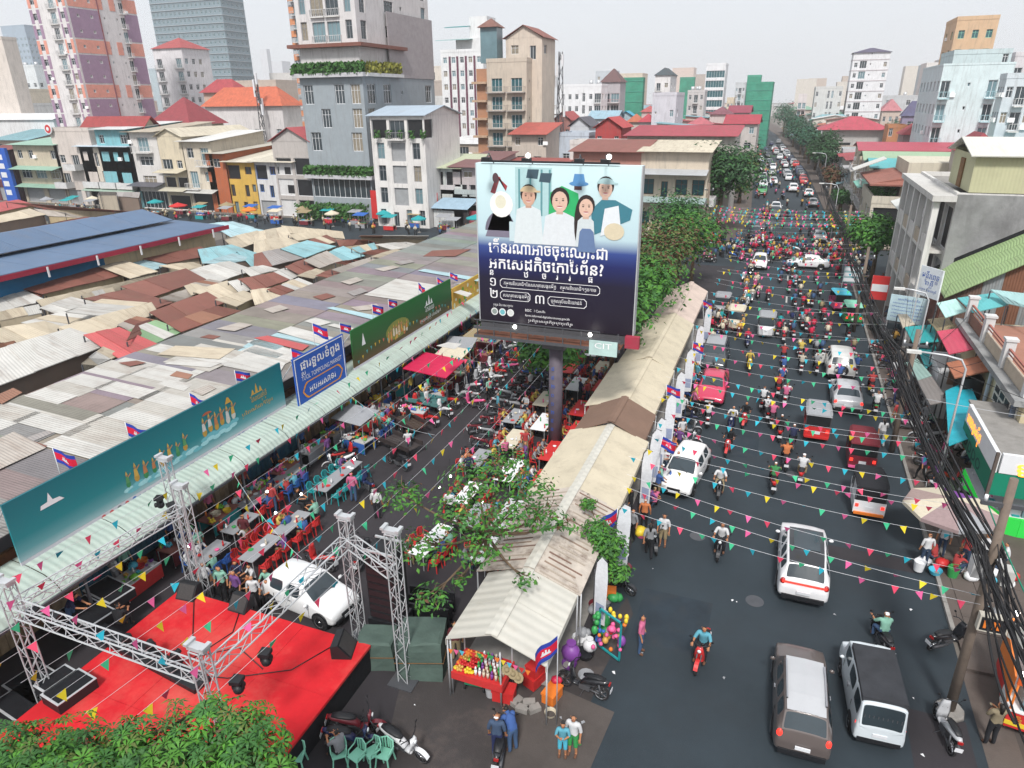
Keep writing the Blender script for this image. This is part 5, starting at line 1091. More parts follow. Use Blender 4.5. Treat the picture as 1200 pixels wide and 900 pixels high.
def person_meshes(ps, fingers=False):
 k = (ps, fingers)
 if k in PB: return PB[k]
 js = POSES[ps]; me = skinned(js, fingers); P = [v.co.copy() for v in me.vertices]
 segs = [(Vector(js[a]), Vector(js[b]), r, (RAD.get(a, RAD.get(a[:-1]+'l', .05)) + RAD.get(b, RAD.get(b[:-1]+'l', .05))) / 2) for a, b, r in BON]
 body = MB(); body.v = [tuple(p) for p in P]; N = [v.normal.copy() for v in me.vertices]; reg = []
 for f in me.polygons:
  c = f.center; r = min(segs, key=lambda s: seg_d(c, s[0], s[1]) / s[3])[2]
  if r == 't' and (c - Vector(js['pel'])).length < .13 and c.z < js['pel'][2] - .0: r = 'l'
  reg.append(r); body.f.append(tuple(f.vertices)); body.m.append({'t':1,'u':1,'h':0,'f':0,'l':2,'c':2,'s':3}[r]); body.sm.append(True)
 hc = Vector(js['hd2']); hn = Vector(js['nck'])
 for i, f in enumerate(me.polygons):    # hair: top and back of the head
  if reg[i] == 'h' and (f.center - hc).dot(Vector((0, -.75, .65)).normalized()) > .005: body.m[i] = 4
 bpy.data.meshes.remove(me)
 def layer(rs, off, name):
  m = MB(); mp = {}
  for i, f in enumerate(body.f):
   if reg[i] in rs if rs != 'H' else body.m[i] == 4:
    idx = []
    for v in f:
     if v not in mp: mp[v] = len(m.v); m.v.append(tuple(P[v] + N[v] * off))
     idx.append(mp[v])
    m.f.append(tuple(idx)); m.m.append(0); m.sm.append(True)
  return m
 single = body.mesh('person', [MATS['skin'], MATS['shirt'], MATS['trouser_black'], MATS['shoe_dark'], MATS['hair']])
 nb = MB(); nb.v = body.v; nb.f = body.f; nb.m = [0] * len(body.f); nb.sm = body.sm
 parts = dict(body=nb.mesh('body', MATS['skin']), shirt=layer('tu', .014, '').mesh('shirt', MATS['cloth']), trousers=layer('lc', .013, '').mesh('trousers', MATS['cloth']), shorts=layer('l', .02, '').mesh('shorts', MATS['cloth']), shoes=layer('s', .012, '').mesh('shoes', MATS['cloth']), hair=layer('H', .014, '').mesh('hair', MATS['hair']), cap=layer('H', .03, '').mesh('helmet', MATS['plastic']))
 PB[k] = (single, parts); return PB[k]
def mute(c): g = sum(c) / 3; return tuple(.74 * (x * .82 + g * .18) for x in c)
def person(ps, loc, rz, shirt, trousers='black', hat=None, label=None, group=None, near=False, long_hair=False, s=1.0, shorts=False, what=None, shoe='brown'):
 label = label or f"person in {shirt} {'shirt' if ps != 'stand' else 'top'} {what or 'standing in the street'}"
 if near:
  parts = person_meshes(ps, True)[1]; t = thing('person', label, 'person', loc, rz, group); t.scale = (s, s, s)
  obj('body', parts['body'], t); obj('shirt', parts['shirt'], t, col=mute(C[shirt])); obj('trousers' if not shorts else 'shorts', parts['shorts' if shorts else 'trousers'], t, col=C[trousers]); obj('shoes', parts['shoes'], t, col=C[shoe])
  obj('helmet' if hat else 'hair', parts['cap' if hat else 'hair'], t, col=C[hat] if hat else None)
  js = POSES[ps]; h = Vector(js['hd2'])
  obj('nose', MB().ball(h + Vector((0,.088,-.03)), .016, n=6, k=4), t, mats=[MATS['skin']])
  for sx in (-1, 1): obj('eye', MB().ball(h + Vector((sx*.03,.078,-.0)), .011, n=6, k=4), t, mats=[MATS['black']]); obj('ear', MB().ball(h + Vector((sx*.088,-.005,-.02)), .02, n=6, k=4, sx=.5), t, mats=[MATS['skin']])
  obj('mouth', MB().box(h.x-.022,h.x+.022,h.y+.07,h.y+.086,h.z-.068,h.z-.06), t, mats=[mat('lips', (.3,.08,.07))])
  if long_hair: obj('hair', MB().tube([h + Vector((0,-.05,.03)), h + Vector((0,-.10,-.1)), h + Vector((0,-.11,-.28))], .07, n=8, rs=[.075,.07,.04]), t, mats=[MATS['hair']])
  return t
 me = person_meshes(ps)[0]; o = obj('person', me, None, loc, rz, col=mute(C[shirt])); o.scale = (s, s, s); tag(o, label, 'person', group)
 tr = {'black':'trouser_black','denim':'jeans','khaki':'trouser_khaki','grey':'trouser_grey'}[trousers]
 if tr != 'trouser_black': o.material_slots[2].link = 'OBJECT'; o.material_slots[2].material = MATS[tr]
 if hat: o.material_slots[4].link = 'OBJECT'; o.material_slots[4].material = mat('hat_' + hat, C[hat], rough=.5, var=.05)
 return o
# ------------------------------------------------------------ motorbikes
def ring(mb, c, R, r, w, m=0, n=16, rim=1):
 """a wheel in the yz plane: tyre, rim and hub"""
 for i in range(n):
  a0, a1 = 2*pi*i/n, 2*pi*(i+1)/n
  def P(a, rr, x): return (c[0]+x, c[1]+rr*cos(a), c[2]+rr*sin(a))
  mb.q([P(a0,R,-w*.6),P(a0,R,w*.6),P(a1,R,w*.6),P(a1,R,-w*.6)], m, sm=True)
  for s in (-1, 1):
   q = [P(a0,R,s*w*.6),P(a0,R-r,s*w),P(a1,R-r,s*w),P(a1,R,s*w*.6)]; mb.q(q if s > 0 else q[::-1], m, sm=True)
   q = [P(a0,R-r,s*w),P(a0,R-r*1.35,s*w*.8),P(a1,R-r*1.35,s*w*.8),P(a1,R-r,s*w)]; mb.q(q if s > 0 else q[::-1], rim)
def wheel_mesh(R, r, w, name, spokes=5):
 b = MB(); ring(b, (0,0,0), R, r, w)
 for i in range(spokes):
  a = 2*pi*i/spokes; b.cyl((0,0,0),(0,(R-r)*cos(a),(R-r)*sin(a)),.018 if R < .35 else .035,n=4,m=1)
 b.cyl((-w*.8,0,0),(w*.8,0,0),.05 if R < .35 else .08,n=8,m=1)
 return b.mesh(name, [MATS['rubber'], MATS['chrome']])
WH = wheel_mesh(.27, .06, .045, 'wheel')
def loft(b, secs, m=0, cap=True, sm=True):
 """secs: list of rings (same count)"""
 s0 = len(b.v); n = len(secs[0])
 for s in secs: b.v += [tuple(p) for p in s]
 for i in range(len(secs)-1):
  for j in range(n):
   j2 = (j+1) % n; b.f.append((s0+i*n+j, s0+i*n+j2, s0+(i+1)*n+j2, s0+(i+1)*n+j)); b.m.append(m); b.sm.append(sm)
 if cap:
  b.f.append(tuple(s0+j for j in reversed(range(n)))); b.m.append(m); b.sm.append(False)
  b.f.append(tuple(s0+(len(secs)-1)*n+j for j in range(n))); b.m.append(m); b.sm.append(False)
def ell(y, z, w, h, n=8, tilt=0): return [(w*cos(2*pi*i/n), y + h*sin(2*pi*i/n)*sin(tilt), z + h*sin(2*pi*i/n)*cos(tilt)) for i in range(n)]
def bike_parts():
 P = {}
 b = MB()   # bodywork: tail, belly, leg shield, nose, front mudguard
 loft(b, [ell(-.86,.74,.05,.05), ell(-.7,.70,.12,.09), ell(-.35,.62,.16,.13), ell(-.02,.50,.13,.13), ell(.12,.36,.12,.07)])
 loft(b, [ell(.10,.32,.12,.04), ell(.30,.33,.13,.04), ell(.38,.36,.13,.05)])
 loft(b, [ell(.34,.36,.17,.05,tilt=.3), ell(.42,.60,.19,.07,tilt=.5), ell(.46,.84,.15,.08,tilt=.8), ell(.44,.98,.10,.06,tilt=1.1)])
 for i in range(7):
  a0, a1 = rad(20 + i*20), rad(40 + i*20); r = .31
  b.q([(-.07,.64+r*cos(a0),.27+r*sin(a0)),(.07,.64+r*cos(a0),.27+r*sin(a0)),(.07,.64+r*cos(a1),.27+r*sin(a1)),(-.07,.64+r*cos(a1),.27+r*sin(a1))], sm=True)
 P['fairing'] = b.mesh('fairing', MATS['paint'])
 b = MB(); loft(b, [ell(-.72,.80,.09,.035), ell(-.45,.80,.14,.05), ell(-.15,.75,.13,.05), ell(.02,.72,.07,.03)]); P['seat'] = b.mesh('seat', MATS['black'])
 b = MB(); b.tube([(-.34,.30,1.03),(-.2,.40,1.06),(0,.44,1.02),(.2,.40,1.06),(.34,.30,1.03)], .016, n=6)
 for s in (-1,1): b.cyl((s*.25,.36,1.05),(s*.34,.34,1.22),.008,n=4); b.ball((s*.36,.34,1.24),.05,n=6,k=4,sy=.3)
 P['handlebar'] = b.mesh('handlebar', MATS['black'])
 b = MB(); b.ball((0,.545,.88),.07,n=8,k=5,sy=.4); P['headlight'] = b.mesh('headlight', MATS['head_lens'])
 b = MB(); b.box(-.07,.07,-.90,-.85,.66,.74); P['tail_light'] = b.mesh('tail_light', MATS['tail_dim'])
 b = MB(); b.box(-.11,.11,-.95,-.94,.42,.56); P['number_plate'] = b.mesh('number_plate', MATS['white'])
 b = MB(); b.box(-.12,.12,-.25,.12,.22,.40); b.cyl((.13,-.1,.26),(.14,-.8,.34),.045,.055,n=8); b.cyl((-.09,-.2,.30),(-.09,-.62,.27),.03,n=6)
 for s in (-1,1): b.cyl((s*.07,.42,.75),(s*.07,.64,.27),.022,n=6); b.cyl((s*.1,-.62,.27),(s*.12,-.55,.62),.03,n=6)
 b.cyl((-.12,-.05,.22),(-.22,.02,.02),.012,n=4)
 P['engine'] = b.mesh('engine', MATS['steel_dark'])
 return P
BP = bike_parts()
def merged(parts, name, mats, extra=()):
 bm = bmesh.new();
 idx = {}
 for me, M in parts:
  off = len(bm.faces); bm.from_mesh(me) if M is None else None
  if M is not None:
   t2 = me.copy(); t2.transform(M); bm.from_mesh(t2); bpy.data.meshes.remove(t2)
  bm.faces.ensure_lookup_table()
  for i in range(off, len(bm.faces)):
   mt = me.materials[bm.faces[i].material_index];
   if mt not in idx: idx[mt] = len(idx)
   bm.faces[i].material_index = idx[mt]
 r = bpy.data.meshes.new(name); bm.to_mesh(r); bm.free()
 for mt in idx: r.materials.append(mt)
 return r
TR = Matrix.Translation
BIKE1 = merged([(BP[k], None) for k in BP] + [(WH, TR((0,.64,.27))), (WH, TR((0,-.62,.27)))], 'motorbike', None)
def bike(loc, rz, col, label, group=None, near=False, lean=0, what=''):
 if near:
  t = thing('motorbike', label, 'motorbike', loc, rz, group); t.rotation_euler = (0, lean, rz)
  for k in BP: obj(k, BP[k], t, col=C[col] if isinstance(col, str) else col)
  obj('wheel', WH, t, (0,.64,.27)); obj('wheel', WH, t, (0,-.62,.27)); return t
 o = obj('motorbike', BIKE1, None, loc, rz, col=C[col] if isinstance(col, str) else col); o.rotation_euler = (0, lean, rz); return tag(o, label, 'motorbike', group)
BC = ['black','red','white','navy','black','silver','maroon','black','blue','grey','pink','black']
# ------------------------------------------------------------ cars
CARW = wheel_mesh(.32, .10, .10, 'wheel', 5)
def car_mesh(prof):
 """stations front(+y) to back: (y, zbottom, zbelt, ztop, half width, top half width); a cabin where ztop is well above zbelt. Smoothed as one skin, then parted by material"""
 b = MB(); R = []
 for (y, zb, zl, zt, w, tw) in prof:
  zm = zb + (zl - zb) * .5
  h = [Vector((w*.86,y,zb)), Vector((w,y,zb+.1)), Vector((w*1.01,y,zm)), Vector((w*.97,y,zl)), Vector((tw+.01,y,zt-.03)), Vector((tw*.6,y,zt+.02)), Vector((0,y,zt+.03))]
  R.append([Vector((-p.x,p.y,p.z)) for p in h] + h[:-1][::-1])
 n = len(R[0])
 def ins(q, m, a, c):
  ctr = sum(q, Vector())/4; q2 = [None]*4
  def mixp(i, j, k): return q[i] + (q[j]-q[i])*a + (q[k]-q[i])*c
  q2 = [mixp(0,1,3), mixp(1,0,2), mixp(2,3,1), mixp(3,2,0)]
  b.q(q2, m)
  for i in range(4): j = (i+1) % 4; b.q([q[i], q[j], q2[j], q2[i]], 0)
 for i in range(len(R)-1):
  A, B = R[i], R[i+1]; ca, cb = prof[i][3]-prof[i][2] > .2, prof[i+1][3]-prof[i+1][2] > .2
  for j in range(n-1):
   q = [A[j], A[j+1], B[j+1], B[j]]
   if j in (3, 8) and ca and cb and abs(prof[i][0]-prof[i+1][0]) > .12: ins(q, 3, .12, .07)
   elif j in (3, 8) and ca != cb: b.q(q, 0)
   elif j in (4,5,6,7) and ca != cb:
    m = 1 if cb else 2
    if j in (5, 6):
     f0, f1 = .07, .93; q2 = [q[0].lerp(q[3],f0), q[1].lerp(q[2],f0), q[1].lerp(q[2],f1), q[0].lerp(q[3],f1)]
     b.q(q2, m); b.q([q[0],q[1],q2[1],q2[0]]); b.q([q2[3],q2[2],q[2],q[3]])
    else:
     e = .16; f0, f1 = .07, .93; L0, L1, M1, M0 = q; o0, o1 = L0.lerp(M0,f0), L0.lerp(M0,f1); p0, p1 = L1.lerp(M1,f0), L1.lerp(M1,f1)
     if j == 4: i0, i1 = o0.lerp(p0,e), o1.lerp(p1,e); b.q([i0,p0,p1,i1], m); b.q([o0,i0,i1,o1]);
     else: i0, i1 = p0.lerp(o0,e), p1.lerp(o1,e); b.q([o0,i0,i1,o1], m); b.q([i0,p0,p1,i1])
     mid = [i0, i1]
     if j == 4: b.q([L0,L1,p0,i0,o0]); b.q([o1,i1,p1,M1,M0])
     else: b.q([L0,L1,p0,i0,o0]); b.q([o1,i1,p1,M1,M0])
   else: b.q(q, 0)
  b.q([A[0], B[0], B[-1], A[-1]])
 b.q(R[0][::-1]); b.q(R[-1])
 me = b.mesh('t', [MATS['paint'], MATS['glass'], MATS['glass'], MATS['glass']]); bm = bmesh.new(); bm.from_mesh(me); bmesh.ops.remove_doubles(bm, verts=bm.verts, dist=.0008); bmesh.ops.recalc_face_normals(bm, faces=bm.faces);
 cl_ = bm.edges.layers.float.new('crease_edge')
 for e in bm.edges:
  ms = {f.material_index > 0 for f in e.link_faces}; e[cl_] = .95 if len(ms) > 1 else (.55 if True in ms else .38)
 bm.to_mesh(me); bm.free()
 o = bpy.data.objects.new('t', me); mo = o.modifiers.new('s', 'SUBSURF'); mo.levels = 2; mo.render_levels = 2; ev = evalmesh(o); bpy.data.objects.remove(o)
 out = [MB() for _ in range(4)]; mp = [{} for _ in range(4)]
 for f in ev.polygons:
  k = f.material_index; m = out[k]; idx = []
  for v in f.vertices:
   if v not in mp[k]: mp[k][v] = len(m.v); m.v.append(tuple(ev.vertices[v].co))
   idx.append(mp[k][v])
  m.f.append(tuple(idx)); m.m.append(0); m.sm.append(True)
 bpy.data.meshes.remove(ev); sides = {}
 par = list(range(len(out[3].v)))
 def fd(x):
  while par[x] != x: par[x] = par[par[x]]; x = par[x]
  return x
 for f in out[3].f:
  for v in f[1:]: par[fd(v)] = fd(f[0])
 for f in out[3].f: sides.setdefault(fd(f[0]), []).append(f)
 sw = []
 for fs in sides.values():
  m = MB(); d = {}
  for f in fs:
   for v in f:
    if v not in d: d[v] = len(m.v); m.v.append(out[3].v[v])
   m.f.append(tuple(d[v] for v in f)); m.m.append(0); m.sm.append(True)
  sw.append(m.mesh('side_window', MATS['glass']))
 return out[0], out[1], out[2], sw
CARS = {}
def cardef(name, prof, wb, tr, front, rear, wr=.32):
 body, ws, rw, sw = car_mesh(prof); L = prof[0][0]; R = prof[-1][0]; wm = max(p[4] for p in prof)
 d = dict(body=body.mesh('body', MATS['paint']), windscreen=ws.mesh('windscreen', MATS['glass']), rear_window=rw.mesh('rear_window', MATS['glass']), sw=sw, arch=MB().cyl((-wm-.006,0,0),(wm+.006,0,0),wr*1.17,n=18).mesh('wheel_arch', MATS['black']))
 CARS[name] = (d, wb, tr, front, rear, wr, L, R, prof)
cardef('hatch', [(1.85,.34,.50,.52,.70,.62),(1.78,.24,.62,.66,.79,.68),(1.2,.20,.78,.86,.83,.72),(.98,.20,.84,.92,.84,.72),(.30,.20,.90,1.44,.85,.60),(-.45,.20,.92,1.50,.85,.61),(-.52,.20,.92,1.50,.85,.61),(-1.30,.20,.95,1.44,.84,.58),(-1.75,.24,.92,.98,.80,.66),(-1.85,.34,.60,.64,.74,.62)], 1.22, .74, .74, .9)
cardef('sedan', [(2.28,.34,.50,.52,.72,.62),(2.18,.24,.64,.68,.84,.70),(1.4,.20,.80,.88,.88,.74),(1.1,.20,.86,.93,.88,.74),(.35,.20,.90,1.40,.88,.60),(-.35,.20,.92,1.45,.88,.60),(-.42,.20,.92,1.45,.88,.60),(-1.1,.20,.94,1.36,.87,.58),(-1.68,.20,.95,1.02,.86,.72),(-2.15,.26,.90,.97,.82,.70),(-2.25,.36,.66,.70,.76,.62)], 1.36, .78, .74, .9)
cardef('suv', [(2.3,.40,.62,.66,.76,.66),(2.2,.28,.82,.86,.88,.74),(1.4,.26,.98,1.06,.93,.78),(1.15,.26,1.02,1.10,.93,.78),(.55,.26,1.06,1.66,.93,.68),(-.3,.26,1.08,1.72,.93,.69),(-.38,.26,1.08,1.72,.93,.69),(-1.1,.26,1.10,1.70,.93,.68),(-1.16,.26,1.10,1.70,.93,.68),(-1.85,.26,1.12,1.62,.92,.66),(-2.22,.30,1.08,1.14,.88,.72),(-2.32,.42,.74,.78,.80,.68)], 1.36, .80, .8, 1.0, .36)
cardef('van', [(2.1,.34,.80,.84,.74,.66),(2.0,.26,.95,1.00,.82,.70),(1.55,.24,1.0,1.08,.84,.74),(1.15,.24,1.05,1.75,.85,.72),(.2,.24,1.08,1.86,.85,.74),(.12,.24,1.08,1.86,.85,.74),(-.9,.24,1.08,1.88,.85,.74),(-.98,.24,1.08,1.88,.85,.74),(-1.9,.26,1.05,1.84,.84,.72),(-2.05,.34,.9,.94,.80,.70)], 1.3, .76, .8, 1.0)
def car(kind, loc, rz, col, label, group=None, name='parked_car', cat='car', near=True, lights=False, roofc=None, rails=False, plate=True, doors=True):
 d, wb, tr, fz, rz_, wr, L, R, prof = CARS[kind]; col = C[col] if isinstance(col, str) else col
 t = thing(name, label, cat, loc, rz, group)
 obj('body', d['body'], t, col=col); obj('windscreen', d['windscreen'], t); obj('rear_window', d['rear_window'], t)
 for y in (wb, -wb): obj('wheel_arch', d['arch'], t, (0,y,wr+.02))
 for m in d['sw']: obj('side_window', m, t)
 s = wr / .32
 w1 = max(p[4] for p in prof) - .055
 for sx in (-1, 1):
  for y in (wb, -wb): o = obj('wheel', CARW, t, (sx * w1, y, wr)); o.scale = (1, s, s)
 w = prof[1][4]; yl = prof[1][0]
 if not near:
  return t
 k = ('trim', kind)
 if k not in CARS:
  zb = prof[1][2]; zr = prof[-2][2]; yb = prof[-2][0]; wbk = prof[-2][4]
  CARS[k] = dict(headlight=[MB().ball((sx*w*.72, yl-.06, zb-.10), .17, n=8, k=5, sx=1.1, sy=.8, sz=.5).mesh('headlight', MATS['head_lens']) for sx in (-1,1)],
   tail=[MB().ball((sx*wbk*.86, yb+.02, zr-.12), .16, n=8, k=5, sx=.7, sy=.6, sz=1.0) for sx in (-1,1)],
   bumper=MB().box(-w*.8,w*.8,yl+.02,yl+.13,.30,.42).mesh('bumper', MATS['black']), rbumper=MB().box(-wbk*.85,wbk*.85,yb-.16,yb-.02,.32,.50).mesh('rear_bumper', MATS['black']),
   grille=MB().box(-w*.4,w*.4,yl+.02,yl+.105,.46,.56).mesh('grille', MATS['black']), plate=MB().box(-.24,.24,yb-.175,yb-.13,.62,.74).mesh('number_plate', MATS['white']), fplate=MB().box(-.24,.24,yl+.135,yl+.15,.36,.47).mesh('number_plate', MATS['white']),
   mirror=[MB().ball((sx*(prof[4][4]+.10), prof[3][0]-.25, prof[4][2]+.06), .10, n=8, k=5, sx=1, sy=.6, sz=.7).mesh('mirror', MATS['paint']) for sx in (-1,1)],
   wiper=MB().cyl((-.35,prof[3][0]-.02,prof[3][3]+.05),(.15,prof[3][0]-.25,prof[3][3]+.21),.012,n=4).mesh('wiper', MATS['black']))
  CARS[k]['tl'] = [m.mesh('tail_light', MATS['tail_dim']) for m in CARS[k]['tail']]; CARS[k]['tlon'] = [m.mesh('tail_light', MATS['tail_red']) for m in CARS[k]['tail']]
  seam = []
  for sx in (-1, 1):
   for y in (prof[3][0]-.25, (prof[4][0]+prof[5][0])/2-.35, -1.15 if kind in ('sedan','suv') else -1.0):
    ww = prof[4][4]; seam.append(MB().box(sx*ww*.995-.006, sx*ww*.995+.006, y-.008, y+.008, .36, prof[4][2]-.05).mesh('door_seam', MATS['black']))
   seam.append(MB().box(sx*prof[4][4]-.02, sx*prof[4][4]+.02, -.3, -.12, prof[4][2]-.12, prof[4][2]-.09).mesh('door_handle', MATS['chrome']))
  CARS[k]['seam'] = seam
  zt = max(p[3] for p in prof); tw = prof[5][5]
  CARS[k]['rails'] = [MB().bar((sx*tw*.93,.25,zt+.06),(sx*tw*.9,-1.5,zt+.03),.05).mesh('roof_rail', MATS['chrome']) for sx in (-1,1)]
 T_ = CARS[k]
 for m in T_['headlight']: obj('headlight', m, t)
 for m in (T_['tlon'] if lights else T_['tl']): obj('tail_light', m, t)
 obj('bumper', T_['bumper'], t); obj('rear_bumper', T_['rbumper'], t); obj('grille', T_['grille'], t); obj('number_plate', T_['plate'], t); obj('number_plate', T_['fplate'], t)
 for m in T_['mirror']: obj('mirror', m, t, col=col)
 for m in T_['seam']: obj(m.name.split('.')[0], m, t)
 obj('wiper', T_['wiper'], t)
 if rails:
  for m in T_['rails']: obj('roof_rail', m, t)
 if roofc:
  zt = [p for p in prof if p[3] > p[2] + .3]; m = MB()
  for a, b in zip(zt, zt[1:]):
   m.q([(-a[5]*.93,a[0],a[3]+.012),(a[5]*.93,a[0],a[3]+.012),(b[5]*.93,b[0],b[3]+.012),(-b[5]*.93,b[0],b[3]+.012)][::-1]); m.q([(0,a[0],a[3]+.04),(a[5]*.93,a[0],a[3]+.018),(b[5]*.93,b[0],b[3]+.018),(0,b[0],b[3]+.04)][::-1]); m.q([(-a[5]*.93,a[0],a[3]+.018),(0,a[0],a[3]+.04),(0,b[0],b[3]+.04),(-b[5]*.93,b[0],b[3]+.018)][::-1])
  obj('roof_panel', m, t, mats=[MATS['paint']], col=C[roofc])
 return t
# ------------------------------------------------------------ three-wheelers
TW = wheel_mesh(.22, .06, .05, 'wheel', 4)
def tuk_meshes():
 P = {}
 b = MB()      # tub: nose, floor, side panels, tail
 loft(b, [[(-.18,1.35,.35),(.18,1.35,.35),(.22,1.33,.8),(-.22,1.33,.8)], [(-.5,1.1,.28),(.5,1.1,.28),(.55,1.02,.95),(-.55,1.02,.95)], [(-.62,.75,.25),(.62,.75,.25),(.64,.85,.98),(-.64,.85,.98)]], sm=False)
 b.box(-.62,.62,-1.2,.78,.24,.34); b.box(-.66,-.60,-1.25,.15,.34,.82); b.box(.60,.66,-1.25,.15,.34,.82); b.box(-.66,.66,-1.33,-1.25,.30,.92)
 P['body'] = b.mesh('body', MATS['paint'])
 b = MB(); loft(b, [[(-.60,.80,1.62),(.60,.80,1.62),(.50,.80,1.72),(-.50,.80,1.72)], [(-.68,.2,1.68),(.68,.2,1.68),(.55,.2,1.80),(-.55,.2,1.80)], [(-.70,-.9,1.68),(.70,-.9,1.68),(.55,-.9,1.80),(-.55,-.9,1.80)], [(-.66,-1.38,1.60),(.66,-1.38,1.60),(.5,-1.36,1.68),(-.5,-1.36,1.68)]], sm=False)
 P['canopy'] = b.mesh('canopy', MATS['cloth'])
 for i, (x, y) in enumerate(((-.58,.82),(.58,.82),(-.63,-1.28),(.63,-1.28),(-.64,0),(.64,0))): P[f'post{i}'] = MB().cyl((x,y,.34),(x,y*.98,1.66),.025,n=5).mesh('post', MATS['steel_dark'])
 P['windscreen'] = MB().q([(-.56,.93,.99),(.56,.93,.99),(.54,.84,1.6),(-.54,.84,1.6)]).mesh('windscreen', MATS['glass'])
 P['rear_curtain'] = MB().box(-.60,.60,-1.30,-1.27,.93,1.6).mesh('rear_curtain', MATS['black'])
 P['seat'] = MB().box(-.55,.55,-1.0,-.5,.34,.62).box(-.55,.55,-1.12,-1.0,.5,1.0).box(-.3,.3,.0,.35,.34,.65).mesh('seat', MATS['black'])
 P['headlight'] = MB().ball((0,1.34,.72),.1,n=8,k=5,sy=.5).mesh('headlight', MATS['head_lens'])
 P['bumper'] = MB().box(-.62,.62,-1.42,-1.34,.26,.38).mesh('bumper', MATS['plastic'])
 P['tl1'] = MB().box(-.6,-.46,-1.36,-1.335,.62,.78).mesh('tail_light', MATS['tail_red']); P['tl2'] = MB().box(.46,.6,-1.36,-1.335,.62,.78).mesh('tail_light', MATS['tail_red'])
 P['number_plate'] = MB().box(-.17,.17,-1.35,-1.335,.5,.66).mesh('number_plate', MATS['white'])
 return P
TP = tuk_meshes()
TUK1 = merged([(TP[k], None) for k in TP] + [(TW, TR((0,1.05,.22))), (TW, TR((-.58,-.85,.22))), (TW, TR((.58,-.85,.22)))], 'three_wheeler', None)
def tuk(loc, rz, col, top, label, bump='black', near=True, group='three-wheeled taxis on the street'):
 t = thing('three_wheeler', label, 'three-wheeler', loc, rz, group)
 for k in TP:
  nm = TP[k].name.split('.')[0]; c = {'body': C[col], 'canopy': C[top], 'bumper': C[bump]}.get(nm)
  obj(nm, TP[k], t, col=c)
 for p in ((0,1.05,.22),(-.58,-.85,.22),(.58,-.85,.22)): obj('wheel', TW, t, p)
 return t
# ------------------------------------------------------------ furniture, crates, parasols, flags
def chair_mesh():
 b = MB(); b.box(-.2,.2,-.2,.2,.40,.43)
 for i in range(4): b.cyl((-.17 if i%2 else .17, -.17 if i<2 else .17, .40),(-.22 if i%2 else .22, -.22 if i<2 else .22, 0),.025,n=4)
 for i in range(5):
  a0 = -.2 + i*.08;
  b.box(a0, a0+.05, -.21-.02*(2-abs(i-2)), -.19-.02*(2-abs(i-2)), .43, .80)
 b.tube([(-.22,.12,.58),(-.23,-.14,.62),(-.2,-.2,.78),(0,-.25,.84),(.2,-.2,.78),(.23,-.14,.62),(.22,.12,.58)], .022, n=5)
 for s in (-1,1): b.cyl((s*.22,.12,.58),(s*.19,.14,.42),.018,n=4)
 return b.mesh('plastic_chair', MATS['plastic'])
CHAIR = chair_mesh()
b = MB(); loft(b, [ell(0,0,.2,.2),ell(0,0,.15,.15)]);
STOOL = (lambda b: (b.cyl((0,0,.30),(0,0,.34),.16,n=10), [b.cyl((.11*sx,.11*sy,.3),(.17*sx,.17*sy,0),.03,n=4) for sx in (-1,1) for sy in (-1,1)], b)[2])(MB()).mesh('stool', MATS['plastic'])
def chair(loc, rz, col, label, group): o = obj('plastic_chair', CHAIR, None, loc, rz, col=C[col]); return tag(o, label, 'chair', group)
def stool(loc, col, label, group): o = obj('plastic_stool', STOOL, None, loc, 0, col=C[col]); return tag(o, label, 'stool', group)
TB = {}
def table(loc, rz, w, l, label, top='grey', group=None):
 t = thing('table', label, 'table', loc, rz, group); k = (w, l)
 if k not in TB: TB[k] = (MB().box(-w/2,w/2,-l/2,l/2,.72,.75).mesh('table_top', MATS['plastic']), MB().cyl((0,0,0),(0,0,.72),.02,n=5).mesh('leg', MATS['steel']))
 obj('table_top', TB[k][0], t, col=C[top])
 for sx in (-1,1):
  for sy in (-1,1): obj('leg', TB[k][1], t, (sx*(w/2-.05), sy*(l/2-.06), 0))
 return t
TUBM = {}
def small(name, kind, loc, col, label, cat, group=None, s=1, rz=0):
 if kind not in TUBM:
  b = MB()
  if kind == 'tub': b.cyl((0,0,0),(0,0,.14),.15,.2,n=12,caps=False); b.cyl((0,0,.001),(0,0,.01),.15,n=12)
  elif kind == 'bucket': b.cyl((0,0,0),(0,0,.34),.13,.17,n=12,caps=False); b.cyl((0,0,.25),(0,0,.26),.15,n=12); b.tube([(-.17,0,.34),(-.1,0,.46),(.1,0,.46),(.17,0,.34)],.008,n=4)
  elif kind == 'box': b.box(-.3,.3,-.2,.2,0,.34); b.box(-.32,.32,-.22,.22,.34,.41); b.box(-.1,.1,-.23,-.22,.2,.28)
  elif kind == 'bottle': b.cyl((0,0,0),(0,0,.18),.04,n=8); b.cyl((0,0,.18),(0,0,.26),.04,.015,n=8)
  elif kind == 'plate': b.cyl((0,0,0),(0,0,.02),.07,.12,n=10)
  elif kind == 'bowl': b.cyl((0,0,0),(0,0,.07),.05,.1,n=10); b.ball((0,0,.06),.08,n=8,k=4,sz=.4)
  elif kind == 'fruit':
   for i in range(9): a = i*.7; b.ball((.09*cos(a)*(i>0),.09*sin(a)*(i>0),.06+.05*(i%2)), .06, n=6, k=4)
  elif kind == 'sack': b.ball((0,0,.22),.24,n=8,k=6,sz=1.0,sy=.8); b.cyl((0,0,.4),(0,0,.52),.06,.12,n=7)
  elif kind == 'bundle': b.ball((0,0,.14),.2,n=7,k=5,sz=.75); b.ball((.14,.06,.1),.14,n=6,k=4)
  TUBM[kind] = b.mesh(name, MATS['plastic'])
 o = obj(name, TUBM[kind], None, loc, rz, col=C[col] if isinstance(col, str) else col); o.scale = (s, s, s); return tag(o, label, cat, group)
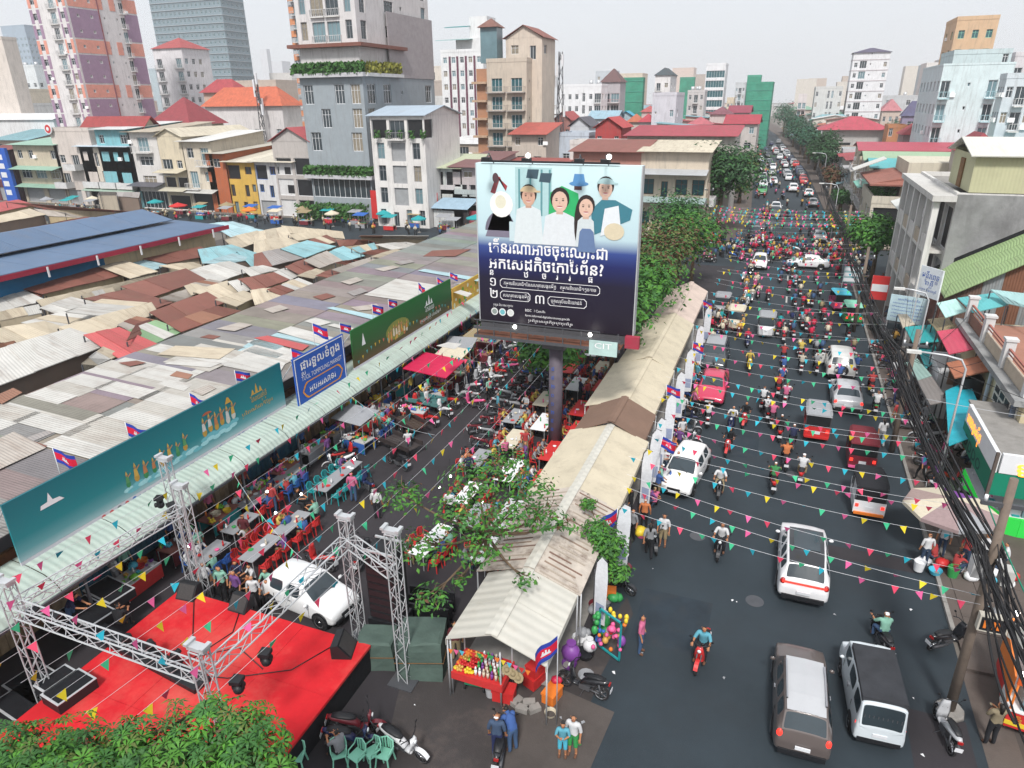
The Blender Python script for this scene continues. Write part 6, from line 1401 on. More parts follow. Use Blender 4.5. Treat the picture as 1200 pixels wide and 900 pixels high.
def parasol(loc, r, cols, label, h=2.3, group=None, n=8):
 t = thing('parasol', label, 'parasol', loc, group=group)
 for i in range(n):
  a0, a1 = 2*pi*i/n, 2*pi*(i+1)/n
  m = MB(); m.q([(0,0,h+.35),(r*cos(a0),r*sin(a0),h-.15),(r*cos(a1),r*sin(a1),h-.15)]); m.q([(0,0,h+.33),(r*cos(a1),r*sin(a1),h-.17),(r*cos(a0),r*sin(a0),h-.17)]); m.q([(r*cos(a0),r*sin(a0),h-.15),(r*cos(a0),r*sin(a0),h-.3),(r*cos(a1),r*sin(a1),h-.3),(r*cos(a1),r*sin(a1),h-.15)])
  obj('canopy_panel', m, t, mats=[MATS['cloth']], col=C[cols[i % len(cols)]] if isinstance(cols[i % len(cols)], str) else cols[i % len(cols)])
 obj('pole', MB().cyl((0,0,0),(0,0,h+.4),.025,n=6), t, mats=[MATS['steel']])
 obj('base', MB().cyl((0,0,0),(0,0,.1),.25,n=10), t, mats=[MATS['concrete']]); return t
FLAGM = []
def _flag():
 b = MB(); nx = 6; W, H = 1.0, .66
 zs = [0,.25,.75,1.0]
 for i in range(nx):
  x0, x1 = W*i/nx, W*(i+1)/nx
  def wv(x, z): return (x*.86, .10*sin(x*7)*x + .05*(1-z)*x, (z-1)*H - x*.42*(1-.2*z))
  for k in range(3):
   q = [wv(x0,zs[k]),wv(x1,zs[k]),wv(x1,zs[k+1]),wv(x0,zs[k+1])]
   b.q(q, 1 if k == 1 else 0, sm=True)
   b.q([(p[0],p[1]+.006,p[2]) for p in q][::-1], 1 if k == 1 else 0, sm=True)
 for (a, c, z0, z1) in ((.30,.70,.36,.42),(.34,.66,.42,.50),(.36,.42,.50,.60),(.47,.53,.50,.66),(.58,.64,.50,.60)):
  for s in (-.008, .014):
   q = [wv(a,z0),wv(c,z0),wv(c,z1),wv(a,z1)]; q = [(p[0],p[1]+s,p[2]) for p in q]; b.q(q if s < 0 else q[::-1], 2)
 return b.mesh('flag_cloth', [mat('flag_blue', (.02,.05,.35), rough=.8, var=.05), mat('flag_red', (.6,.01,.04), rough=.8, var=.05), MATS['white']])
FLAGC = _flag()
def flag(loc, h, label, rz=0, s=1.0, group='national flags on poles', leanx=0):
 t = thing('flag', label, 'flag', loc, 0, group); t.rotation_euler = (0, leanx, rz)
 obj('pole', MB().cyl((0,0,0),(0,0,h),.022,.015,n=6), t, mats=[MATS['steel']])
 o = obj('flag_cloth', FLAGC, t, (.02,0,h-.04), rz=U(-.4,.4)); o.scale = (s, s, s); return t
# ------------------------------------------------------------ foliage
def leafmat(name, c, v=.45):
 m = mat(name, c, rough=.6, var=v, sc=1.3, spec=.3); return m
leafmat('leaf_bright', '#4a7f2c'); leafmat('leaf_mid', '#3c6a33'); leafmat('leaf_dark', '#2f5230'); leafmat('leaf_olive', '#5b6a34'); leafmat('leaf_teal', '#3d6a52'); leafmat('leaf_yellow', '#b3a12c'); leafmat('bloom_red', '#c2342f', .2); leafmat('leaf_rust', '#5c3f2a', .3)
mat('bark', '#6b5a48', rough=.95, var=.35, sc=3, bump=.02, bsc=12)
def crown_mesh(blobs, n, s, seed, ros=0, mats=('leaf_mid','leaf_bright'), weights=None, droop=.2, wide=.45):
 """leaf-sized faces spread through the shell of several blobs; ros>0: rosettes of narrow leaves"""
 r = random.Random(seed); b = MB(); tot = sum(x[1] ** 2 for x in blobs)
 for (c, R, sz) in blobs:
  k = int(n * R ** 2 / tot)
  for _ in range(k):
   d = Vector((r.gauss(0,1), r.gauss(0,1), r.gauss(.25,1))).normalized(); rr = R * (1 - r.gauss(.08, .26 if not ros else .34))
   p = Vector(c) + Vector((d.x*rr, d.y*rr, d.z*rr*sz)); mi = r.randrange(len(mats)) if weights is None else r.choices(range(len(mats)), weights)[0]
   up = (d + Vector((0,0,.7))).normalized()
   if ros:
    u = up.orthogonal().normalized(); w = up.cross(u); ph = r.random() * 6
    for i in range(ros):
     a = ph + 2*pi*i/ros; e = u*cos(a) + w*sin(a); f = up.cross(e); L = s * r.uniform(.75, 1.15)
     t0 = p + e*L*.1; t1 = p + e*L*.6 + up*L*.12; t2 = p + e*L - up*L*.12
     b.q([t0, t1 - f*L*.13, t2, t1 + f*L*.13], mi)
   else:
    u = Vector((r.gauss(0,1), r.gauss(0,1), r.gauss(0,.5))); u = (u - up*u.dot(up)*.8).normalized(); w = up.cross(u).normalized(); L = s * r.uniform(.6, 1.3)
    b.q([p - u*L*.5, p + w*L*wide*.5, p + u*L*.5 - Vector((0,0,droop*L)), p - w*L*wide*.5], mi)
 return b
def tree(loc, blobs, label, n=5000, s=.35, mats=('leaf_mid','leaf_dark'), seed=1, trunk=.2, ros=0, cat='tree', name='tree', base=None, weights=None, limbs=True, wide=.45, group=None):
 t = thing(name, label, cat, loc, group=group); r = random.Random(seed + 99)
 top = max(blobs, key=lambda x: x[0][2])[0]; lo = min(b[0][2] - b[1]*b[2]*.6 for b in blobs)
 fork = Vector((0, 0, max(.6, lo))); m = MB()
 m.tube([Vector((0,0,0)), Vector((r.uniform(-.1,.1), r.uniform(-.1,.1), fork.z*.5)), fork], trunk, n=8, rs=[trunk*1.25, trunk, trunk*.85])
 obj('trunk', m, t, mats=[MATS['bark']])
 for c, R, sz in blobs:
  c = Vector(c); mid = fork.lerp(c, .5) + Vector((0,0,-.15*(c-fork).length*.3))
  obj('limb', MB().tube([fork, mid, c], trunk, n=6, rs=[trunk*.6, trunk*.35, trunk*.12]), t, mats=[MATS['bark']])
  for k in range(3):
   d = Vector((r.gauss(0,1), r.gauss(0,1), r.gauss(.4,.6))).normalized()
   if limbs: obj('branch', MB().tube([mid.lerp(c, .5), c + d*R*.45, c + d*R*.85], .04, n=4, rs=[trunk*.25, trunk*.12, .012]), t, mats=[MATS['bark']])
 o = obj('crown', crown_mesh(blobs, n, s, seed, ros, mats, weights, wide=wide), t, mats=[MATS[x] for x in mats]); o['kind'] = 'stuff'
 return t
def blobs(R, h, n, seed, spread=.7, r0=.45, flat=.75):
 r = random.Random(seed); out = []
 for i in range(n):
  a = 2*pi*i/n + r.uniform(-.4,.4); d = R*spread*r.uniform(.5,1) if i else 0
  out.append(((d*cos(a), d*sin(a), h + r.uniform(-.25,.3)*R), R*r0*r.uniform(.8,1.25), flat))
 return out
# ------------------------------------------------------------ lettering (letters are flat print; Khmer clusters are composed by hand)
TC = {}
def tmesh(s, serif=False):
 cu = bpy.data.curves.new('t', 'FONT'); cu.body = s; cu.size = 1; cu.resolution_u = 2
 if serif: cu.offset = .016
 o = bpy.data.objects.new('t', cu); me = evalmesh(o); bpy.data.objects.remove(o); bpy.data.curves.remove(cu); return me
def twid(s):
 if not s: return 0
 if s not in TC:
  me = tmesh(s); TC[s] = max([v.co.x for v in me.vertices], default=0) + .03; bpy.data.meshes.remove(me)
 return TC[s]
def kshape(s):
 main = ''; subs = []; i = 0
 PRE = {'\u17c1':'\u17c1','\u17c2':'\u17c2','\u17c3':'\u17c3','\u17be':'\u17c1','\u17c4':'\u17c1','\u17c5':'\u17c1'}; POST = {'\u17be':'\u17b8','\u17c4':'\u17b6','\u17c5':'\u17b6'}
 while i < len(s):
  c = s[i]
  if '\u1780' <= c <= '\u17b3':
   j = i + 1; sb = []; vw = ''
   while j < len(s) and (s[j] == '\u17d2' or '\u17b4' <= s[j] <= '\u17d1'):
    if s[j] == '\u17d2': sb.append(s[j+1]); j += 2
    else: vw += s[j]; j += 1
   pre = ''.join(PRE.get(v, '') for v in vw); post = ''.join(POST.get(v, '' if v in PRE else v) for v in vw)
   main += pre; subs += [(len(main), x, k) for k, x in enumerate(sb)]; main += c + post; i = j
  else: main += c; i += 1
 return main, subs
def lettering(parent, s, org, u, v, size, m, width=None, name='lettering', bold=0, eps=.012, center=False):
 """size: letter height in metres; fitted to width if given"""
 main, subs = kshape(s); items = [(tmesh(main, bold), 0, 0, 1)]
 for pos, ch, k in subs: items.append((tmesh(ch, bold), twid(main[:pos]) + .02, -.46 - .1*k, .55))
 W = twid(main); sx = (width / W) if width else size; u, v = Vector(u).normalized(), Vector(v).normalized(); n = u.cross(v); b = MB(); nd = 0
 off = -W * sx / 2 if center else 0
 for me, x, y, k in items:
  for p in me.polygons:
   nd += 1; e = eps + .0006 * (nd % 5)
   b.q([Vector(org) + u * ((me.vertices[i].co.x * k + x) * sx + off) + v * ((me.vertices[i].co.y * k + y) * size) + n * e for i in p.vertices])
  bpy.data.meshes.remove(me)
 o = obj(name, b, parent, mats=[MATS[m]]); return o
mat('ink_white', (.82,.82,.84), var=0); mat('ink_blue', (.02,.10,.45), var=0); mat('ink_gold', (.62,.36,.06), var=.1); mat('ink_orange', (.75,.3,.02), var=0); mat('ink_grey', (.45,.47,.5), var=0); mat('ink_dark', (.02,.08,.07), var=0); mat('ink_brown', (.25,.09,.02), var=0)
def gradmat(name, stops, axis='Z', z0=0, z1=1, y=False):
 m = bpy.data.materials.new(name); m.use_nodes = True; MATS[name] = m; n, l = m.node_tree.nodes, m.node_tree.links
 g = n.new('ShaderNodeNewGeometry'); sp = n.new('ShaderNodeSeparateXYZ'); l.new(g.outputs['Position'], sp.inputs[0])
 mr = n.new('ShaderNodeMapRange'); mr.inputs[1].default_value = z0; mr.inputs[2].default_value = z1; l.new(sp.outputs[axis], mr.inputs[0])
 cr = n.new('ShaderNodeValToRGB'); l.new(mr.outputs[0], cr.inputs[0]); e = cr.color_ramp.elements
 for i, (p, c) in enumerate(stops):
  el = e[i] if i < 2 else e.new(p); el.position = p; el.color = (*(srgb(c) if isinstance(c, str) else c), 1)
 l.new(cr.outputs[0], n['Principled BSDF'].inputs['Base Color']); n['Principled BSDF'].inputs['Roughness'].default_value = .5; return m
def shape(parent, name, org, u, v, pts, m, e=.008, col=None):
 u, v = Vector(u), Vector(v); n = u.cross(v).normalized(); b = MB(); b.q([Vector(org) + u*p[0] + v*p[1] + n*e for p in pts]); return obj(name, b, parent, mats=[MATS[m]], col=col)
def oval(cx, cy, rx, ry, n=14, a0=0, a1=2*pi): return [(cx + rx*cos(a0+(a1-a0)*i/n), cy + ry*sin(a0+(a1-a0)*i/n)) for i in range(n + (0 if a1-a0 > 6.2 else 1))]
# ------------------------------------------------------------ banners along the market roof
gradmat('banner_teal', [(0,'#a9c0c6'),(.18,'#5a98a0'),(.4,'#1a8088'),(1,'#0f6b76')], z0=3.6, z1=5.95)
gradmat('banner_green', [(0,'#5a3f22'),(.25,'#3e4a24'),(.5,'#1f5a2b'),(1,'#1c6a2f')], z0=3.6, z1=5.9)
def banner(name, label, y0, y1, z0, z1, m, x=-22.6, strip=True, base=None):
 t = thing(name, label, 'banner', (x, y0, z0)); L = y1 - y0; H = z1 - z0
 s = .3 if strip else 0
 obj('sheet', MB().box(-.06,0,0,L,s,H), t, mats=[MATS[m]])
 if strip: obj('white_strip', MB().box(-.06,.004,0,L,0,s-.01), t, mats=[mat('banner_strip', '#c9c6cf', var=.08)])
 obj('frame', MB().box(-.1,-.062,0,L,0,.06).box(-.1,-.062,0,L,H-.06,H), t, mats=[MATS['steel_dark']])
 for k in range(int(L/2.4)+1): obj('prop', MB().cyl((-.1,min(L,k*2.4+.05),H*.9),(-1.0,min(L,k*2.4+.05),1.3),.03,n=5), t, mats=[MATS['steel']])
 return t, L, H
Uy, Uz = (0,1,0), (0,0,1)
def figure(t, y, z, h, c1, c2, k=0):
 shape(t, 'figure', (0,y,z), Uy, Uz, oval(0,h*.22,h*.16,h*.24,8), 'cloth', .006+k*.001, c2); shape(t, 'figure', (0,y,z), Uy, Uz, [(-h*.13,h*.3),(h*.13,h*.3),(h*.09,h*.72),(-h*.09,h*.72)], 'cloth', .009+k*.001, c1)
 shape(t, 'figure', (0,y,z), Uy, Uz, oval(0,h*.82,h*.08,h*.09,8), 'cloth', .012+k*.001, (.45,.25,.12)); shape(t, 'figure', (0,y,z), Uy, Uz, [(-h*.07,h*.86),(h*.07,h*.86),(0,h*1.08)], 'cloth', .014+k*.001, (.6,.4,.08))
 shape(t, 'figure', (0,y,z), Uy, Uz, [(h*.08,h*.62),(h*.30,h*.80),(h*.27,h*.86),(h*.05,h*.7)], 'cloth', .013+k*.001, (.45,.25,.12))
bt, L, H = banner('banner', 'long teal banner of festival figures on blue clouds along the near market roof', 11.9, 25.9, 3.4, 5.97, 'banner_teal')
rb = random.Random(11)
for k in range(9):
 y = 4.5 + k*.42; z = .72 + .05*sin(k*2) + (.12 if k > 4 else 0)
 for j in range(2): shape(bt, 'cloud', (0,y+.2*j,z-.08-.1*j), Uy, Uz, oval(0,0,rb.uniform(.22,.34),rb.uniform(.07,.13),10), 'cloth', .003+.0003*k+.0002*j, (.15,.45,.52) if (k+j) % 2 else (.35,.65,.7))
 if k < 8: figure(bt, y, z, .78 if k % 3 else .66, pick((.6,.38,.08),(.1,.3,.12),(.5,.2,.08)), pick((.5,.3,.06),(.05,.25,.1)), k)
for k in range(6):
 y = 8.6 + k*.36; z = 1.0 + .08*(k % 2)
 shape(bt, 'cloud', (0,y,z-.12), Uy, Uz, oval(0,0,.3,.12,10), 'cloth', .0035+.0003*k, (.15,.45,.52)); shape(bt, 'cloud', (0,y-.1,z-.28), Uy, Uz, oval(0,0,.25,.1,10), 'cloth', .0048+.0003*k, (.35,.65,.7))
 figure(bt, y, z, .85, pick((.6,.38,.08),(.6,.6,.58),(.5,.2,.08)), pick((.5,.3,.06),(.6,.6,.55)), k)
shape(bt, 'parasol_print', (0,8.9,1.95), Uy, Uz, oval(0,0,.28,.12,8,0,pi), 'cloth', .02, (.45,.12,.06)); shape(bt, 'parasol_print', (0,10.2,1.95), Uy, Uz, [(-.2,0),(.2,0),(.05,.28),(-.05,.28)], 'cloth', .02, (.6,.35,.06))
shape(bt, 'emblem', (0,1.5,1.7), Uy, Uz, [(-.4,0),(.5,0),(.35,.15),(.1,.18),(0,.5),(-.1,.18),(-.35,.15)], 'ink_white', .006)
def gable_emblem(t, y, z, s, m):
 for a, h in ((-.36,.3),(0,.62),(.36,.3)): shape(t, 'emblem', (0,y,z), Uy, Uz, [((a-.12)*s,0),((a+.12)*s,0),((a+.07)*s,h*.55*s),(a*s,h*s),((a-.07)*s,h*.55*s)], m, .006)
 shape(t, 'emblem', (0,y,z-.08*s), Uy, Uz, [(-.55*s,0),(.55*s,0),(.5*s,.07*s),(-.5*s,.07*s)], m, .006)
gable_emblem(bt, 12.1, 1.75, .75, 'ink_gold'); lettering(bt, 'រីករាយឆ្នាំថ្មី', (0,11.65,1.35), Uy, Uz, .36, 'ink_gold', 1.1); lettering(bt, 'ប្រពៃណីជាតិខ្មែរ', (0,10.9,.92), Uy, Uz, .24, 'ink_gold', 2.2)
lettering(bt, 'សូមជូនពរ បងប្អូនប្រជាពលរដ្ឋ សូមរីករាយពិធីបុណ្យ ឆ្នាំថ្មី', (0,4.0,.10), Uy, Uz, .13, 'ink_blue', 8.5)
for k in range(5): shape(bt, 'logo', (0,3.2+.35*k,.15), Uy, Uz, oval(0,0,.1,.1,10), 'cloth', .008, pick((.2,.2,.22),(.6,.1,.1),(.1,.2,.5)))
bs, L, H = banner('sign_board', 'blue market name board with white Khmer and English lettering and gold cartouche', 26.25, 30.7, 3.35, 6.05, 'ink_blue', x=-22.1, strip=False)
bs['category'] = 'sign'
for z0, z1, y0, y1 in ((.06,.11,.08,L-.08),(H-.11,H-.06,.08,L-.08),(.11,H-.11,.08,.13),(.11,H-.11,L-.13,L-.08)): obj('border', MB().box(.002,.012,y0,y1,z0,z1), bs, mats=[MATS['ink_white']])
lettering(bs, 'ផ្សារទួលទំពូង', (0,.5,1.92), Uy, Uz, .66, 'ink_white', 3.5, bold=1); lettering(bs, 'TUOL TOMPOUNG MARKET', (0,.5,1.33), Uy, Uz, .36, 'ink_white', 3.6); lettering(bs, 'អបអរសាទរ', (0,1.0,.55), Uy, Uz, .5, 'ink_white', 2.4, bold=1)
def cart(y0, y1, z0, z1): return [(y0,(z0+z1)/2),(y0+.22,z0+.12),(y0+.4,z0),(y1-.4,z0),(y1-.22,z0+.12),(y1,(z0+z1)/2),(y1-.22,z1-.12),(y1-.4,z1),(y0+.4,z1),(y0+.22,z1-.12)]
o_, i_ = cart(.45,L-.35,.28,1.18), cart(.55,L-.45,.34,1.12); b = MB()
for k in range(10): j = (k+1) % 10; b.q([(.011,*o_[k]),(.011,*o_[j]),(.011,*i_[j]),(.011,*i_[k])])
obj('cartouche', b, bs, mats=[MATS['ink_orange']])
bg_, L, H = banner('banner', 'green festival banner with golden figures and white emblem beyond the blue board', 31.6, 44.7, 3.35, 5.92, 'banner_green', x=-22.2)
shape(bg_, 'glow_print', (0,5.2,1.15), Uy, Uz, oval(0,0,1.5,.62,16), 'cloth', .003, (.22,.26,.06))
for k in range(8): figure(bg_, 4.0 + k*.33, .55 + .12*(k % 3), .95 if k in (3,4) else .75, pick((.65,.5,.3),(.6,.3,.08),(.7,.65,.5)), pick((.6,.35,.1),(.5,.2,.08),(.65,.6,.5)), k)
shape(bg_, 'emblem', (0,1.2,1.35), Uy, Uz, [(-.2,0),(.2,0),(.12,.3),(0,.75),(-.12,.3)], 'ink_white', .006); gable_emblem(bg_, 9.6, 1.65, 1.0, 'ink_white')
lettering(bg_, 'រីករាយ', (0,9.0,1.15), Uy, Uz, .5, 'ink_white', 1.3); lettering(bg_, 'បុណ្យចូលឆ្នាំថ្មី ប្រពៃណីជាតិ', (0,8.1,.62), Uy, Uz, .28, 'ink_white', 3.2)
rj = random.Random(4)
for k in range(26):
 y, z = .5 + k*.48, .45 + .5*abs(sin(k*.37)) + .1*rj.random(); shape(bg_, 'pennant_print', (0,y,z), Uy, Uz, [(-.09,.12),(.09,.12),(0,-.12)], 'cloth', .01+.0003*k, pick((.6,.4,.05),(.1,.4,.4),(.6,.15,.1)))
by_, L, H = banner('banner', 'low yellow banner of printed flowers at the far end of the market roof', 44.9, 58, 3.5, 5.1, 'ink_gold', x=-22.2, strip=False)
MATS['banner_yel'] = mat('banner_yel', '#9aa52c', var=.35, sc=1.5); by_.children[0].data.materials[0] = MATS['banner_yel']
for k in range(40): shape(by_, 'flower_print', (0,.3+k*.31,.25+1.1*((k*37%11)/11)), Uy, Uz, oval(0,0,rj.uniform(.1,.22),rj.uniform(.1,.25),7), 'cloth', .004+.0004*(k%9), pick((.75,.6,.05),(.3,.5,.05),(.7,.7,.5),(.15,.35,.05)))
for (px, py, s), lab in zip(((62,527,.9),(147,497,.95),(222,462,.9),(275,436,.8),(341,410,.95),(366,380,.95),(398,380,.8),(436,358,.9),(455,352,.8),(490,332,.85),(512,326,.75),(527,320,.7),(542,343,.7)), ('drooping','half-furled','spread','small','tilted','tall narrow','wind-blown','pale-lit','furled','spread-out','thin','streaming','far')):
 p = onx(px, py, -23.4); flag((-23.4, p.y, 4.3), p.z - 4.3 + .1, f'{lab} national flag on a pole above the market banners', rz=U(-.5,.9), s=s*.95)
# ------------------------------------------------------------ the big billboard
bb = thing('billboard', 'huge square billboard with five workers above white lettering on dark blue', 'billboard', (-10.15, 32.2, 0)); BW, BH, BZ, BX = 8.15, 8.05, 7.15, -4.15
gradmat('board_print', [(0,'#150a1c'),(.30,'#140f2c'),(.42,'#16205c'),(.50,'#33488a'),(.58,'#b9d2da'),(1,'#cfe9ec')], z0=BZ, z1=BZ+BH)
obj('board', MB().box(BX,BX+BW,0,.5,BZ,BZ+BH), bb, mats=[MATS['board_print'], ])
obj('side_trim', MB().box(BX+BW+.003,BX+BW+.05,-.02,.5,BZ,BZ+BH), bb, mats=[MATS['steel']]); obj('side_trim', MB().box(BX-.05,BX-.003,-.02,.5,BZ,BZ+BH), bb, mats=[MATS['steel']])
obj('back_panel', MB().box(BX,BX+BW,.503,.6,BZ,BZ+BH), bb, mats=[MATS['steel_dark']])
Ux = (1,0,0)
def S(name, pts, c, e, m='plastic'): shape(bb, name, (BX,0,BZ), (BW,0,0), (0,0,BH), [(x, 1-y) for x, y in pts], m, e, c)
def E_(x, y, rx, ry, c, e, n=16, a0=0, a1=2*pi, name='portrait'): S(name, oval(x, y, rx, ry, n, a0, a1)[::-1], c, e)
SKN=(.62,.38,.28); SK2=(.70,.48,.38)
S('portrait', [(.25,.30),(.48,.30),(.48,.02),(.25,.02)], (.42,.62,.64), .004)
for x in (.27,.34,.41,.46): S('portrait', [(x,.30),(x+.012,.30),(x+.012,.03),(x,.03)], (.12,.30,.33), .006)
for x, y in ((.36,.05),(.44,.07)): S('portrait', [(x-.04,y+.03),(x+.03,y+.035),(x+.04,y-.02),(x-.03,y-.02)], (.05,.09,.12), .007)
E_(.15,.40,.10,.12,(.16,.15,.2),.008,a0=pi,a1=2*pi) ; S('portrait', [(.05,.44),(.26,.44),(.21,.28),(.11,.28)], (.20,.18,.24), .008)
S('portrait', [(.09,.17),(.13,.07),(.155,.08),(.12,.18)], (.22,.05,.06), .009); S('portrait', [(.155,.08),(.13,.07),(.20,.13),(.19,.16)], (.35,.05,.06), .0095); E_(.125,.085,.02,.03,(.10,.05,.06),.010); E_(.16,.24,.075,.078,(.86,.86,.82),.011); E_(.155,.225,.035,.04,(.72,.70,.56),.013)
S('portrait', [(.21,.46),(.33,.46),(.33,.35),(.21,.34)], (.55,.68,.72), .010)
S('portrait', [(.46,.32),(.47,.16),(.54,.12),(.64,.16),(.66,.34)], (.03,.42,.14), .008)
S('portrait', [(.615,.14),(.66,.14),(.66,.10),(.615,.10)], (.10,.05,.05), .009); E_(.642,.105,.058,.014,(.10,.28,.55),.012); S('portrait', [(.605,.10),(.68,.10),(.67,.05),(.615,.05)], (.10,.28,.55), .011)
def bust(x, y, r0, shirt, hair, sk, w=.095, e=.014, cap=None, body=None):
 r = r0*1.22
 S('portrait', body or [(x-w,.47),(x+w,.47),(x+w*.8,y+r*1.75),(x+r*.5,y+r*1.25),(x-r*.5,y+r*1.25),(x-w*.8,y+r*1.75)], shirt, e)
 S('portrait', [(x-r*.4,y+r*1.5),(x+r*.4,y+r*1.5),(x+r*.4,y+r*.6),(x-r*.4,y+r*.6)], tuple(c*.85 for c in sk), e+.002)
 E_(x,y-.012,r*1.12,r*1.25,hair,e+.003); E_(x,y+.006,r*.9,r*1.15,sk,e+.005)
 for s in (-1,1): E_(x+s*r*.38,y-.002,r*.14,r*.08,(.05,.03,.03),e+.007,8); S('portrait', [(x+s*r*.38-.007,y-.010),(x+s*r*.38+.007,y-.010),(x+s*r*.38+.006,y-.014),(x+s*r*.38-.006,y-.014)], (.08,.05,.04), e+.007)
 S('portrait', [(x-.004,y+.018),(x+.004,y+.018),(x,y-.002)], tuple(c*.75 for c in sk), e+.007); E_(x,y+r*.62,r*.36,r*.16,(.85,.82,.8),e+.007,10,0,pi); S('portrait', oval(x,y+r*.62,r*.36,.004,10)[::-1], (.45,.12,.12), e+.008)
 if cap: E_(x,y-r*.55,r*1.15,r*.75,cap,e+.009,12,pi,2*pi); S('portrait', [(x-r*.2,y-r*.5),(x+r*1.6,y-r*.5),(x+r*1.6,y-r*.72),(x-r*.2,y-r*.8)], cap, e+.010)
bust(.335,.185,.038,(.66,.72,.74),(.03,.02,.02),SKN,cap=(.62,.48,.30)); bust(.53,.205,.043,(.68,.72,.75),(.03,.02,.02),SK2,w=.11,e=.026)
bust(.80,.125,.036,(.05,.20,.26),(.03,.02,.02),SK2,e=.014,cap=(.40,.58,.60),body=[(.73,.40),(.95,.30),(.96,.24),(.86,.19),(.78,.19),(.72,.25)])
S('portrait', [(.78,.40),(.90,.36),(.88,.22),(.80,.24)], (.72,.76,.80), .027); E_(.86,.37,.06,.05,(.66,.58,.42),.028)
E_(.655,.33,.035,.14,(.03,.02,.02),.036); bust(.69,.235,.038,(.60,.66,.68),(.03,.02,.02),SK2,w=.06,e=.038)
S('portrait', [(.645,.50),(.755,.50),(.74,.38),(.72,.36),(.67,.36),(.655,.38)], (.13,.20,.36), .045)
XO = BX + BW * .08
lettering(bb, 'តើនរណាអាចចុះឈ្មោះជា', (XO-.1,0,BZ+BH*.462), Ux, Uz, .80, 'ink_white', BW*.76, bold=1); lettering(bb, 'អ្នកសេដ្ឋកិច្ចក្រៅប្រព័ន្ធ?', (XO-.1,0,BZ+BH*.362), Ux, Uz, .80, 'ink_white', BW*.74, bold=1)
lettering(bb, '១', (XO-.12,0,BZ+BH*.245), Ux, Uz, .72, 'ink_white'); lettering(bb, '២', (XO-.12,0,BZ+BH*.165), Ux, Uz, .72, 'ink_white'); lettering(bb, '៣', (XO+BW*.29,0,BZ+BH*.155), Ux, Uz, .72, 'ink_white')
def pill(x0, x1, z0, z1):
 b = MB(); o1 = [(x0+.12,z0),(x1-.12,z0),(x1,z0+.12),(x1,z1-.12),(x1-.12,z1),(x0+.12,z1),(x0,z1-.12),(x0,z0+.12)]; cx, cz = (x0+x1)/2, (z0+z1)/2
 i1 = [(x + (.025 if x < cx else -.025), z + (.025 if z < cz else -.025)) for x, z in o1]
 for k in range(8): j = (k+1) % 8; b.q([(o1[k][0],-.012,o1[k][1]),(o1[j][0],-.012,o1[j][1]),(i1[j][0],-.012,i1[j][1]),(i1[k][0],-.012,i1[k][1])])
 obj('text_frame', b, bb, mats=[MATS['ink_white']])
pill(XO+.5,BX+BW*.79,BZ+BH*.238,BZ+BH*.298); lettering(bb, 'កម្មករនិយោជិតនៃសហគ្រាសធុនមីក្រូ   កម្មករនិយោជិតតូចតាច', (XO+.7,0,BZ+BH*.26), Ux, Uz, .24, 'ink_white', BW*.60)
pill(XO+.5,BX+BW*.345,BZ+BH*.158,BZ+BH*.218); lettering(bb, 'សហគ្រាសធុនមីក្រូ', (XO+.65,0,BZ+BH*.18), Ux, Uz, .24, 'ink_white', BW*.18)
pill(BX+BW*.46,BX+BW*.71,BZ+BH*.148,BZ+BH*.208); lettering(bb, 'បុគ្គលស្វ័យនិយោជន៍', (BX+BW*.48,0,BZ+BH*.17), Ux, Uz, .24, 'ink_white', BW*.2)
for k, c in enumerate(((.25,.3,.28),(.15,.45,.5),(.6,.62,.6))): S('logo', oval(.10+.055*k,.925,.024,.025,14)[::-1], (.7,.72,.72), .006); S('logo', oval(.10+.055*k,.925,.017,.018,12)[::-1], c, .009)
lettering(bb, 'ក្រសួង និង គណៈកម្មការ', (XO+.1,0,BZ+BH*.115), Ux, Uz, .16, 'ink_white', 1.1); lettering(bb, 'BSSC   / Cam-Rs', (BX+BW*.31,0,BZ+BH*.095), Ux, Uz, .19, 'ink_white', 1.1); lettering(bb, 'form.informal.digitaleconomy.gov.kh', (BX+BW*.31,0,BZ+BH*.062), Ux, Uz, .17, 'ink_white', 2.4); lettering(bb, 'ប្រព័ន្ធសេដ្ឋកិច្ចក្រៅប្រព័ន្ធ', (BX+BW*.33,0,BZ+BH*.030), Ux, Uz, .17, 'ink_white', 2.4)
mat('pole_paint', '#5c5560', rough=.7, var=.2, sc=2, dirt=.4, dcol=(.06,.05,.07), dsc=1.5)
obj('pole', MB().cyl((0,.25,0),(0,.25,6.1),.38,.36,n=24), bb, mats=[MATS['pole_paint']]); obj('pole_head', MB().box(-.6,.6,-.3,.8,6.1,6.6), bb, mats=[MATS['steel_dark']])
for k, c in enumerate('៨៩២០១២៥០'): lettering(bb, c, (-.12,-.20,4.9-.5*k), Ux, Uz, .3, 'ink_blue', eps=.02)
for z in (6.62, 7.1): obj('beam', MB().box(BX,BX+BW-.4,-.95,-.85,z-.08,z+.06), bb, mats=[MATS['steel_dark']])
obj('beam', MB().box(BX,BX+BW,.05,.45,6.65,7.1), bb, mats=[MATS['steel_dark']])
for k in range(9): x = BX+.2+k*.93; obj('strut', MB().bar((x,-.9,6.6),(x,.2,6.7),.07), bb, mats=[MATS['steel_dark']]); obj('upright', MB().bar((x,-.9,6.6),(x,-.9,7.5),.05), bb, mats=[MATS['steel_dark']])
obj('handrail', MB().bar((BX,-.9,7.5),(BX+BW-1.4,-.9,7.5),.05), bb, mats=[MATS['steel_dark']]); obj('catwalk', MB().box(BX,BX+BW-.4,-.85,.0,6.66,6.7), bb, mats=[MATS['rust']])
obj('end_panel', MB().box(BX+BW-.3,BX+BW+.4,-.3,.0,6.6,7.2), bb, mats=[MATS['trim']], col=(.35,.03,.06));
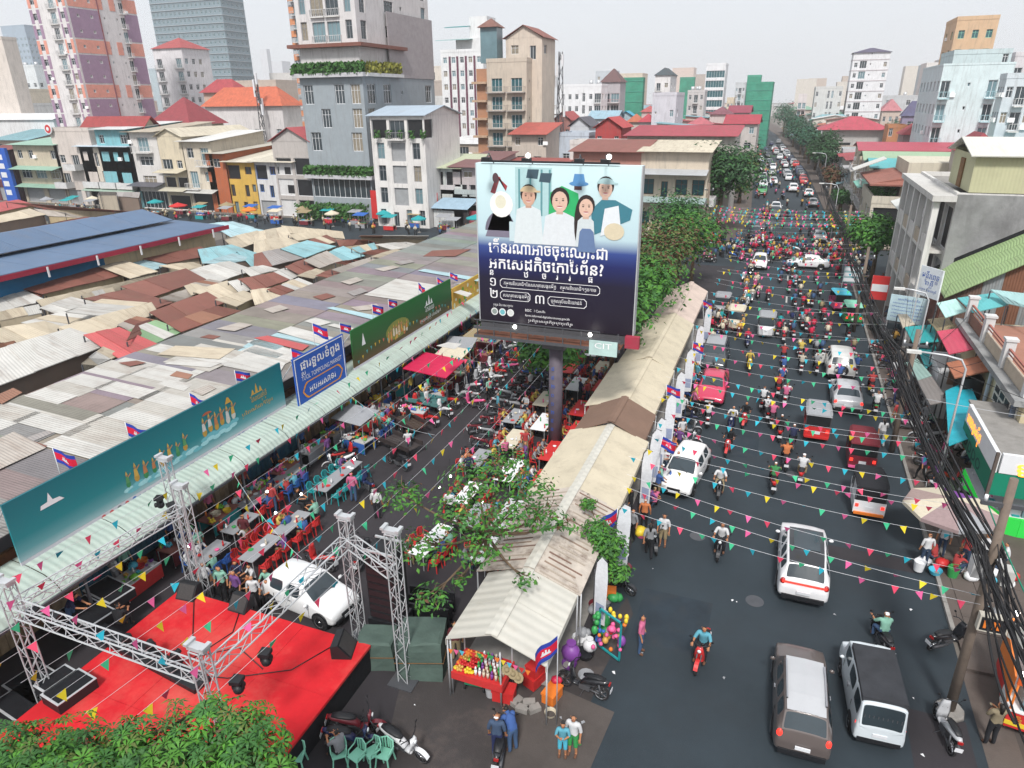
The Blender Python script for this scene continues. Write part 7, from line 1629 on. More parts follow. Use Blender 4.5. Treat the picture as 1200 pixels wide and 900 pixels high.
nm = obj('name_plate', MB().box(BX+BW-1.9,BX+BW-.5,-1.06,-1.0,6.35,7.1), bb, mats=[MATS['trim']], col=(.45,.62,.60)); lettering(bb, 'CIT', (BX+BW-1.65,-1.06,6.72), Ux, Uz, .4, 'ink_white', .9)
for x, zt in ((BX+.9,1),(BX+2.9,1),(BX+5.4,1),(BX+6.6,1)):
 obj('lamp_arm', MB().tube([(x,.1,BZ+BH),(x,-.5,BZ+BH+.5),(x+.15,-1.1,BZ+BH+.35)],.025,n=5), bb, mats=[MATS['steel_dark']]); obj('floodlight', MB().box(x-.05,x+.35,-1.3,-1.0,BZ+BH+.22,BZ+BH+.36), bb, mats=[MATS['black']])
obj('top_rail', MB().bar((BX+.3,-.05,BZ+BH+.1),(BX+BW-1,-.05,BZ+BH+.1),.08), bb, mats=[MATS['black']])
for x in (BX+2.9,BX+6.7): obj('lit_lamp', MB().ball((x+.15,-.95,BZ+BH+.45),.11,n=10,k=6), bb, mats=[MATS['lamp_white']])
for x in (BX+2.15,BX+6.15): obj('lit_lamp', MB().ball((x,-.55,BZ+.05),.10,n=10,k=6), bb, mats=[MATS['lamp_white']])
# ------------------------------------------------------------ row of gabled tents between market street and road
mat('canvas_cream', '#c6bca6', rough=.85, var=.1, sc=.8, bump=.03, bsc=1.2, dirt=.45, dcol=(.3,.26,.2), dsc=1.1); mat('canvas_white', '#c3c1b8', rough=.8, var=.1, sc=1, dirt=.25, dcol=(.25,.2,.14), dsc=2, wave=.8)
mat('canvas_brown', '#7a6254', rough=.85, var=.12, sc=.8, bump=.03, bsc=1.2); mat('canvas_old', '#bfb5aa', rough=.9, var=.2, sc=2, dirt=.9, dcol=(.10,.05,.03), dsc=2.2, vert=.6); mat('canvas_pink', '#cdbbb0', rough=.85, var=.15, sc=.8, bump=.05, bsc=1.2)
for i, (y0, y1, m, zr, wl, wr_, lab) in enumerate(((14.9,18.4,'canvas_white',3.1,-8.15,-4.85,'pale grey sheet-roofed stall tent at the near end of the row'),(18.3,24.0,'canvas_old',3.15,-8.6,-4.75,'worn slatted tent roof strewn with leaves behind the nearest tent'),(23.9,30.4,'canvas_cream',3.1,-8.7,-4.7,'cream tent roof with white ridge strip beside the billboard pole'),
 (30.3,33.6,'canvas_brown',3.3,-8.5,-4.9,'brown tent roof between two cream ones'),(33.5,40.5,'canvas_cream',3.1,-8.8,-5.0,'cream tent roof just past the brown one'),(40.4,50.5,'canvas_cream',3.2,-8.6,-5.1,'long cream tent roof half hidden by trees'),(50.4,60.5,'canvas_pink',3.2,-8.4,-5.2,'pinkish tent roof at the far end of the row'))):
 o = Vector((-6.6,(y0+y1)/2,0)); t = thing('tent', lab, 'tent', o, group='row of gabled tents'); h = (y1-y0)/2; n = max(1, int((y1-y0)/1.7)); ze = 2.45
 for k in range(n):
  a, b_ = -h + 2*h*k/n, -h + 2*h*(k+1)/n - .01
  for w in (wl, wr_): obj('roof_panel', MB().slab([(w+6.6,a,ze),(w+6.6,b_,ze),(0,b_,zr),(0,a,zr)], .03), t, mats=[MATS[m]])
 obj('ridge_strip', MB().slab([(-.2,-h,zr-.02),(-.2,h,zr-.02),(0,h,zr+.03),(0,-h,zr+.03)],.01).slab([(.2,-h,zr-.02),(.2,h,zr-.02),(0,h,zr+.03),(0,-h,zr+.03)],.01), t, mats=[MATS['canvas_white' if m in ('canvas_white','canvas_old') or i == 2 else m]])
 if i != 1:
  for w in (wl, wr_): obj('valance', MB().box(w+6.6-.01,w+6.6+.01,-h,h,ze-.25,ze-.01), t, mats=[MATS[m]])
 for w in (wl, wr_):
  for y in (-h+.1, h-.1): obj('post', MB().cyl((w+6.6,y,0),(w+6.6,y,ze),.03,n=6), t, mats=[MATS['steel']])
 if i == 1:
  for k in range(40):
   y = -h + .07 + k*.14; s = -1 if k % 2 else 1; f0, f1 = U(.05,.5), U(.6,.98); w = (wl if s < 0 else wr_) + 6.6
   obj('slat', MB().slab([(w*f0,y,zr+(ze-zr)*f0+.02),(w*f0,y+.07,zr+(ze-zr)*f0+.02),(w*f1,y+.07,zr+(ze-zr)*f1+.02),(w*f1,y,zr+(ze-zr)*f1+.02)],.012), t, mats=[MATS['trim']], col=pick((.28,.2,.15),(.2,.12,.09),(.4,.34,.28)))
# ------------------------------------------------------------ stage
mat('carpet', '#c41a24', rough=.95, var=.14, sc=1.2, bump=.035, bsc=2.2, dirt=.6, dcol=(.62,.13,.10), dsc=.28); mat('skirt', '#101218', rough=.95, var=.3, sc=2, bump=.03, bsc=3)  # carpet: the dirt arguments paint paler coral, lit-looking areas into its red
st = thing('stage', 'low stage with bright red carpet and black skirt in the near left corner', 'stage', (-15.2, 11.5, 0))
for i, (x0, x1) in enumerate(((-4.2,-1.4),(-1.39,1.4),(1.41,4.1))):
 for j, (y0, y1) in enumerate(((-4.6,-1.2),(-1.19,1.2),(1.21,3.55))): obj('deck_panel', MB().box(x0,x1,y0,y1,1.0,1.10+.002*((i+j)%2)), st, mats=[MATS['carpet']])
obj('skirt', MB().box(-4.15,4.05,-4.55,3.5,0,.995), st, mats=[MATS['skirt']])
def truss(p, q, w=.3, label='', top=False, seg=.42):
 p, q = Vector(p), Vector(q); t = thing('truss', label, 'truss', p); d = q - p; L = d.length; d.normalize(); a = Vector((0,0,1)) if abs(d.z) < .9 else Vector((0,1,0)); u = d.cross(a).normalized()*w/2; v = d.cross(u).normalized()*w/2
 cs = [u+v, u-v, -u-v, -u+v]
 for c in cs: obj('chord', MB().cyl(c, c+d*L, .025, n=5, caps=True), t, mats=[MATS['steel']])
 n = max(2, int(L/seg)); m = MB()
 for k in range(n):
  for i in range(4):
   A, B = cs[i], cs[(i+1)%4]; f0, f1 = L*k/n, L*(k+1)/n
   if k % 2: A, B = B, A
   m.cyl(A+d*f0, B+d*f1, .013, n=4, caps=False)
 for f in (0, L):
  for i in range(4): m.cyl(cs[i]+d*f, cs[(i+1)%4]+d*f, .02, n=4, caps=False)
 o = obj('lacing', m, t, mats=[MATS['steel']]); o['kind'] = 'stuff'
 if top: obj('top_block', MB().box(-.28,.28,-.12,.12,L,L+.12).box(-.32,-.2,-.16,.16,L+.12,L+.2).box(.2,.32,-.16,.16,L+.12,L+.2), t, mats=[MATS['steel']]); obj('base_plate', MB().box(-.45,.45,-.45,.45,0,.06), t, mats=[MATS['steel_dark']])
 return t
TW4, TW3, TW2, TW5, TW1 = (-19.7,9.8), (-19.1,15.75), (-12.3,16.1), (-12.45,9.75), (-9.85,15.05)
for (x, y), h, lab in ((TW4,5.2,'upright truss tower at the near left corner of the stage'),(TW3,5.2,'upright truss tower at the far left corner of the stage'),(TW2,5.2,'upright truss tower beside the loudspeaker stack'),(TW5,5.2,'upright truss tower at the near right corner, rising from the tree'),(TW1,5.9,'free-standing truss tower right of the loudspeaker stack')): truss((x,y,0),(x,y,h),.34,lab,True)
truss((-20.6,16.6,0),(-20.6,16.6,5.6),.3,'second upright truss tower behind the stage near the awning',True)
for a, b_, lab in ((TW4,TW3,'horizontal truss along the left side of the stage'),(TW4,TW5,'horizontal truss across the front of the stage'),(TW5,TW2,'horizontal truss along the right side of the stage'),(TW2,TW1,'short horizontal truss joining the two right towers')):
 A, B = Vector((*a,4.35)), Vector((*b_,4.35)); d = (B-A).normalized()*.2; truss(A+d, B-d, .36, lab)
def mhead(x, y, z, lab, hang=False):
 s = -1 if hang else 1; t = thing('moving_light', lab, 'stage light', (x,y,z), U(0,3), 'moving-head stage lights'); obj('base', MB().box(-.15,.15,-.15,.15,0,s*.12), t, mats=[MATS['black']]); obj('yoke', MB().box(-.16,-.13,-.05,.05,s*.12,s*.36).box(.13,.16,-.05,.05,s*.12,s*.36), t, mats=[MATS['black']]); obj('head', MB().ball((0,0,s*.36),.15,n=10,k=6).cyl((0,.1,s*.36),(0,.2,s*.38),.1,n=10), t, mats=[MATS['black']]); obj('lens', MB().cyl((0,.2,s*.38),(0,.205,s*.38),.085,n=10), t, mats=[MATS['glass_pale']])
for k in range(3): p = at((153,180,208)[k],(760,769,781)[k],1.25); mhead(p.x,p.y,1.37,('left','middle','right')[k]+' moving-head light of the three on the black box row')
for k, (px, py) in enumerate(((38,713),(62,722),(186,582),(310,763),(277,795),(200,590))): p = at(px,py,4.1); mhead(p.x,p.y,4.1,'black moving-head light hanging under the '+('front truss, left','front truss, second','left truss, far end','right truss, middle','right truss, near end','back truss, left end')[k],True)
A, B = at(110,738,1.1), at(238,806,1.1); d = (B-A); ang = atan2(d.y, d.x)
for k in range(5):
 c = A.lerp(B,(k+.5)/5); t = obj('road_case', MB().box(-.55,.55,-.3,.3,0,.16), None, (c.x,c.y,1.105), ang, mats=[MATS['black']]); tag(t, 'flat black road case in the row across the red stage', 'case', 'row of black cases')
for (px,py,w,l,lab) in ((68,805,.3,.5,'small silver-edged black case on the lower red carpet'),(84,815,.45,.6,'larger black case with silver edges on the lower red carpet'),(105,725,.9,.5,'black mixing case behind the stage lights'),(130,700,.8,.5,'dark equipment case beside the crouching stagehand'),(35,780,.9,.6,'big black case at the left edge below the truss'),(20,800,.8,.6,'second black case at the left edge')):
 p = at(px,py,1.1); t = thing('equipment_case', lab, 'case', (p.x,p.y,1.11 if px > 50 else 0), ang); obj('case_body', MB().box(-w,w,-l,l,0,.35), t, mats=[MATS['black']]); obj('edge_trim', MB().box(-w-.01,w+.01,-l-.01,l+.01,.345,.365), t, mats=[MATS['steel']]); obj('case_top', MB().box(-w+.06,w-.06,-l+.06,l-.06,.366,.38), t, mats=[MATS['skirt']])
def wedge(px, py, rz, lab, s=1):
 p = at(px,py,1.1); t = thing('stage_monitor', lab, 'loudspeaker', (p.x,p.y,1.105), rz, 'wedge monitors on the stage'); b = MB(); b.v = [(-.38*s,-.3*s,0),(.38*s,-.3*s,0),(.38*s,.3*s,0),(-.38*s,.3*s,0),(-.38*s,.08*s,.5*s),(.38*s,.08*s,.5*s),(.38*s,.3*s,.45*s),(-.38*s,.3*s,.45*s)]
 for f in ((3,2,1,0),(0,1,5,4),(4,5,6,7),(1,2,6,5),(2,3,7,6),(3,0,4,7)): b.f.append(f); b.m.append(0); b.sm.append(False)
 obj('cabinet', b, t, mats=[MATS['black']]); obj('grille', MB().q([(-.33*s,-.275*s,.05*s),(.33*s,-.275*s,.05*s),(.33*s,.05*s,.47*s),(-.33*s,.05*s,.47*s)]).xf(Matrix.Translation((0,-.012,.01))), t, mats=[mat('grille_grey', '#3b3a3a', rough=.6, var=.3, sc=20)])
for k, pts in enumerate((((-18.5,14.8),(-17,13.2),(-16.2,12.6),(-15.2,13.4),(-13.8,12.9)),((-16.4,14.8),(-15.9,13.9),(-16.3,12.4)),((-12.2,14.7),(-12.9,13.2),(-14.6,12.2),(-15.4,12.0)),((-14.5,11.4),(-13.4,10.6),(-13.1,9.2)))):
 tag(obj('stage_cable', MB().tube([(x,y,1.125) for x, y in pts], .018, n=5), mats=[MATS['black']]), ['black cable snaking from the far left monitor over the carpet','short black cable behind the middle monitor','black cable from the right corner monitor','black cable near the front right truss tower'][k], 'cable')
wedge(222,698,.1,'black wedge monitor at the far left of the red stage'); wedge(283,712,.0,'black wedge monitor at the middle of the far stage edge'); wedge(404,762,1.9,'tilted wedge monitor at the right corner of the red stage',1.1)
la = thing('speaker_stack', 'tall black stack of line-array loudspeakers between the truss towers', 'loudspeakers', (-11.35,16.75,0))
for k in range(9): obj('speaker_cabinet', MB().box(-.55,.55,-.42,.42,1.05+k*.31,1.05+k*.31+.295), la, mats=[MATS['black']]); obj('grille', MB().box(-.5,.5,-.435,-.425,1.08+k*.31,1.3+k*.31), la, mats=[mat('grille_maroon', '#2c1c20', rough=.6, var=.3, sc=20)])
obj('subwoofer', MB().box(-.62,.62,-.5,.5,0,1.0), la, mats=[MATS['black']]); obj('top_frame', MB().box(-.58,.58,-.45,-.38,3.86,3.93).box(-.58,.58,.38,.45,3.86,3.93), la, mats=[MATS['steel']])
mat('tarp_green', '#4d5f58', rough=.8, var=.2, sc=1.2, bump=.06, bsc=2.5)
def covered(px, py, w, l, h, lab, seed):
 p = at(px,py); r = random.Random(seed); b = MB(); secs = []
 for k, z in enumerate((0,.35,.8,.97,1.0)): s = (1.08,1.03,1.0,.97,.85)[k]; secs.append([(x*w*s*(1+r.uniform(-.05,.05)), y*l*s*(1+r.uniform(-.05,.05)), z*h*(1+r.uniform(-.02,.02))) for x, y in ((-1,-1),(-.3,-1.04),(.4,-1),(1,-1),(1.04,0),(1,1),(.2,1.03),(-1,1),(-1.03,.1))])
 loft(b, secs, sm=False); t = thing('covered_crate', lab, 'crate', (p.x,p.y,0), .3); obj('tarpaulin', b, t, mats=[MATS['tarp_green']]); obj('rope', MB().tube([(-w*1.1,-l*1.12,h*.5),(w*1.12,-l*1.12,h*.55),(w*1.12,l*1.1,h*.5)],.015,n=4), t, mats=[MATS['wood']])
covered(497,778,.75,.7,1.5,'equipment crate under a grey-green tarpaulin right of the loudspeakers',1); covered(445,772,.62,.5,1.1,'low crate under dark green tarpaulin in front of the loudspeaker stack',2); covered(250,742,.9,.5,.9,'crate under grey-green tarpaulin behind the stage by the long tables',3)
for k in range(3): p = at(500+4*k,735-10*k); tag(obj('barrier', MB().box(-.9,.9,-.04,.04,.1,1.0).box(-.9,.9,-.05,.05,.4,.46).box(-.9,.9,-.05,.05,.7,.76), None, (p.x,p.y,0), .1, mats=[MATS['black']]), 'black and white striped barrier panel behind the tarpaulin crate', 'barrier', 'barrier panels')
# ------------------------------------------------------------ snack stall under the nearest tent
sn = thing('snack_stall', 'open snack stall with red skirt, bottles, fruit and coloured bunting at the near tent end', 'stall', (-7.1,15.6,0))
obj('counter', MB().box(-1.0,.75,-.55,.55,.95,1.0), sn, mats=[MATS['plastic']], col=C['red']); obj('skirt', MB().box(-1.0,.75,-.57,-.55,.72,1.0), sn, mats=[MATS['cloth']], col=C['red']); obj('skirt', MB().box(.75,.77,-.55,.55,.72,1.0), sn, mats=[MATS['cloth']], col=C['red'])
for x, y in ((-1,-.5),(.7,-.5),(-1,.5),(.7,.5)): obj('post', MB().cyl((x,y,0),(x,y,2.3),.03,n=6), sn, mats=[MATS['steel']])
rs = random.Random(8)
for k in range(46):
 x, y = -.9 + (k % 12)*.14, -.4 + (k // 12)*.24; p = (-7.1+x, 15.6+y, 1.0)
 if x < -.2: small('fruit','fruit' if k % 2 else 'bowl',p,rs.choice(['orange','yellow','gold','red','lime']),'heap of yellow and orange snacks on the red stall counter','food','snacks on the stall counter',.9)
 else: small('bottle','bottle',p,rs.choice(['white','cream','silver','green','purple']),'plastic bottle standing on the red stall counter','bottle','bottles on the stall counter',1.25)
hb_ = ['orange','pink','cyan','orange','red','green','red','green','orange','yellow','cyan','pink','red','orange']
for k, c in enumerate(hb_): x = -.95 + k*.2; obj('pennant', MB().prism([(-.09,0),(.09,0),(0,.2)],0,.006), sn, (x,-.62,2.2-.03*abs(k-7)), mats=[MATS['cloth']], col=C[c], rot=(-pi/2,0,0))
for k, x in enumerate((.95,1.15,1.32)): obj('hat', MB().cyl((0,0,0),(0,0,.03),.17,n=12).ball((0,0,.03),.09,n=8,k=4), sn, (x,-.55,1.75-.1*k), mats=[MATS['cloth']], col=C['khaki'], rot=(1.1,0,0))
def box_(px, py, z, col, lab, s=1, rz=0): p = at(px,py,z); small('cool_box','box',(p.x,p.y,z),col,lab,'cool box',None,s,rz)
box_(591,818,0,'red','red cool box on the ground in front of the snack stall',1.15,.1); box_(627,800,0,'red','tall red cool box beside the tent post',1.15,1.2); box_(628,788,.45,'red','dark-lidded red cool box stacked behind the tall one',1.0,1.2); box_(647,819,0,'orange','orange cool box by the parked black motorbike',1.05,1.35); box_(712,700,0,'orange','orange crate on the pavement behind the balloon seller',1.0,.2)
p = at(651,800,.4); small('basket','bundle',(p.x,p.y,.42),'crimson','round crimson plastic basket on the orange cool box','basket',None,.8)
p = at(575,815); small('bucket','bucket',(p.x,p.y,0),'silver','grey bucket beside the red cool box','bucket',None,1.1); p = at(645,838); small('tub','tub',(p.x,p.y,0),'cream','cream tub on the ground below the orange cool box','tub',None,1)
p = at(557,808); hc = thing('hand_cart', 'small green handcart with a printed sheet in front of the snack stall', 'cart', (p.x,p.y,0), .1); obj('bin', MB().box(-.3,.3,-.2,.25,.35,1.0), hc, mats=[MATS['plastic']], col=(.02,.22,.12)); obj('printed_sheet', MB().box(-.2,.2,-.22,-.203,.5,.85), hc, mats=[MATS['white']])
for s in (-1,1): obj('wheel', WH, hc, (s*.33,0,.17)).scale = (1,.6,.6)
obj('handle', MB().tube([(-.3,.3,.4),(-.3,.7,.75),(.3,.7,.75),(.3,.3,.4)],.02,n=5), hc, mats=[MATS['steel_dark']])
for k, (px,py) in enumerate(((612,833),(620,826),(626,833),(606,825))): p = at(px,py); tag(obj('concrete_block', MB().box(-.2,.2,-.12,.12,0,.18), None, (p.x,p.y,0), .4*k, mats=[MATS['concrete']]), 'loose concrete block by the tent kerb', 'block', 'concrete blocks')
flag((-4.55,15.1,0), 3.6, 'large national flag hanging at the near corner of the tent row', rz=-2.2, s=.9)
# ------------------------------------------------------------ sign boards on the right (lettering needs the helpers above)
def sboard(lab, x, y, w, h, z, rz, col, lines, ink='ink_blue'):
 t = thing('sign_board', lab, 'sign', (x, y, 0), rz); obj('board', MB().box(-w/2,w/2,-.04,.04,z,z+h), t, mats=[MATS['trim']], col=col)
 for s in (-1, 1): obj('post', MB().cyl((s*w*.48,.07,0),(s*w*.48,.07,z+h),.035,n=6), t, mats=[MATS['steel']])
 for s_, u, v, sz, wd in lines: lettering(t, s_, (-w/2 + w*u, -.04, z + h*v), (1,0,0), (0,0,1), sz, ink, w*wd)
 return t
p = onx(1060,378,9.6); sboard('pale blue notice board with many lines of small writing beside the white shophouse', p.x, p.y, 2.5, 2.0, p.z, -.35, (.50,.66,.72), [('សេចក្តីជូនដំណឹង',.2,.82,.2,.6)] + [('ពត៌មានសម្រាប់ប្រជាពលរដ្ឋទូទៅ',.08,.68-.13*k,.14,.82) for k in range(5)])
p = onx(1086,348,9.9); sboard('tilted white board with large blue Khmer lettering above the notice board', p.x, p.y, 1.9, 2.0, p.z, -1.0, (.70,.74,.78), [('មន្ទីរពេទ្យ',.1,.62,.55,.8),('ពន្លឺ',.3,.40,.4,.4),('សម្ភព និងរោគស្ត្រី',.1,.2,.2,.8)])
p = onx(1028,352,8.3); rs_ = sboard('red and white brand sign box hanging on the kerb side', p.x, p.y, 1.3, 2.0, 2.3, -.1, C['red'], [], 'ink_white'); obj('white_panel', MB().box(-.6,.6,-.06,-.042,3.0,3.6), rs_, mats=[MATS['white']])
p = at(985,352); rs_ = sboard('white three-striped street sign at the right kerb near the crossing', 6.9, p.y, 1.6, 1.5, 1.8, 0, (.25,.4,.42), [], 'ink_white')
for k in range(3): obj('stripe', MB().box(-.75,.75,-.06,-.042,1.9+.5*k,2.2+.5*k), rs_, mats=[MATS['white']])
p = onx(8,210,-140) if False else ony(22,250,97); bs2 = thing('sign_tower', 'tall blue sign tower with white panels at the left edge', 'sign', (p.x-1, 97.5, 0)); obj('board', MB().box(-1.6,1.6,-.3,.3,0,10.5), bs2, mats=[MATS['ink_blue']])
for k in range(5): obj('white_panel', MB().box(-1.2,.4,-.33,-.302,1.5+1.7*k,2.5+1.7*k), bs2, mats=[MATS['white']])
lettering(ps, 'oppo', (-.1,4.9,2.45), (0,-1,0), (0,0,1), 1.1, 'ink_dark', 3.4); lettering(ps, 'oppo', (.2,3.6,.35), (0,-1,0), (0,0,1), .4, 'ink_white', 1.1); lettering(ps, 'oppo', (1.9,.49,.4), (1,0,0), (0,0,1), .4, 'ink_white', 1.2)
mat('neon', (1,.33,.03), var=0, emit=1.6)
lettering(ps, 'ហាងទូរស័ព្ទ', (-.145,4.9,3.52), (0,-1,0), (0,0,1), .62, 'neon', 2.6, bold=1); lettering(ps, 'ទូរស័ព្ទ', (.6,-.15,3.52), (1,0,0), (0,0,1), .65, 'neon', 2.6, bold=1)
# ------------------------------------------------------------ cars
car('suv', (2.55,25.75,.01), 0, (.80,.80,.82), 'white coupe-styled SUV with a full-width red light bar driving away below the bunting', roofc='black', name='car', lights=False)
q = COL.objects[-1]; wc = [o for o in COL.objects if o.name == 'car'][0]; obj('light_bar', MB().box(-.78,.78,-2.31,-2.26,.98,1.04), wc, mats=[MATS['tail_red']]); obj('sunroof', MB().box(-.48,.48,-1.0,.35,1.70,1.765), wc, mats=[MATS['glass']])
car('hatch', (-2.95,31.7,.01), pi-.13, (.80,.80,.80), 'white hatchback with blue-grey windscreen driving towards the viewer', name='car').scale = (1.0,1.15,1.0)
car('suv', (2.45,18.35,.01), .02, (.11,.09,.085), 'dark bronze SUV with silver roof and red tail lamps at the bottom edge', name='car', lights=True, roofc='silver', rails=True).scale = (.86,.9,.95)
car('hatch', (-15.1,17.05,.01), -pi/2-.12, (.74,.75,.76), 'white hatchback parked behind the stage among the food tables', rails=False)
v = car('van', (4.5,19.3,.01), .06, (.66,.72,.76), 'white pickup van with dark canvas cover and barred rear window at the bottom right', name='van', cat='van', lights=True); v.scale = (.82,.88,.9)
obj('canvas_cover', MB().prism([(-.74,-1.8),(.74,-1.8),(.74,.75),(-.74,.75)],1.5,1.98).xf(TR((0,0,0))), v, mats=[mat('canvas_dark', '#34363b', rough=.9, var=.3, sc=1.5, bump=.05, bsc=3)])
for k in range(9): obj('rear_bar', MB().box(-.6+.15*k-.015,-.6+.15*k+.015,-1.99,-1.955,1.1,1.42), v, mats=[MATS['steel_dark']])
car('sedan', (5.2,44.9,.01), 0, (.45,.46,.48), 'silver sedan waiting in the right lane ahead of the red three-wheeler', name='car', lights=True)
s2 = car('suv', (5.1,50.7,.01), 0, (.62,.62,.60), 'champagne SUV with spare wheel on its back and an open door', name='car'); obj('spare_wheel', CARW, s2, (.1,-2.42,.85), rz=pi/2); obj('open_door', MB().box(-.04,.04,-.9,0,.35,1.05), s2, (-.93,.35,0), rz=-.9, mats=[MATS['paint']], col=(.62,.62,.60))
car('suv', (-3.3,49.2,.01), pi, (.05,.06,.07), 'dark grey SUV in the left lane behind the red sedan', name='car', roofc='grey'); car('sedan', (-2.8,43.4,.01), pi, (.55,.03,.09), 'bright crimson sedan in the left lane facing the viewer', name='car')
car('hatch', (-1.7,82.8,.01), pi, (.78,.78,.8), 'white car with headlights towards the viewer at the crossing', name='car'); car('sedan', (3.4,84.2,.01), pi/2+.05, (.78,.78,.8), 'white sedan crossing sideways from right to left at the crossing', name='car')
car('sedan', (9.0,60,.12), .1, (.03,.035,.04), 'dark car parked on the right pavement before the crossing')
tuk((3.35,39.6,.01),0,'red','grey','dark-roofed three-wheeler with red-lit rear, leftmost of the three in the right lanes',bump='red'); tuk((5.45,36.7,.01),0,'maroon','maroon','maroon three-wheeler between the silver sedan and the white one',bump='pink'); tuk((5.4,32.1,.01),0,'white','black','white three-wheeler with black roof and orange bumper in the right lane',bump='orange')
tuk((-.05,57.5,.01),pi,'white','grey','white three-wheeler with grey roof facing the viewer in mid road'); tuk((-2.5,58.6,.01),pi,'cream','cream','cream three-wheeler facing the viewer beside the white one'); tuk((-4.0,62.5,.01),pi,'grey','grey','grey three-wheeler at the left behind the cream one'); tuk((5.8,67.5,.01),.2,'pink','cyan','pink and cyan decorated three-wheeler stopped at the right kerb'); tuk((6.6,63.5,.01),.1,'green','mint','green-roofed three-wheeler at the right kerb')
rj = random.Random(21); fc = [('white',6),('silver',4),('grey',3),('black',4),('red',2),('navy',2),('green',1)]
for y in range(101, 330, 7):
 a, b_ = fx(y)
 for ln, fr in enumerate((.16,.36,.62,.84)):
  if rj.random() < (.25 if y < 150 else .5):
   c = rj.choices([x[0] for x in fc],[x[1] for x in fc])[0]; side = 'oncoming lanes' if ln < 2 else 'outbound lanes'; k = rj.choice(['sedan','suv','hatch'])
   car(k, (a+(b_-a)*fr+rj.uniform(-.3,.3), y+rj.uniform(-1,1), .02), (pi if ln < 2 else 0)+rj.uniform(-.05,.05)+.03, c, f'{c} {k} in the {side} of the jam beyond the crossing', group='cars jammed along the avenue', name='car', near=y < 170, lights=ln > 1)
# ------------------------------------------------------------ riders and motorbikes on the road
SH = ['white','white','pink','red','navy','black','cyan','grey','yellow','white','purple','orange','mint','blue']
HT = [None,None,'white','black','white','pink','silver']
rr = random.Random(31)
def rider(px, py, face, sh=None, hat='?', col=None, near=False, pil=None, where='on the road', pos=None, tr='black', lab=None):
 p = at(px, py) if pos is None else Vector((pos[0], pos[1], 0)); sh = sh or rr.choice(SH); hat = rr.choice(HT) if hat == '?' else hat; col = col or rr.choice(BC); rz = (pi if face < 0 else 0) + (face if abs(face) > 1.5 and abs(face) != 2 else 0)*0 + rr.uniform(-.12,.12)
 if abs(face) not in (1,): rz = face
 bike((p.x,p.y,.012), rz, col, f'{col} motorbike under {sh}-shirted rider {where}', None if near else 'ridden motorbikes', near)
 person('ride', (p.x,p.y,.012), rz, sh, tr, hat, lab or f"rider in {sh} shirt{' with '+hat+' helmet' if hat else ''} {where}", None if near else 'motorbike riders', near)
 if pil:
  q = Vector((p.x,p.y,0)) + Vector((sin(rz),-cos(rz),0))*.38; person('ride', (q.x,q.y,.05), rz, pil, 'black', None, f"pillion passenger in {pil} {where}", 'motorbike riders', near)
rider(821,775,-1,'cyan',None,'crimson' if False else 'red',True,where='in the foreground lane',lab='rider in pale blue shirt on a red motorbike coming towards the viewer in the foreground',tr='black')
rider(1030,757,.25,'mint','white','black',True,where='riding away right of the white SUV',tr='denim'); rider(843,648,-1,'white','grey','black',True,where='coming towards the viewer under the bunting',tr='black')
rider(842,578,-1,'white',None,'black',True,where='right of the white hatchback',tr='khaki'); rider(853,530,-1,'black',None,'red',where='left of centre below the crimson sedan'); rider(857,503,-1,'white','white','navy',where='behind the crimson sedan'); rider(872,498,-1,'black','black','red',where='behind the crimson sedan, right'); rider(829,497,1,'white',None,'white',where='directly below the crimson sedan')
rider(938,562,1,'white','white','red',True,where='with red tail lamp left of the maroon three-wheeler',tr='khaki'); rider(919,546,1,'orange','black','black',True,where='carrying an orange box in mid road'); rider(905,572,1,'green','white','red',where='left of the orange-box rider'); rider(920,473,1,'white','black','white',where='left of the silver sedan',pil='pink'); rider(911,462,1,'red',None,'red',where='in mid road'); rider(904,497,1,'pink','white','black',where='in mid road'); rider(913,513,1,'black','white','red',where='in mid road'); rider(897,490,1,'white','white','black',where='in mid road')
rider(927,525,1,'navy','white','navy',where='left of the dark three-wheeler'); rider(1025,483,1,'white','navy','green',where='right of the silver sedan',pil='white'); rider(877,433,-1,'yellow','silver','yellow',where='ringed by bunting in the left lanes'); rider(938,436,1,'cream','black','white',where='near the champagne SUV'); rider(915,452,1,'white','white','white',where='in mid road',pil='blue'); rider(917,425,1,'red','white','blue',where='in mid road'); rider(918,400,1,'white',None,'red',where='in mid road'); rider(928,395,1,'purple',None,'red',where='in mid road'); rider(937,376,1,'black','black','red',where='in the far lanes'); rider(940,362,1,'red',None,'black',where='in the far lanes'); rider(937,347,1,'white',None,'black',where='in the far lanes'); rider(888,349,-1,'white','cyan','black',where='in the far lanes'); rider(899,353,-1,'red',None,'black',where='in the far lanes'); rider(875,405,-1,'pink','white','navy',where='in the left lanes'); rider(1046,445,1,'white','white','blue',where='beside the right kerb'); rider(893,478,1,'white',None,'black',where='in mid road')
for k in range(58):
 y = rr.uniform(47, 82); x = rr.choice([rr.uniform(-4,-1.5),rr.uniform(.5,7)]); rider(0,0,-1 if x < -.5 else 1,pos=(x,y),where='before the crossing')
for k in range(80):
 y = rr.uniform(82.5, 98); x = rr.uniform(-10, 9.5)
 if abs(x+1.7) < 1.6 and y < 86 or (1 < x < 6 and 82 < y < 86): continue
 rider(0,0,rr.choice([-1,1,1.57,-1.57,.8,-.7]),pos=(x,y),where='at the crossing')
for k in range(95):
 y = rr.uniform(99, 235); a, b_ = fx(y); f = rr.uniform(.05,.97); rider(0,0,-1 if f < .48 else 1,pos=(a+(b_-a)*f,y),where='beyond the crossing')
def parked(px, py, rz, col, lab, near=True, z=.012): p = at(px, py); return bike((p.x,p.y,z), rz, col, lab, None if near else 'parked motorbikes', near, .12)
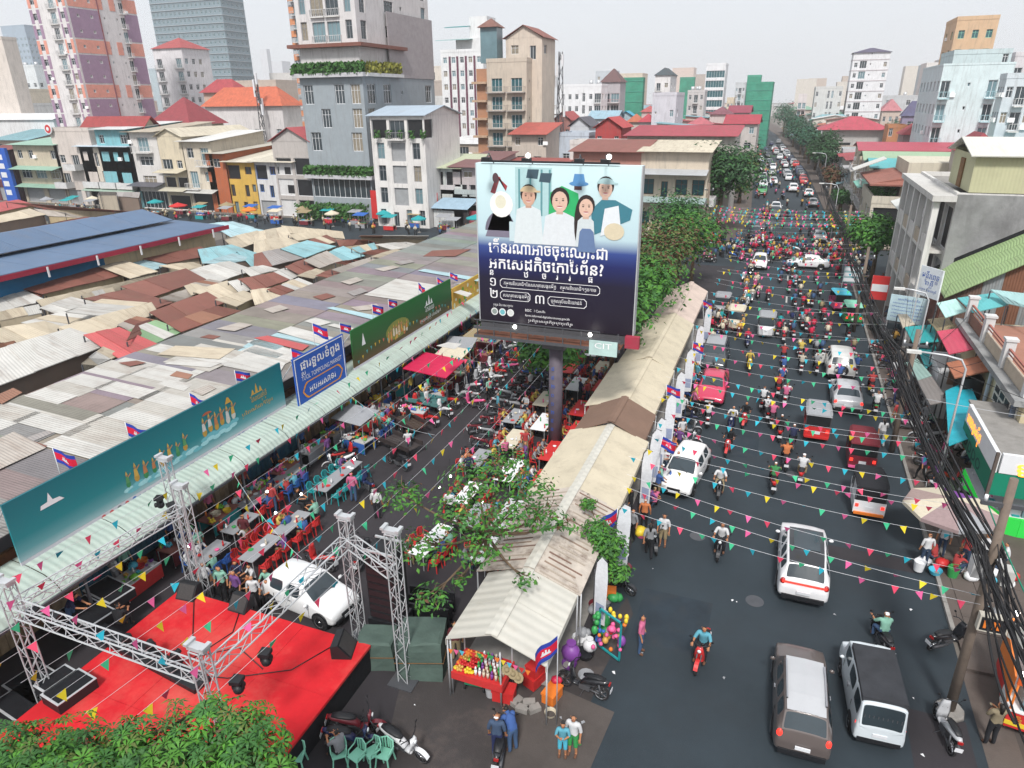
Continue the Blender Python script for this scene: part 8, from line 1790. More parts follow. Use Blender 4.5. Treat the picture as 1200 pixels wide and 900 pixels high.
parked(683,812,1.45,'black','black motorbike with chrome parked alone beside the orange cool box'); parked(420,858,-1.25,'maroon','maroon motorbike with white helmet on the seat by the stage corner'); parked(415,875,-1.3,'navy','black and silver motorbike parked beside the maroon one at the stage corner'); parked(475,882,-1.75,'white','white scooter with red seat in the bottom foreground'); parked(1107,757,-.9,'black','black scooter with a jacket over it parked in the road at the right'); parked(1103,862,.15,'silver','silver and black scooter parked at the foot of the near utility pole'); parked(1172,742,.5,'grey','grey motorbike behind the near utility pole')
parked(712,652,-1.7,'white','white scooter in the line by the tent side'); parked(716,665,-1.8,'maroon','maroon scooter in the line by the tent side'); parked(722,690,-1.9,'black','black scooter in the line by the tent side'); parked(768,640,-2.9,'black','black motorbike held by a man in white beside the tent row'); parked(466,548,1.2,'black','black motorbike standing alone in the market lane'); parked(430,575,.9,'navy','dark scooter by the teal tables in the market lane'); parked(425,660,.2,'black','black motorbike parked near the truss tower'); parked(585,880,.2,'black','black motorbike behind the two riders at the bottom edge'); parked(375,665,1.4,'red','red motorbike by the end of the long table')
p = at(615,622)
for k in range(24): bike((-18.2+rr.uniform(-.3,.3),33+k*1.35,.01), 1.2+rr.uniform(-.2,.2), rr.choice(['white','black','white','silver','red','navy']), 'scooter parked in the angled row on the left of the market lane', 'motorbikes parked along the left of the market lane', k < 9, .12)
for k in range(22): bike((-13.6-.09*k*.5+rr.uniform(-.3,.3),30+k*1.35,.01), -1.2+rr.uniform(-.2,.2), rr.choice(['black','navy','black','white','grey','maroon']), 'motorbike parked in the angled row on the right of the market lane', 'motorbikes parked along the right of the market lane', k < 7, .12)
for k in range(26): bike((-16.9-.35*(k%2)+rr.uniform(-.2,.2),36+k*1.1,.01), 1.0+rr.uniform(-.4,.4), rr.choice(BC), 'motorbike in the outer rank left of the market lane', 'motorbikes in the outer left rank', False, .12)
for k in range(18): bike((-14.7-.04*k+rr.uniform(-.2,.2),33+k*1.3,.01), -1.0+rr.uniform(-.4,.4), rr.choice(BC), 'motorbike in the outer rank right of the market lane', 'motorbikes in the outer right rank', False, .12)
for k in range(20): bike((-20.4+rr.uniform(-.5,.8),26.5+k*.9,.01), rr.uniform(-3,3), rr.choice(BC), 'motorbike squeezed between stalls by the awning', 'motorbikes between the stalls', k < 4, .12)
for k in range(26): bike((-4.0+rr.uniform(-.35,.7),30.5+k*1.25,.012), -1.5+rr.uniform(-.5,.5), rr.choice(BC), 'motorbike parked among sellers along the road side of the tents', 'motorbikes parked along the tents', k < 6, .12)
for k in range(18): bike((8.7+rr.uniform(-.5,.9),31+k*1.5,.12), rr.choice([1.5,-1.5])+rr.uniform(-.4,.4), rr.choice(BC), 'motorbike parked on the right pavement', 'motorbikes parked on the right pavement', k < 8, .12)
# ------------------------------------------------------------ people one by one
def P_(ps, px, py, rz, sh, tr, lab, near=True, z=.01, **k): p = at(px, py, z); return person(ps, (p.x,p.y,z), rz, sh, tr, k.pop('hat', None), lab, None, near, **k)
P_('arms',659,886,pi+.2,'cyan','cyan','barefoot child in turquoise outfit standing with crossed arms at the bottom edge',s=.82,shorts=True,long_hair=True); P_('stand',671,884,pi-.1,'white','green','barefoot boy in white shirt and dark shorts beside the turquoise child',s=.95,shorts=True)
P_('lean',601,880,.9,'blue','denim','person in bright blue shirt leaning over a motorbike at the bottom edge'); P_('stand',583,885,.2,'denim','navy','person in denim shirt and white helmet beside a motorbike',hat='white'); P_('sit',400,893,1.2,'grey','black','person sitting on a mint chair by the stage corner')
P_('stand',645,715+8,2.6,'white','black','seller under the near tent',False); P_('stand',750,765,-1.6,'pink','denim','balloon seller in magenta shirt and dark cap',hat='navy'); P_('stand',535,773,.4,'maroon','khaki','snack seller in maroon top and straw hat',hat='khaki'); P_('arms',1158,872,.3,'khaki','black','person in mustard sweater waiting at the orange food cart',long_hair=True)
P_('stand',776,640,pi,'white','khaki','man in white T-shirt holding the parked black motorbike',shorts=True); P_('walk',760,652,.2,'grey','black','woman in grey shirt and black trousers walking beside the motorbike man',long_hair=True); P_('stand',738,608,1.5,'black','black','person in black standing at the tent side'); P_('walk',1031,522,.1,'white','grey','person in white walking beside the maroon three-wheeler',long_hair=True,hat=None); P_('stand',1049,500,.3,'red','khaki','person in red top carrying a red bag at the right kerb'); P_('stand',1058,497,.3,'maroon','denim','person in maroon beside the one with the red bag'); P_('walk',968,430,.6,'black','black','person in black stepping out beside the champagne SUV',False)
P_('stand',1148,665,.3,'white','black','person in white with black backpack at the far right pavement',z=.12); P_('crouch',95,745,-.8,'black','denim','stagehand in black top and jeans bending behind the front truss',z=0); P_('lean',88,735,-1.2,'navy','denim','stagehand in dark shirt with pink print leaning on the truss by the red deck',z=.9); P_('sit',145,742,.4,'black','black','sound engineer in black sitting behind the stage lights',z=.9); P_('stand',140,690,0,'white','grey','man in white shirt standing behind the stage among cases',z=0)
P_('stand',290,640,.2,'maroon','khaki','man in maroon shirt and grey trousers standing at the red-chaired long table'); P_('sit',340,628,1.6,'blue','denim','diner in bright blue shirt at the long table with red chairs',z=.0); P_('sit',372,612,1.6,'mint','black','diner in green checked shirt at the end of the long table'); P_('sit',350,598,-1.5,'black','black','diner with long dark hair across the long table',long_hair=True); P_('stand',415,588,.2,'pink','denim','person in pink helmet beside the teal tables',hat='pink'); P_('stand',322,595+6,.1,'red','denim','person in red holding a white notice sheet by the stalls'); P_('stand',528,610,.1,'white','black','waiter in white shirt under the tree'); P_('stand',443,608,.3,'white','black','person in white crossing the market lane')
for k in range(14): x = -17.6+k*.33+(k%2)*.1; y = 15.9+.35*(k%3); p = (x-1.2, y+.2)
for k in range(12): person('sit' if k % 3 else 'stand', (-19.2+.42*k*.6+rr.uniform(-.1,.1), 16.1+.5*(k%3), 0), rr.uniform(2.6,3.6), rr.choice(SH), 'black', None, 'spectator sitting behind the stage by the crates', 'spectators behind the stage')
def dining(x, y, l, cc, lab, top='grey', w=.75, both=True, occ=.5, near=True, rz=0, food=True):
 table((x,y,0), rz, w, l, lab, top); n = int(l/.62); cs = cos(rz); sn_ = sin(rz)
 def W_(a, b): return (x + a*cs - b*sn_, y + a*sn_ + b*cs)
 for s in (-1, 1) if both else (1,):
  for i in range(n):
   a, b = W_(s*(w/2+.32), -l/2+.35+i*.62); r0 = rz + (pi/2 if s > 0 else -pi/2)
   if rr.random() < .9: chair((a,b,.0), r0, cc, f'{cc} plastic chair at the {lab.split(" with")[0]}', f'{cc} plastic chairs around the tables')
   if rr.random() < occ: person('sit', (a,b,-.06), r0, rr.choice(SH), rr.choice(['black','denim','khaki']), None, f'diner seated at the {lab.split(" with")[0]}', 'diners at the tables')
 if food:
  for i in range(int(l*2.2)):
   a, b = W_(rr.uniform(-w*.38,w*.38), rr.uniform(-l/2+.15,l/2-.15)); k = rr.choice(['plate','bottle','bowl','bottle']); small({'plate':'plate','bottle':'bottle','bowl':'bowl'}[k], k, (a,b,.755), rr.choice(['white','white','red','cream','pink','green']), f'{k} on the {lab.split(" with")[0]}', 'tableware', 'tableware on the tables')
dining(-18.7,18.6,1.9,'red','long grey table with bright red chairs, near section',occ=.3); dining(-18.65,20.6,1.9,'red','long grey table with bright red chairs, far section',occ=.3); dining(-20.5,17.6,1.7,'blue','grey folding table with blue chairs',occ=.3); dining(-20.8,19.8,1.7,'red','grey table with red chairs near the wall',occ=.5)
dining(-19.1,24.9,3.2,'teal','long grey table with teal chairs',occ=.15); dining(-21.6,24.0,2.4,'blue','grey table with blue chairs under the awning',occ=.5)
dining(-12.2,21.6,2.4,'red','white table with red chairs beneath the tree','white',occ=.3,rz=-.1); dining(-9.8,21.8,1.8,'red','white table with red chairs beside the slatted tent','white',occ=.4); dining(-9.9,24.6,2.4,'red','white table with red chairs behind the tree','white',occ=.8); dining(-12.3,25.6,2.0,'red','lamp-lit white table with red chairs','white',occ=.5)
for i, (x, y) in enumerate(((-11.2,28.3),(-9.8,31.0),(-12.3,31.6),(-11.4,34.2),(-9.9,36.8),(-12.4,37.4),(-11.2,40.4),(-12.5,43.2),(-10.4,44.0),(-11.8,47.0))): dining(x,y,2.3,'red',f"{['first','second','third','fourth','fifth','sixth','seventh','eighth','ninth','tenth'][i]} crowded white table with red stools behind the pole",['white','red','cream'][i % 3],w=.9,occ=.95,food=i < 7)
for i, (x, y) in enumerate(((-21.6,21.8),(-20.6,30.6),(-21.4,32.4),(-9.6,40.6),(-13.2,28.9),(-9.4,27.9),(-11.2,24.0),(-9.3,34.0),(-13.3,34.4),(-9.4,43.0))): dining(x,y,2.0,['red','blue','red','red','red','teal','red','red','red','red'][i],f"{['small','cramped','corner','shaded','cloth-covered','busy','cluttered','packed','lively','far'][i]} table in the market crowd",'red' if i % 2 else 'grey',w=.8,occ=.8)
for i, (px, py) in enumerate(((480,505),(470,530),(500,480))):
 p = at(px,py); t = thing('handcart', ['long dark wooden handcart parked in the market lane','flat dark handcart beside the long one','green slatted handcart behind the dark ones'][i], 'cart', (p.x,p.y,0), -.5+.2*i)
 for k in range(5): obj('plank', MB().box(-1.1,1.1,-.5+.2*k,-.33+.2*k,.55,.6), t, mats=[MATS['trim']], col=[(.06,.04,.03),(.05,.04,.04),(.08,.2,.2)][i])
 for s in (-1,1): obj('side_rail', MB().box(-1.2,1.2,s*.54-.03,s*.54+.03,.6,.85), t, mats=[MATS['trim']], col=[(.05,.03,.03),(.04,.03,.03),(.08,.22,.22)][i]); obj('wheel', WH, t, (0,s*.6,.3), rz=pi/2)
HEAP = MB(); HC = {}
def goods(kind, loc, c, lab, grp, s, rz):
 if proj(loc)[2] < 33 and HC.get('n', 0) < 230: HC['n'] = HC.get('n', 0) + 1; return small('goods', kind, loc, c, lab, 'goods', grp, s, rz)
 i = list(C).index(c); x, y, z = loc; k = len(HEAP.v)
 for _ in range(3): HEAP.ball((x+RND.uniform(-.12,.12),y+RND.uniform(-.12,.12),z+.06), .09*s, i, n=5, k=3)
GOODS = ['red','orange','yellow','white','green','pink','purple','cyan','cream','blue','lime','gold']
def stall(x, y, lab, rz=0, w=1.7, d=.9, roof=None, n=26):
 t = thing('market_stall', lab, 'stall', (x,y,0), rz); obj('counter', MB().box(-w/2,w/2,-d/2,d/2,.7,.76), t, mats=[MATS['trim']], col=pick((.35,.3,.25),(.5,.5,.5),(.3,.12,.1)))
 obj('skirt', MB().box(-w/2,w/2,-d/2-.02,-d/2,.1,.7).box(-w/2,w/2,d/2,d/2+.02,.1,.7), t, mats=[MATS['cloth']], col=pick(C['red'],C['blue'],C['grey'],C['teal'],C['maroon']))
 for sx in (-1,1):
  for sy in (-1,1): obj('post', MB().cyl((sx*w*.47,sy*d*.45,0),(sx*w*.47,sy*d*.45,2.1 if roof else .7),.022,n=5), t, mats=[MATS['steel']])
 if roof: obj('canopy', MB().slab([(-w*.62,-d*.9,2.05),(w*.62,-d*.9,2.05),(w*.62,d*.9,2.3),(-w*.62,d*.9,2.3)],.03), t, mats=[MATS['cloth']], col=C[roof] if isinstance(roof, str) else roof)
 cs, sn_ = cos(rz), sin(rz); col0 = [rr.choice(GOODS) for _ in range(4)]
 for i in range(n):
  a, b = rr.uniform(-w*.45,w*.45), rr.uniform(-d*.4,d*.4); k = rr.choice(['fruit','bundle','tub','fruit','bottle','bowl']); goods(k, (x+a*cs-b*sn_, y+a*sn_+b*cs, .765), col0[int((a/w+.5)*3.99)] if rr.random() < .7 else rr.choice(GOODS), f'{k} goods on the {lab.split(",")[0]}', 'goods on the stalls', rr.uniform(.6,1.1), U(0,3))
yy = 15.5
for i in range(19):
 stall(-22.3, yy, f"{['plank','low','cluttered','long','bright','shaded','narrow'][i%7]} stall under the awning, {('near','middle','far')[min(2,i//7)]} part", pi/2, n=16); person('stand', (-23.1,yy+.3,0), -pi/2, rr.choice(SH), 'black', None, 'seller standing behind a stall under the awning', 'stall sellers');
 if i % 2: person('stand', (-21.2,yy,0), pi/2, rr.choice(SH), 'denim', None, 'shopper in front of the awning stalls', 'shoppers at the awning')
 yy += 2.3
RO = dict(magenta=(.55,.01,.07))
mt = awn('market_tent', 'magenta cloth canopy over the stalls before the green banner', [(-21.0,35.0,2.55),(-18.0,35.0,2.3),(-18.2,38.2,2.3),(-21.2,38.2,2.55)], RO['magenta'], m='tarp', cat='canopy'); stall(-19.6,36.2,'fruit stall beneath the magenta canopy',n=20); stall(-19.9,37.6,'green vegetable stall beneath the magenta canopy',n=20)
for i, (x, y, c) in enumerate(((-19.8,39.6,'cream'),(-20.2,41.8,'grey'),(-19.6,44.0,'khaki'),(-20.1,46.6,None),(-19.8,49,'blue'),(-20,52,'khaki'),(-19.6,55,'grey'),(-20,58,'red'),(-19.8,61,'cream'),(-20,64,'blue'),(-19.4,33.2,None),(-20.5,28.8,'grey'))): stall(x,y,f"{c or 'open'}-roofed stall on the left of the market lane" if c else 'open fruit stall on the left of the market lane',U(-.2,.2),roof=c,n=14)
for i in range(110):
 x = rr.choice([rr.uniform(-21,-18.6),rr.uniform(-14.2,-9.2),rr.uniform(-17.5,-14.5)*1.0]); y = rr.uniform(27,72)
 if -17.6 < x < -14.4 and rr.random() < .7: continue
 person(rr.choice(['stand','walk','arms','stand']), (x,y,0), rr.uniform(-3,3), rr.choice(SH), rr.choice(['black','denim','khaki','grey']), None, 'shopper in the crowded market street', 'shoppers in the market street')
for i in range(40):
 y = rr.uniform(24,62); person(rr.choice(['stand','walk','arms','crouch']), (-4.1+rr.uniform(-.4,.9),y,0), rr.uniform(-3,3), rr.choice(SH), rr.choice(['black','denim','khaki']), rr.choice([None,None,'khaki','white']), 'person among the sellers on the road side of the tents', 'people along the tents')
 if i < 22: small('basket', rr.choice(['bundle','sack','fruit','tub']), (-4.3+rr.uniform(-.4,.8),rr.uniform(21,60),0), rr.choice(GOODS), 'basket of wares on the road side of the tents', 'basket', 'wares along the tents', rr.uniform(1,1.8))
for i in range(64): person(rr.choice(['stand','walk','arms']), (rr.uniform(-9,10),rr.uniform(83,98),0), rr.uniform(-3,3), rr.choice(SH+['yellow','red','pink','lime','red','pink']), rr.choice(['black','denim','khaki']), None, 'person on foot in the crossing crowd', 'people crossing on foot')
for i in range(22): person(rr.choice(['stand','walk','crouch']), (rr.uniform(8,10.6),rr.uniform(33,80),.12), rr.uniform(-3,3), rr.choice(SH), rr.choice(['black','denim']), None, 'person on the right pavement', 'people on the right pavement')
for i in range(46):
 x = -128 + i*2.6; y = 91.5 + 3*(i % 2) + rr.uniform(-.4,.4)
 if x > -12: break
 if i % 3 == 0: parasol((x,y,0), rr.uniform(1.1,1.5), [rr.choice(['orange','khaki','grey','red','teal','khaki','cream'])], 'market parasol over a stall on the cross street', group='parasols on the cross street', h=2.2)
 else: stall(x,y,'stall on the cross street behind the market',roof=rr.choice(['cream','grey','teal','khaki','blue',None,'mint']),n=7)
 for k in range(2): person('stand', (x+rr.uniform(-1.2,1.2),y-1.6-rr.uniform(0,2.5),0), rr.uniform(-3,3), rr.choice(SH), 'black', None, 'shopper on the cross street behind the market', 'shoppers on the cross street')
rbn = awn('hanging_cloth', 'large red patterned cloth hung in front of the white town house', [(-62,97.6,5.0),(-50,97.6,5.0),(-50,97.5,.6),(-62,97.5,.6)], C['red'], m='tarp', cat='cloth', posts=False)
awn('fence', 'dark red corrugated fence by the grey-green shophouse', [(-44.5,97.0,2.6),(-36,97.0,2.6),(-36,96.95,.1),(-44.5,96.95,.1)], (.33,.06,.08), m='tin', cat='fence', posts=False); awn('fence', 'white panel fence between the red cloth and a clothes stall', [(-50,96.0,2.6),(-46.5,96.0,2.6),(-46.5,95.95,.1),(-50,95.95,.1)], (.6,.62,.62), m='tin', cat='fence', posts=False)
awn('awning', 'light blue tarpaulin awning beside the red cloth', [(-49.5,98.6,4.2),(-43.5,98.6,4.2),(-44,95.4,3.0),(-50.5,95.4,3.0)], (.30,.42,.52), m='tarp')
leafbox('street_planting', None, -75, -63, 94.5, 98.5, .3, 2.8, 1600, .22, 'hedge', 41); o = bpy.data.objects['street_planting']; tag(o, 'row of potted shrubs in front of the hotel entrance', 'shrubs'); o['kind'] = 'stuff'
# ------------------------------------------------------------ right kerb: striped parasol, food cart, balloons
parasol((8.0,29.0,.12),1.75,['cream','purple','cream',(.35,.26,.24),'cream',(.3,.22,.22),'grey',(.3,.22,.22)],'big faded cream and brown parasol over the snack sellers on the right');
for i in range(9): person(rr.choice(['sit','crouch','stand']), (7.2+.42*i*.9,27.6+.5*(i%3),.12), rr.uniform(-3,3), rr.choice(['white','cyan','red','orange','red','white']), 'denim', rr.choice([None,'white','khaki']), 'person gathered under the faded parasol', 'people under the faded parasol')
for i in range(12): small('basket', rr.choice(['tub','bucket','bundle']), (7.0+.3*i,27.3+.6*(i%2),.12), rr.choice(['green','red','cyan','white','orange']), 'basket of snacks under the faded parasol', 'basket', 'baskets under the parasol', 1.3)
fcx = thing('food_cart', 'orange and red lit food cart with glass sides at the right edge', 'food cart', (9.0,20.9,.02), -.15)
for nm, bx, m, c in (('body',(-.6,1.4,-1.5,1.3,.35,.95),'plastic',C['red']),('yellow_band',(-.61,1.4,-1.52,-1.501,.45,.6),'plastic',C['yellow']),('counter',(-.62,1.42,-1.53,1.32,.96,1.0),'trim',(.7,.7,.7)),('side_board',(-.63,-.58,-1.2,1.3,1.0,2.0),'plastic',C['orange']),('top_sign',(-.6,1.4,-1.5,-1.44,1.95,2.25),'plastic',(.6,.1,.02)),('roof',(-.2,1.7,-1.4,1.4,2.3,2.36),'trim',(.2,.19,.2)),('glass_case',(-.3,1.2,-1.4,-.6,1.0,1.5),'glass_pale',None),('white_front',(-.63,-.601,-1.4,-.4,.4,.95),'trim',(.7,.72,.72))): obj(nm, MB().box(*bx), fcx, mats=[MATS[m]], col=c)
for x, y in ((-.55,-1.45),(1.35,-1.45),(-.55,1.25),(1.35,1.25)): obj('post', MB().cyl((x,y,.3),(x,y,2.3),.03,n=6), fcx, mats=[MATS['plastic']], col=C['orange'])
for s in (-1,1): obj('wheel', TW, fcx, (.4+s*.85,.2,.22))
lettering(fcx, 'នំប៉័ង 70', (-.5,-1.53,.62), (1,0,0), (0,0,1), .28, 'ink_gold', 1.7); lettering(fcx, 'បាយឆា', (-.4,-1.5,2.0), (1,0,0), (0,0,1), .2, 'ink_gold', 1.4)
for x, y, z in ((-.5,1.3,2.5),(-.4,-.9,1.9)): obj('lit_lamp', MB().ball((x,y,z),.09,n=8,k=5), fcx, mats=[MATS['lamp_white']])
for k in range(12): small('goods','fruit' if k%2 else 'bottle',(8.6+.12*k,19.9+.1*(k%4),1.02),rr.choice(['orange','white','green','gold']),'food on the orange cart','food','food on the orange cart',.9)
bl = thing('balloon_rack', 'rack of shiny cartoon-free balloons and toys in green, yellow and pink', 'balloon rack', (-3.7,18.4,0)); bl['label'] = 'rack crammed with balloons and toys in green, yellow and pink at the kerb'
obj('rack', MB().box(-.5,.5,-.03,.03,.2,.26).box(-.5,.5,-.03,.03,1.8,1.86).box(-.5,-.45,-.03,.03,.2,1.86).box(.45,.5,-.03,.03,.2,1.86), bl, mats=[MATS['plastic']], col=C['teal'], rz=-.5)
for k in range(44):
 x, y, z = rr.uniform(-.6,.55), rr.uniform(-.35,.35), rr.uniform(.45,1.8); c = 'green' if x < -.25 and z > 1.2 else ('yellow' if z > 1.5 else rr.choice(['pink','orange','white','red','blue','purple','gold','pink']))
 s_ = .15 if k < 7 else .09; obj('balloon', MB().ball((x,y,z),s_*rr.uniform(.7,1.1),n=8,k=5,sz=rr.uniform(.8,1.6)), bl, mats=[MATS['plastic']], col=C[c])
for k in range(14): small('bag', rr.choice(['sack','bundle','tub']), (-4.6+rr.uniform(-.3,.5),17.2+k*.32,0), rr.choice(['black','green','grey','white','purple','black','maroon']), 'bag or bundle heaped beside the near tent', 'bag', 'bags beside the near tent', rr.uniform(1,1.6))
for k, (px, py) in enumerate(((438,893),(420,897),(452,895),(350,898),(399,894))): p = at(px,py); chair((p.x,p.y,0), 2.6+.3*k, 'mint', 'mint green plastic chair by the stage corner', 'mint chairs by the stage corner')
for k, y in enumerate((19.0,22.3,27.2,29.2,30.6,33.5,37,41,46,51)):
 t = thing('feather_banner', 'white feather banner with curved top along the road side of the tents', 'banner', (-4.45,y,0), U(-.4,.4), 'feather banners along the tents'); pts = [(0,0,0),(0,0,2.9),(.06,0,3.5),(.25,0,3.8),(.5,0,3.7)]
 obj('pole', MB().tube(pts,.018,n=5), t, mats=[MATS['steel_dark']]); b = MB(); b.q([(.03,0,.9),(.03,0,2.9),(.09,0,3.45),(.27,0,3.74),(.5,0,3.62),(.55,0,3.0),(.5,0,.95)]); b.q([(.03,.01,.9),(.03,.01,2.9),(.09,.01,3.45),(.27,.01,3.74),(.5,.01,3.62),(.55,.01,3.0),(.5,.01,.95)][::-1]); obj('sheet', b, t, mats=[MATS['cloth']], col=(.68,.70,.74)); obj('print', MB().q([(.1,-.008,1.2),(.45,-.008,1.2),(.45,-.008,1.8),(.1,-.008,1.8)]), t, mats=[MATS['cloth']], col=(.3,.35,.5))
 if y in (27.2,33.5,41,51): flag((-4.3,y+1.2,0), 3.9, 'national flag leaning out from the road side of the tents', rz=U(-.6,.6), s=.8, group='flags along the tents', leanx=U(-.15,.15))
flag((-4.5,22.6,0),3.4,'national flag by the fourth tent post near the small street tree',rz=-2.4,s=1.0)
# ------------------------------------------------------------ bunting
PEN = {}
def pennant(s):
 if s not in PEN:
  b = MB(); b.q([(-s*.42,0,0),(0,.02,-s),(s*.42,0,0)]); b.q([(-s*.42,.004,0),(s*.42,.004,0),(0,.024,-s)]); PEN[s] = b.mesh('pennant', MATS['cloth_pen'])
 return PEN[s]
mat('cloth_pen', oc=True, rough=.75, var=.04, sc=3)
PCL = [(.02,.42,.55),(.70,.55,.02),(.72,.06,.13),(.05,.50,.25),(.75,.12,.32)]
def bunting(p, q, s, lab, grp, gap=.62, size=.25, ps=1):
 p, q = Vector(p), Vector(q); t = thing('bunting', lab, 'bunting', p, group=grp); pts = [a - p for a in sag(p, q, s, 12)]
 obj('cord', MB().tube(pts, .006, n=3, caps=False), t, mats=[MATS['white']]); L = (q-p).length; n = int(L/gap); rz = atan2(q.y-p.y, q.x-p.x)
 for i in range(n):
  f = (i+.5+rr.uniform(-.25,.25))/n; c = (q-p)*f - Vector((0,0,s*4*f*(1-f)))
  if rr.random() < .06: continue
  obj('pennant', pennant(size), t, c, rot=(rr.gauss(0,.35),rr.gauss(0,.15),rz+rr.gauss(0,.25)), col=PCL[(i*2+rr.randrange(2)) % 5], scale=(ps,ps,ps))
for k in range(34):
 y = 20.2 + k*1.0*(1+k*.028); a = at(726,578,4.6) if k == 0 else None
 bunting((-4.35+rr.uniform(-.2,.2), y+.9+rr.uniform(-.3,.3), 4.5+rr.uniform(-.2,.3)), (6.8+rr.uniform(-.3,.3), y-1.4+rr.uniform(-.8,.8), 4.9+rr.uniform(-.3,.3)), rr.uniform(.15,.4), 'string of coloured pennants across the main road', 'bunting strings over the main road', .62 if k < 14 else .8, .25, 1)
for k in range(9):
 x0 = -20.5 + k*1.15; bunting((x0, 7.5+rr.uniform(-.5,.5), 5.0), (x0+rr.uniform(-.2,.9), 44+rr.uniform(-6,8), 4.9), rr.uniform(.6,1.2), 'string of coloured pennants running lengthwise over the stage and market lane', 'bunting strings over the market lane', .85, .30)
for k in range(3): bunting((-20.9,20+9*k,3.2), (-12.5,14+9*k,5.0), .4, 'string of pennants slanting from the awning gutter', 'slanting bunting strings', .8, .28)
for k in range(15):
 x = -9.5 + 19*rr.random(); y = 84 + 13*k/15; bunting((-8.5,y,4.9), (9.0,y+rr.uniform(-1,1),4.9), rr.uniform(.2,.5), 'string of pennants over the crossing', 'bunting strings over the crossing', .75, .28)
for k in range(4): p = at((340,640,560,430)[k],(525,520,600,430)[k],2.2)
for px, py, z in ((336,513,2.4),(353,579,1.9),(323,601,1.9),(528,558,1.8),(515,571,1.8),(565,588,2.2),(222,640,3.2),(313,576,2.0),(415,538,2.2)):
 p = at(px,py,z); t = thing('hanging_lamp', 'bare white bulb hanging over the market tables', 'lamp', (p.x,p.y,z), group='bare bulbs over the tables'); obj('bulb', MB().ball((0,0,0),.055,n=8,k=5), t, mats=[MATS['lamp_white']]); obj('cord', MB().cyl((0,0,.08),(0,0,.9),.008,n=4), t, mats=[MATS['black']])
# ------------------------------------------------------------ trees
G2 = ('leaf_mid','leaf_bright','leaf_olive')
def crown_at(items, base):
 bx = Vector(base); return [((Vector(at(px,py,z)) - bx)[:2] + (z,) if False else tuple(Vector((at(px,py,z).x-bx.x, at(px,py,z).y-bx.y, z))), r, f) for px, py, z, r, f in items]
B0 = (-12.4,6.4,0); tree(B0, crown_at([(40,905,5.6,.9,.6),(105,895,5.7,.8,.5),(165,885,5.9,.75,.5),(225,870,6.1,.7,.5),(280,850,6.4,.5,.6),(205,925,5.8,1.0,.5),(130,930,5.8,1.0,.5),(295,895,6.3,.6,.6),(60,925,5.8,1.0,.6),(-15,900,5.6,.9,.6),(245,830,6.4,.28,.5),(150,862,6.0,.4,.4),(85,868,5.9,.35,.5),(312,862,6.5,.35,.7),(20,872,5.8,.3,.5),(262,905,6.1,.7,.6),(325,900,6.4,.3,.8)], B0), 'flowering tree with rosette leaves rising into the bottom left corner', n=1100, s=.27, seed=3, ros=9, trunk=.16, mats=('leaf_bright','leaf_mid','leaf_olive'), weights=(4,5,1))
tree((-8.6,19.2,0), crown_at([(560,560,5.0,1.15,.45),(600,600,4.6,1.05,.4),(470,580,5.2,.8,.4),(495,640,4.6,.8,.4),(540,600,5.2,1.0,.4),(640,605,4.2,.75,.4),(590,540,5.4,.95,.4),(620,570,5.0,.9,.4),(505,700,3.6,.6,.5),(540,680,3.6,.35,.4),(615,680,3.7,.4,.35),(560,640,4.4,.9,.4),(665,615,3.9,.35,.4)], (-8.6,19.2,0)), 'open spreading tree between the tables and the slatted tent', n=2900, s=.2, seed=5, trunk=.13, mats=('leaf_mid','leaf_bright','leaf_rust','bloom_red'), weights=(6,4,.6,.01), wide=.5)
tree((-4.55,21.9,0), crown_at([(715,640,2.6,.6,.8),(700,620,3.0,.5,.7),(725,670,2.0,.4,.7),(690,590,3.4,.3,.6)], (-4.55,21.9,0)), 'small bright green street tree at the tent side by the parked scooters', n=1500, s=.2, seed=6, trunk=.06, mats=('leaf_bright','leaf_mid'))
for i, (x, y, R, h, m, lab) in enumerate(((-9.6,43.5,2.9,4.6,('leaf_mid','leaf_bright'),'bright leafy tree just right of the billboard foot'),(-8.6,50,3.3,5.0,('leaf_bright','leaf_mid'),'rounded green tree behind the billboard, above the tents'),(-10.0,57,3.5,5.6,('leaf_mid','leaf_olive','leaf_rust'),'olive tree with dry patches behind the billboard'),(-9.0,64,3.6,5.6,('leaf_olive','leaf_mid','leaf_rust'),'sparse olive-brown tree before the crossing'),(-7.8,70.5,3.3,5.4,('leaf_bright','leaf_mid'),'fresh green tree near the far end of the tents'),(-10.0,76,3.8,6.0,('leaf_mid','leaf_dark'),'dark green tree at the near left corner of the crossing'),(-13.5,66,3,4.8,('leaf_olive','leaf_rust','leaf_mid'),'dusty brown-green tree beside the olive ones'),(-12.2,38.5,1.9,3.6,('leaf_bright','leaf_mid'),'low bright tree beneath the billboard catwalk'),(-14,50,2.4,4.2,('leaf_mid','leaf_dark'),'green tree behind the billboard pole'))):
 tree((x,y,0), blobs(R,h,6,i+50,r0=.55), lab, n=2600, s=.42, seed=60+i, trunk=.16, mats=m, limbs=False)
tree((-8.5,105.5,0), blobs(4.8,8.2,9,77,r0=.55,flat=.95), 'large dark round tree at the far left corner of the crossing', n=6500, s=.6, seed=77, trunk=.35, mats=('leaf_dark','leaf_mid'), weights=(3,1), limbs=False)
tree((9.2,77,0), blobs(2.6,5.6,7,78,r0=.55), 'bright green layered tree by the white shophouse at the crossing', n=3200, s=.45, seed=78, trunk=.2, mats=('leaf_bright','leaf_mid'), limbs=False)
tree((7.6,103,0), blobs(2.2,2.6,5,79,r0=.6), 'low dark tree on the right just beyond the crossing', n=1800, s=.45, seed=79, trunk=.15, mats=('leaf_dark','leaf_mid'), limbs=False)
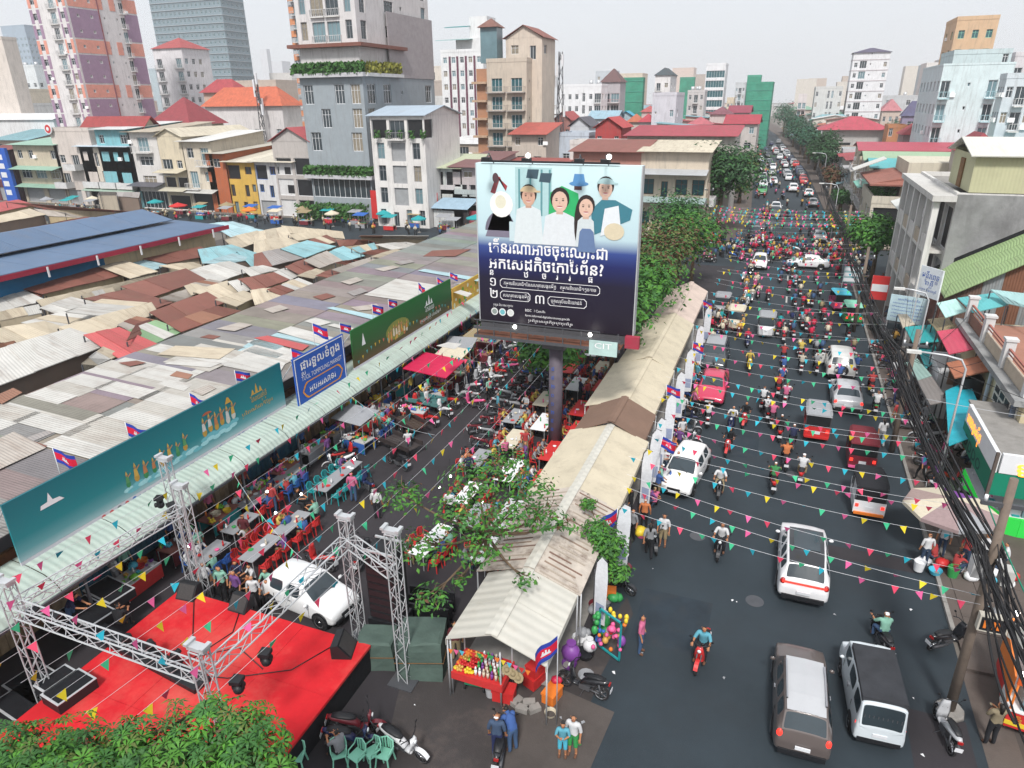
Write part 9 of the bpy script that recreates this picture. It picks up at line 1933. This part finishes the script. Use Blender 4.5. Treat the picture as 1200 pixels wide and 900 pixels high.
for i, (s_, y, R, h, m) in enumerate(((-1,135,2.6,4.5,'leaf_olive'),(-1,160,4,6.5,'leaf_olive'),(-1,190,5,8,'leaf_teal'),(1,128,2.2,3.5,'leaf_mid'),(1,150,3,5,'leaf_rust'),(1,172,4.5,8,'leaf_dark'),(1,190,5,9,'leaf_dark'),(1,225,5,9,'leaf_teal'),(-1,172,2.5,5,'leaf_yellow'),(1,260,6,10,'leaf_teal'),(-1,255,5,9,'leaf_teal'),(1,300,7,11,'leaf_teal'),(-1,310,7,11,'leaf_teal'),(-1,380,8,12,'leaf_teal'),(1,380,8,13,'leaf_teal'),(1,205,3.5,6,'leaf_mid'),(1,240,4,8,'leaf_teal'))):
 e = fx(y); x = e[0]-2.2 if s_ < 0 else e[1]+2.2
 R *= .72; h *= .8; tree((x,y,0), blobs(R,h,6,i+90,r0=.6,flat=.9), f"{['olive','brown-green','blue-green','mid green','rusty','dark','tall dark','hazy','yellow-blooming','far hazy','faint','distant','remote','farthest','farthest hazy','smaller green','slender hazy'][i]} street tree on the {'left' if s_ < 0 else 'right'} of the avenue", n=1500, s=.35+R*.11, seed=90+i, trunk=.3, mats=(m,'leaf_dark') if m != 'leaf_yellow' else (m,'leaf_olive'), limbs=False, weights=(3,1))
for i in range(20):
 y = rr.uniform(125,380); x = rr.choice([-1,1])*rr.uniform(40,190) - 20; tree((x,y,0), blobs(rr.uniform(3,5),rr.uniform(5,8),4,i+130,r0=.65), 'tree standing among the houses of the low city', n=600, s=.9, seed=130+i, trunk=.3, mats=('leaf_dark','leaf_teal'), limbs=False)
hp = obj('heaped_goods', HEAP.mesh('heaped_goods', [mat('goods_'+k, v, rough=.6, var=.2, sc=9) for k, v in C.items()])); hp['kind'] = 'stuff'
# ------------------------------------------------------------ haze
hm = bpy.data.materials.new('haze'); hm.use_nodes = True; hn = hm.node_tree.nodes; hn.remove(hn['Principled BSDF'])
pvn = hn.new('ShaderNodeVolumePrincipled'); pvn.inputs['Density'].default_value = .00032; pvn.inputs['Color'].default_value = (.97,.98,1.0,1); pvn.inputs['Anisotropy'].default_value = .2
hm.node_tree.links.new(pvn.outputs[0], hn['Material Output'].inputs['Volume'])
hz_ = obj('haze', MB().box(-2200, 2200, -300, 2600, -1.2, 125), mats=[hm]); hz_['kind'] = 'stuff'
hz_.visible_shadow = True
# ------------------------------------------------------------ tell look-alikes apart in their labels
CRW = MB(); ckeys = list(C)
ppl = sorted([o for o in COL.objects if o.get('category') == 'person'], key=lambda o: proj(o.location)[2])
for o in [p for p in ppl[300:] if p.type == 'MESH']:
 M = Matrix.Translation(o.location) @ Matrix.Rotation(o.rotation_euler.z, 4, 'Z'); c = tuple(o.color)[:3]; k = min(range(len(ckeys)), key=lambda i: sum((a-b)**2 for a, b in zip(C[ckeys[i]], c)))
 z = max(v.co.z for v in o.data.vertices); st = len(CRW.v); rd = z < 1.6
 CRW.tube([(0,-.05,z-.82),(0,0,z-.5),(0,.02,z-.27)], .16, n=6, m=k, rs=[.13,.17,.10]); CRW.ball((0,.02,z-.12), .105, len(ckeys), n=6, k=4); CRW.ball((0,-.01,z-.09), .11, len(ckeys)+1, n=6, k=3, sz=.8)
 for s in (-1, 1):
  CRW.tube([(s*.16,0,z-.32),(s*.23,.1,z-.55),(s*.2,.3 if rd else .08,z-.6)], .045, n=4, m=k)
  CRW.tube([(s*.09,-.05,z-.82),(s*.14,.25 if rd else .05,z-.9 if rd else z-1.2),(s*.12,.1,max(.03,z-1.62))], .06, n=4, m=len(ckeys)+1)
 CRW.xf(M, st); bpy.data.objects.remove(o)
cr = obj('crowd', CRW.mesh('crowd', [mat('crowd_'+k, C[k], rough=.9, var=.1) for k in ckeys] + [MATS['skin'], MATS['hair']])); cr['kind'] = 'stuff'
BKS = MB(); bks = sorted([o for o in COL.objects if o.get('category') == 'motorbike'], key=lambda o: proj(o.location)[2])
for o in [p for p in bks[298:] if p.type == 'MESH']:
 M = Matrix.Translation(o.location) @ Matrix.Rotation(o.rotation_euler.z, 4, 'Z'); c = tuple(o.color)[:3]; k = min(range(len(ckeys)), key=lambda i: sum((a-b)**2 for a, b in zip(C[ckeys[i]], c))); st = len(BKS.v); n = len(ckeys)
 BKS.tube([(0,-.85,.72),(0,-.3,.62),(0,.1,.4),(0,.36,.4),(0,.46,.95)], .12, n=6, m=k, rs=[.07,.16,.13,.13,.12]); BKS.box(-.12,.12,-.7,0,.76,.84,n); BKS.bar((-.33,.32,1.05),(.33,.32,1.05),.04,m=n)
 for y in (.64,-.62): BKS.cyl((-.05,y,.27),(.05,y,.27),.27,n=9,m=n)
 BKS.ball((0,.55,.86),.07,n+1,n=6,k=4); BKS.xf(M, st); bpy.data.objects.remove(o)
o = obj('far_motorbikes', BKS.mesh('far_motorbikes', [mat('crowd_'+k, C[k]) for k in ckeys] + [MATS['black'], MATS['head_lens']])); o['kind'] = 'stuff'
def finish():
 bpy.context.view_layer.update()
 ds = {}
 for o in COL.objects:
  if o.parent is None and 'label' in o: ds.setdefault(o['label'], []).append(o)
 W = ['', 'first', 'second', 'third', 'fourth', 'fifth', 'sixth', 'seventh', 'eighth', 'ninth', 'tenth', 'eleventh', 'twelfth']
 def onum(k):
  if k < 13: return W[k]
  return f"{k}{'th' if 10 <= k % 100 <= 20 else {1:'st',2:'nd',3:'rd'}.get(k % 10, 'th')}"
 for lab, os_ in ds.items():
  if len(os_) < 2: continue
  os_.sort(key=lambda o: proj(o.matrix_world.translation)[0])
  n = len(os_)
  for i, o in enumerate(os_):
   if n == 2: s = 'the left one of the two' if i == 0 else 'the right one of the two'
   elif i == 0: s = f'leftmost of the {n}'
   elif i == n - 1: s = f'rightmost of the {n}'
   else: s = f'{onum(i + 1)} from the left'
   if len(lab.split()) + len(s.split()) > 16: lab2 = ' '.join(lab.split()[:16 - len(s.split())])
   else: lab2 = lab
   o['label'] = lab2 + ', ' + s
   if 'group' not in o: o['group'] = o['category'] + 's'
finish()
bpy.data.scenes.remove(WS)
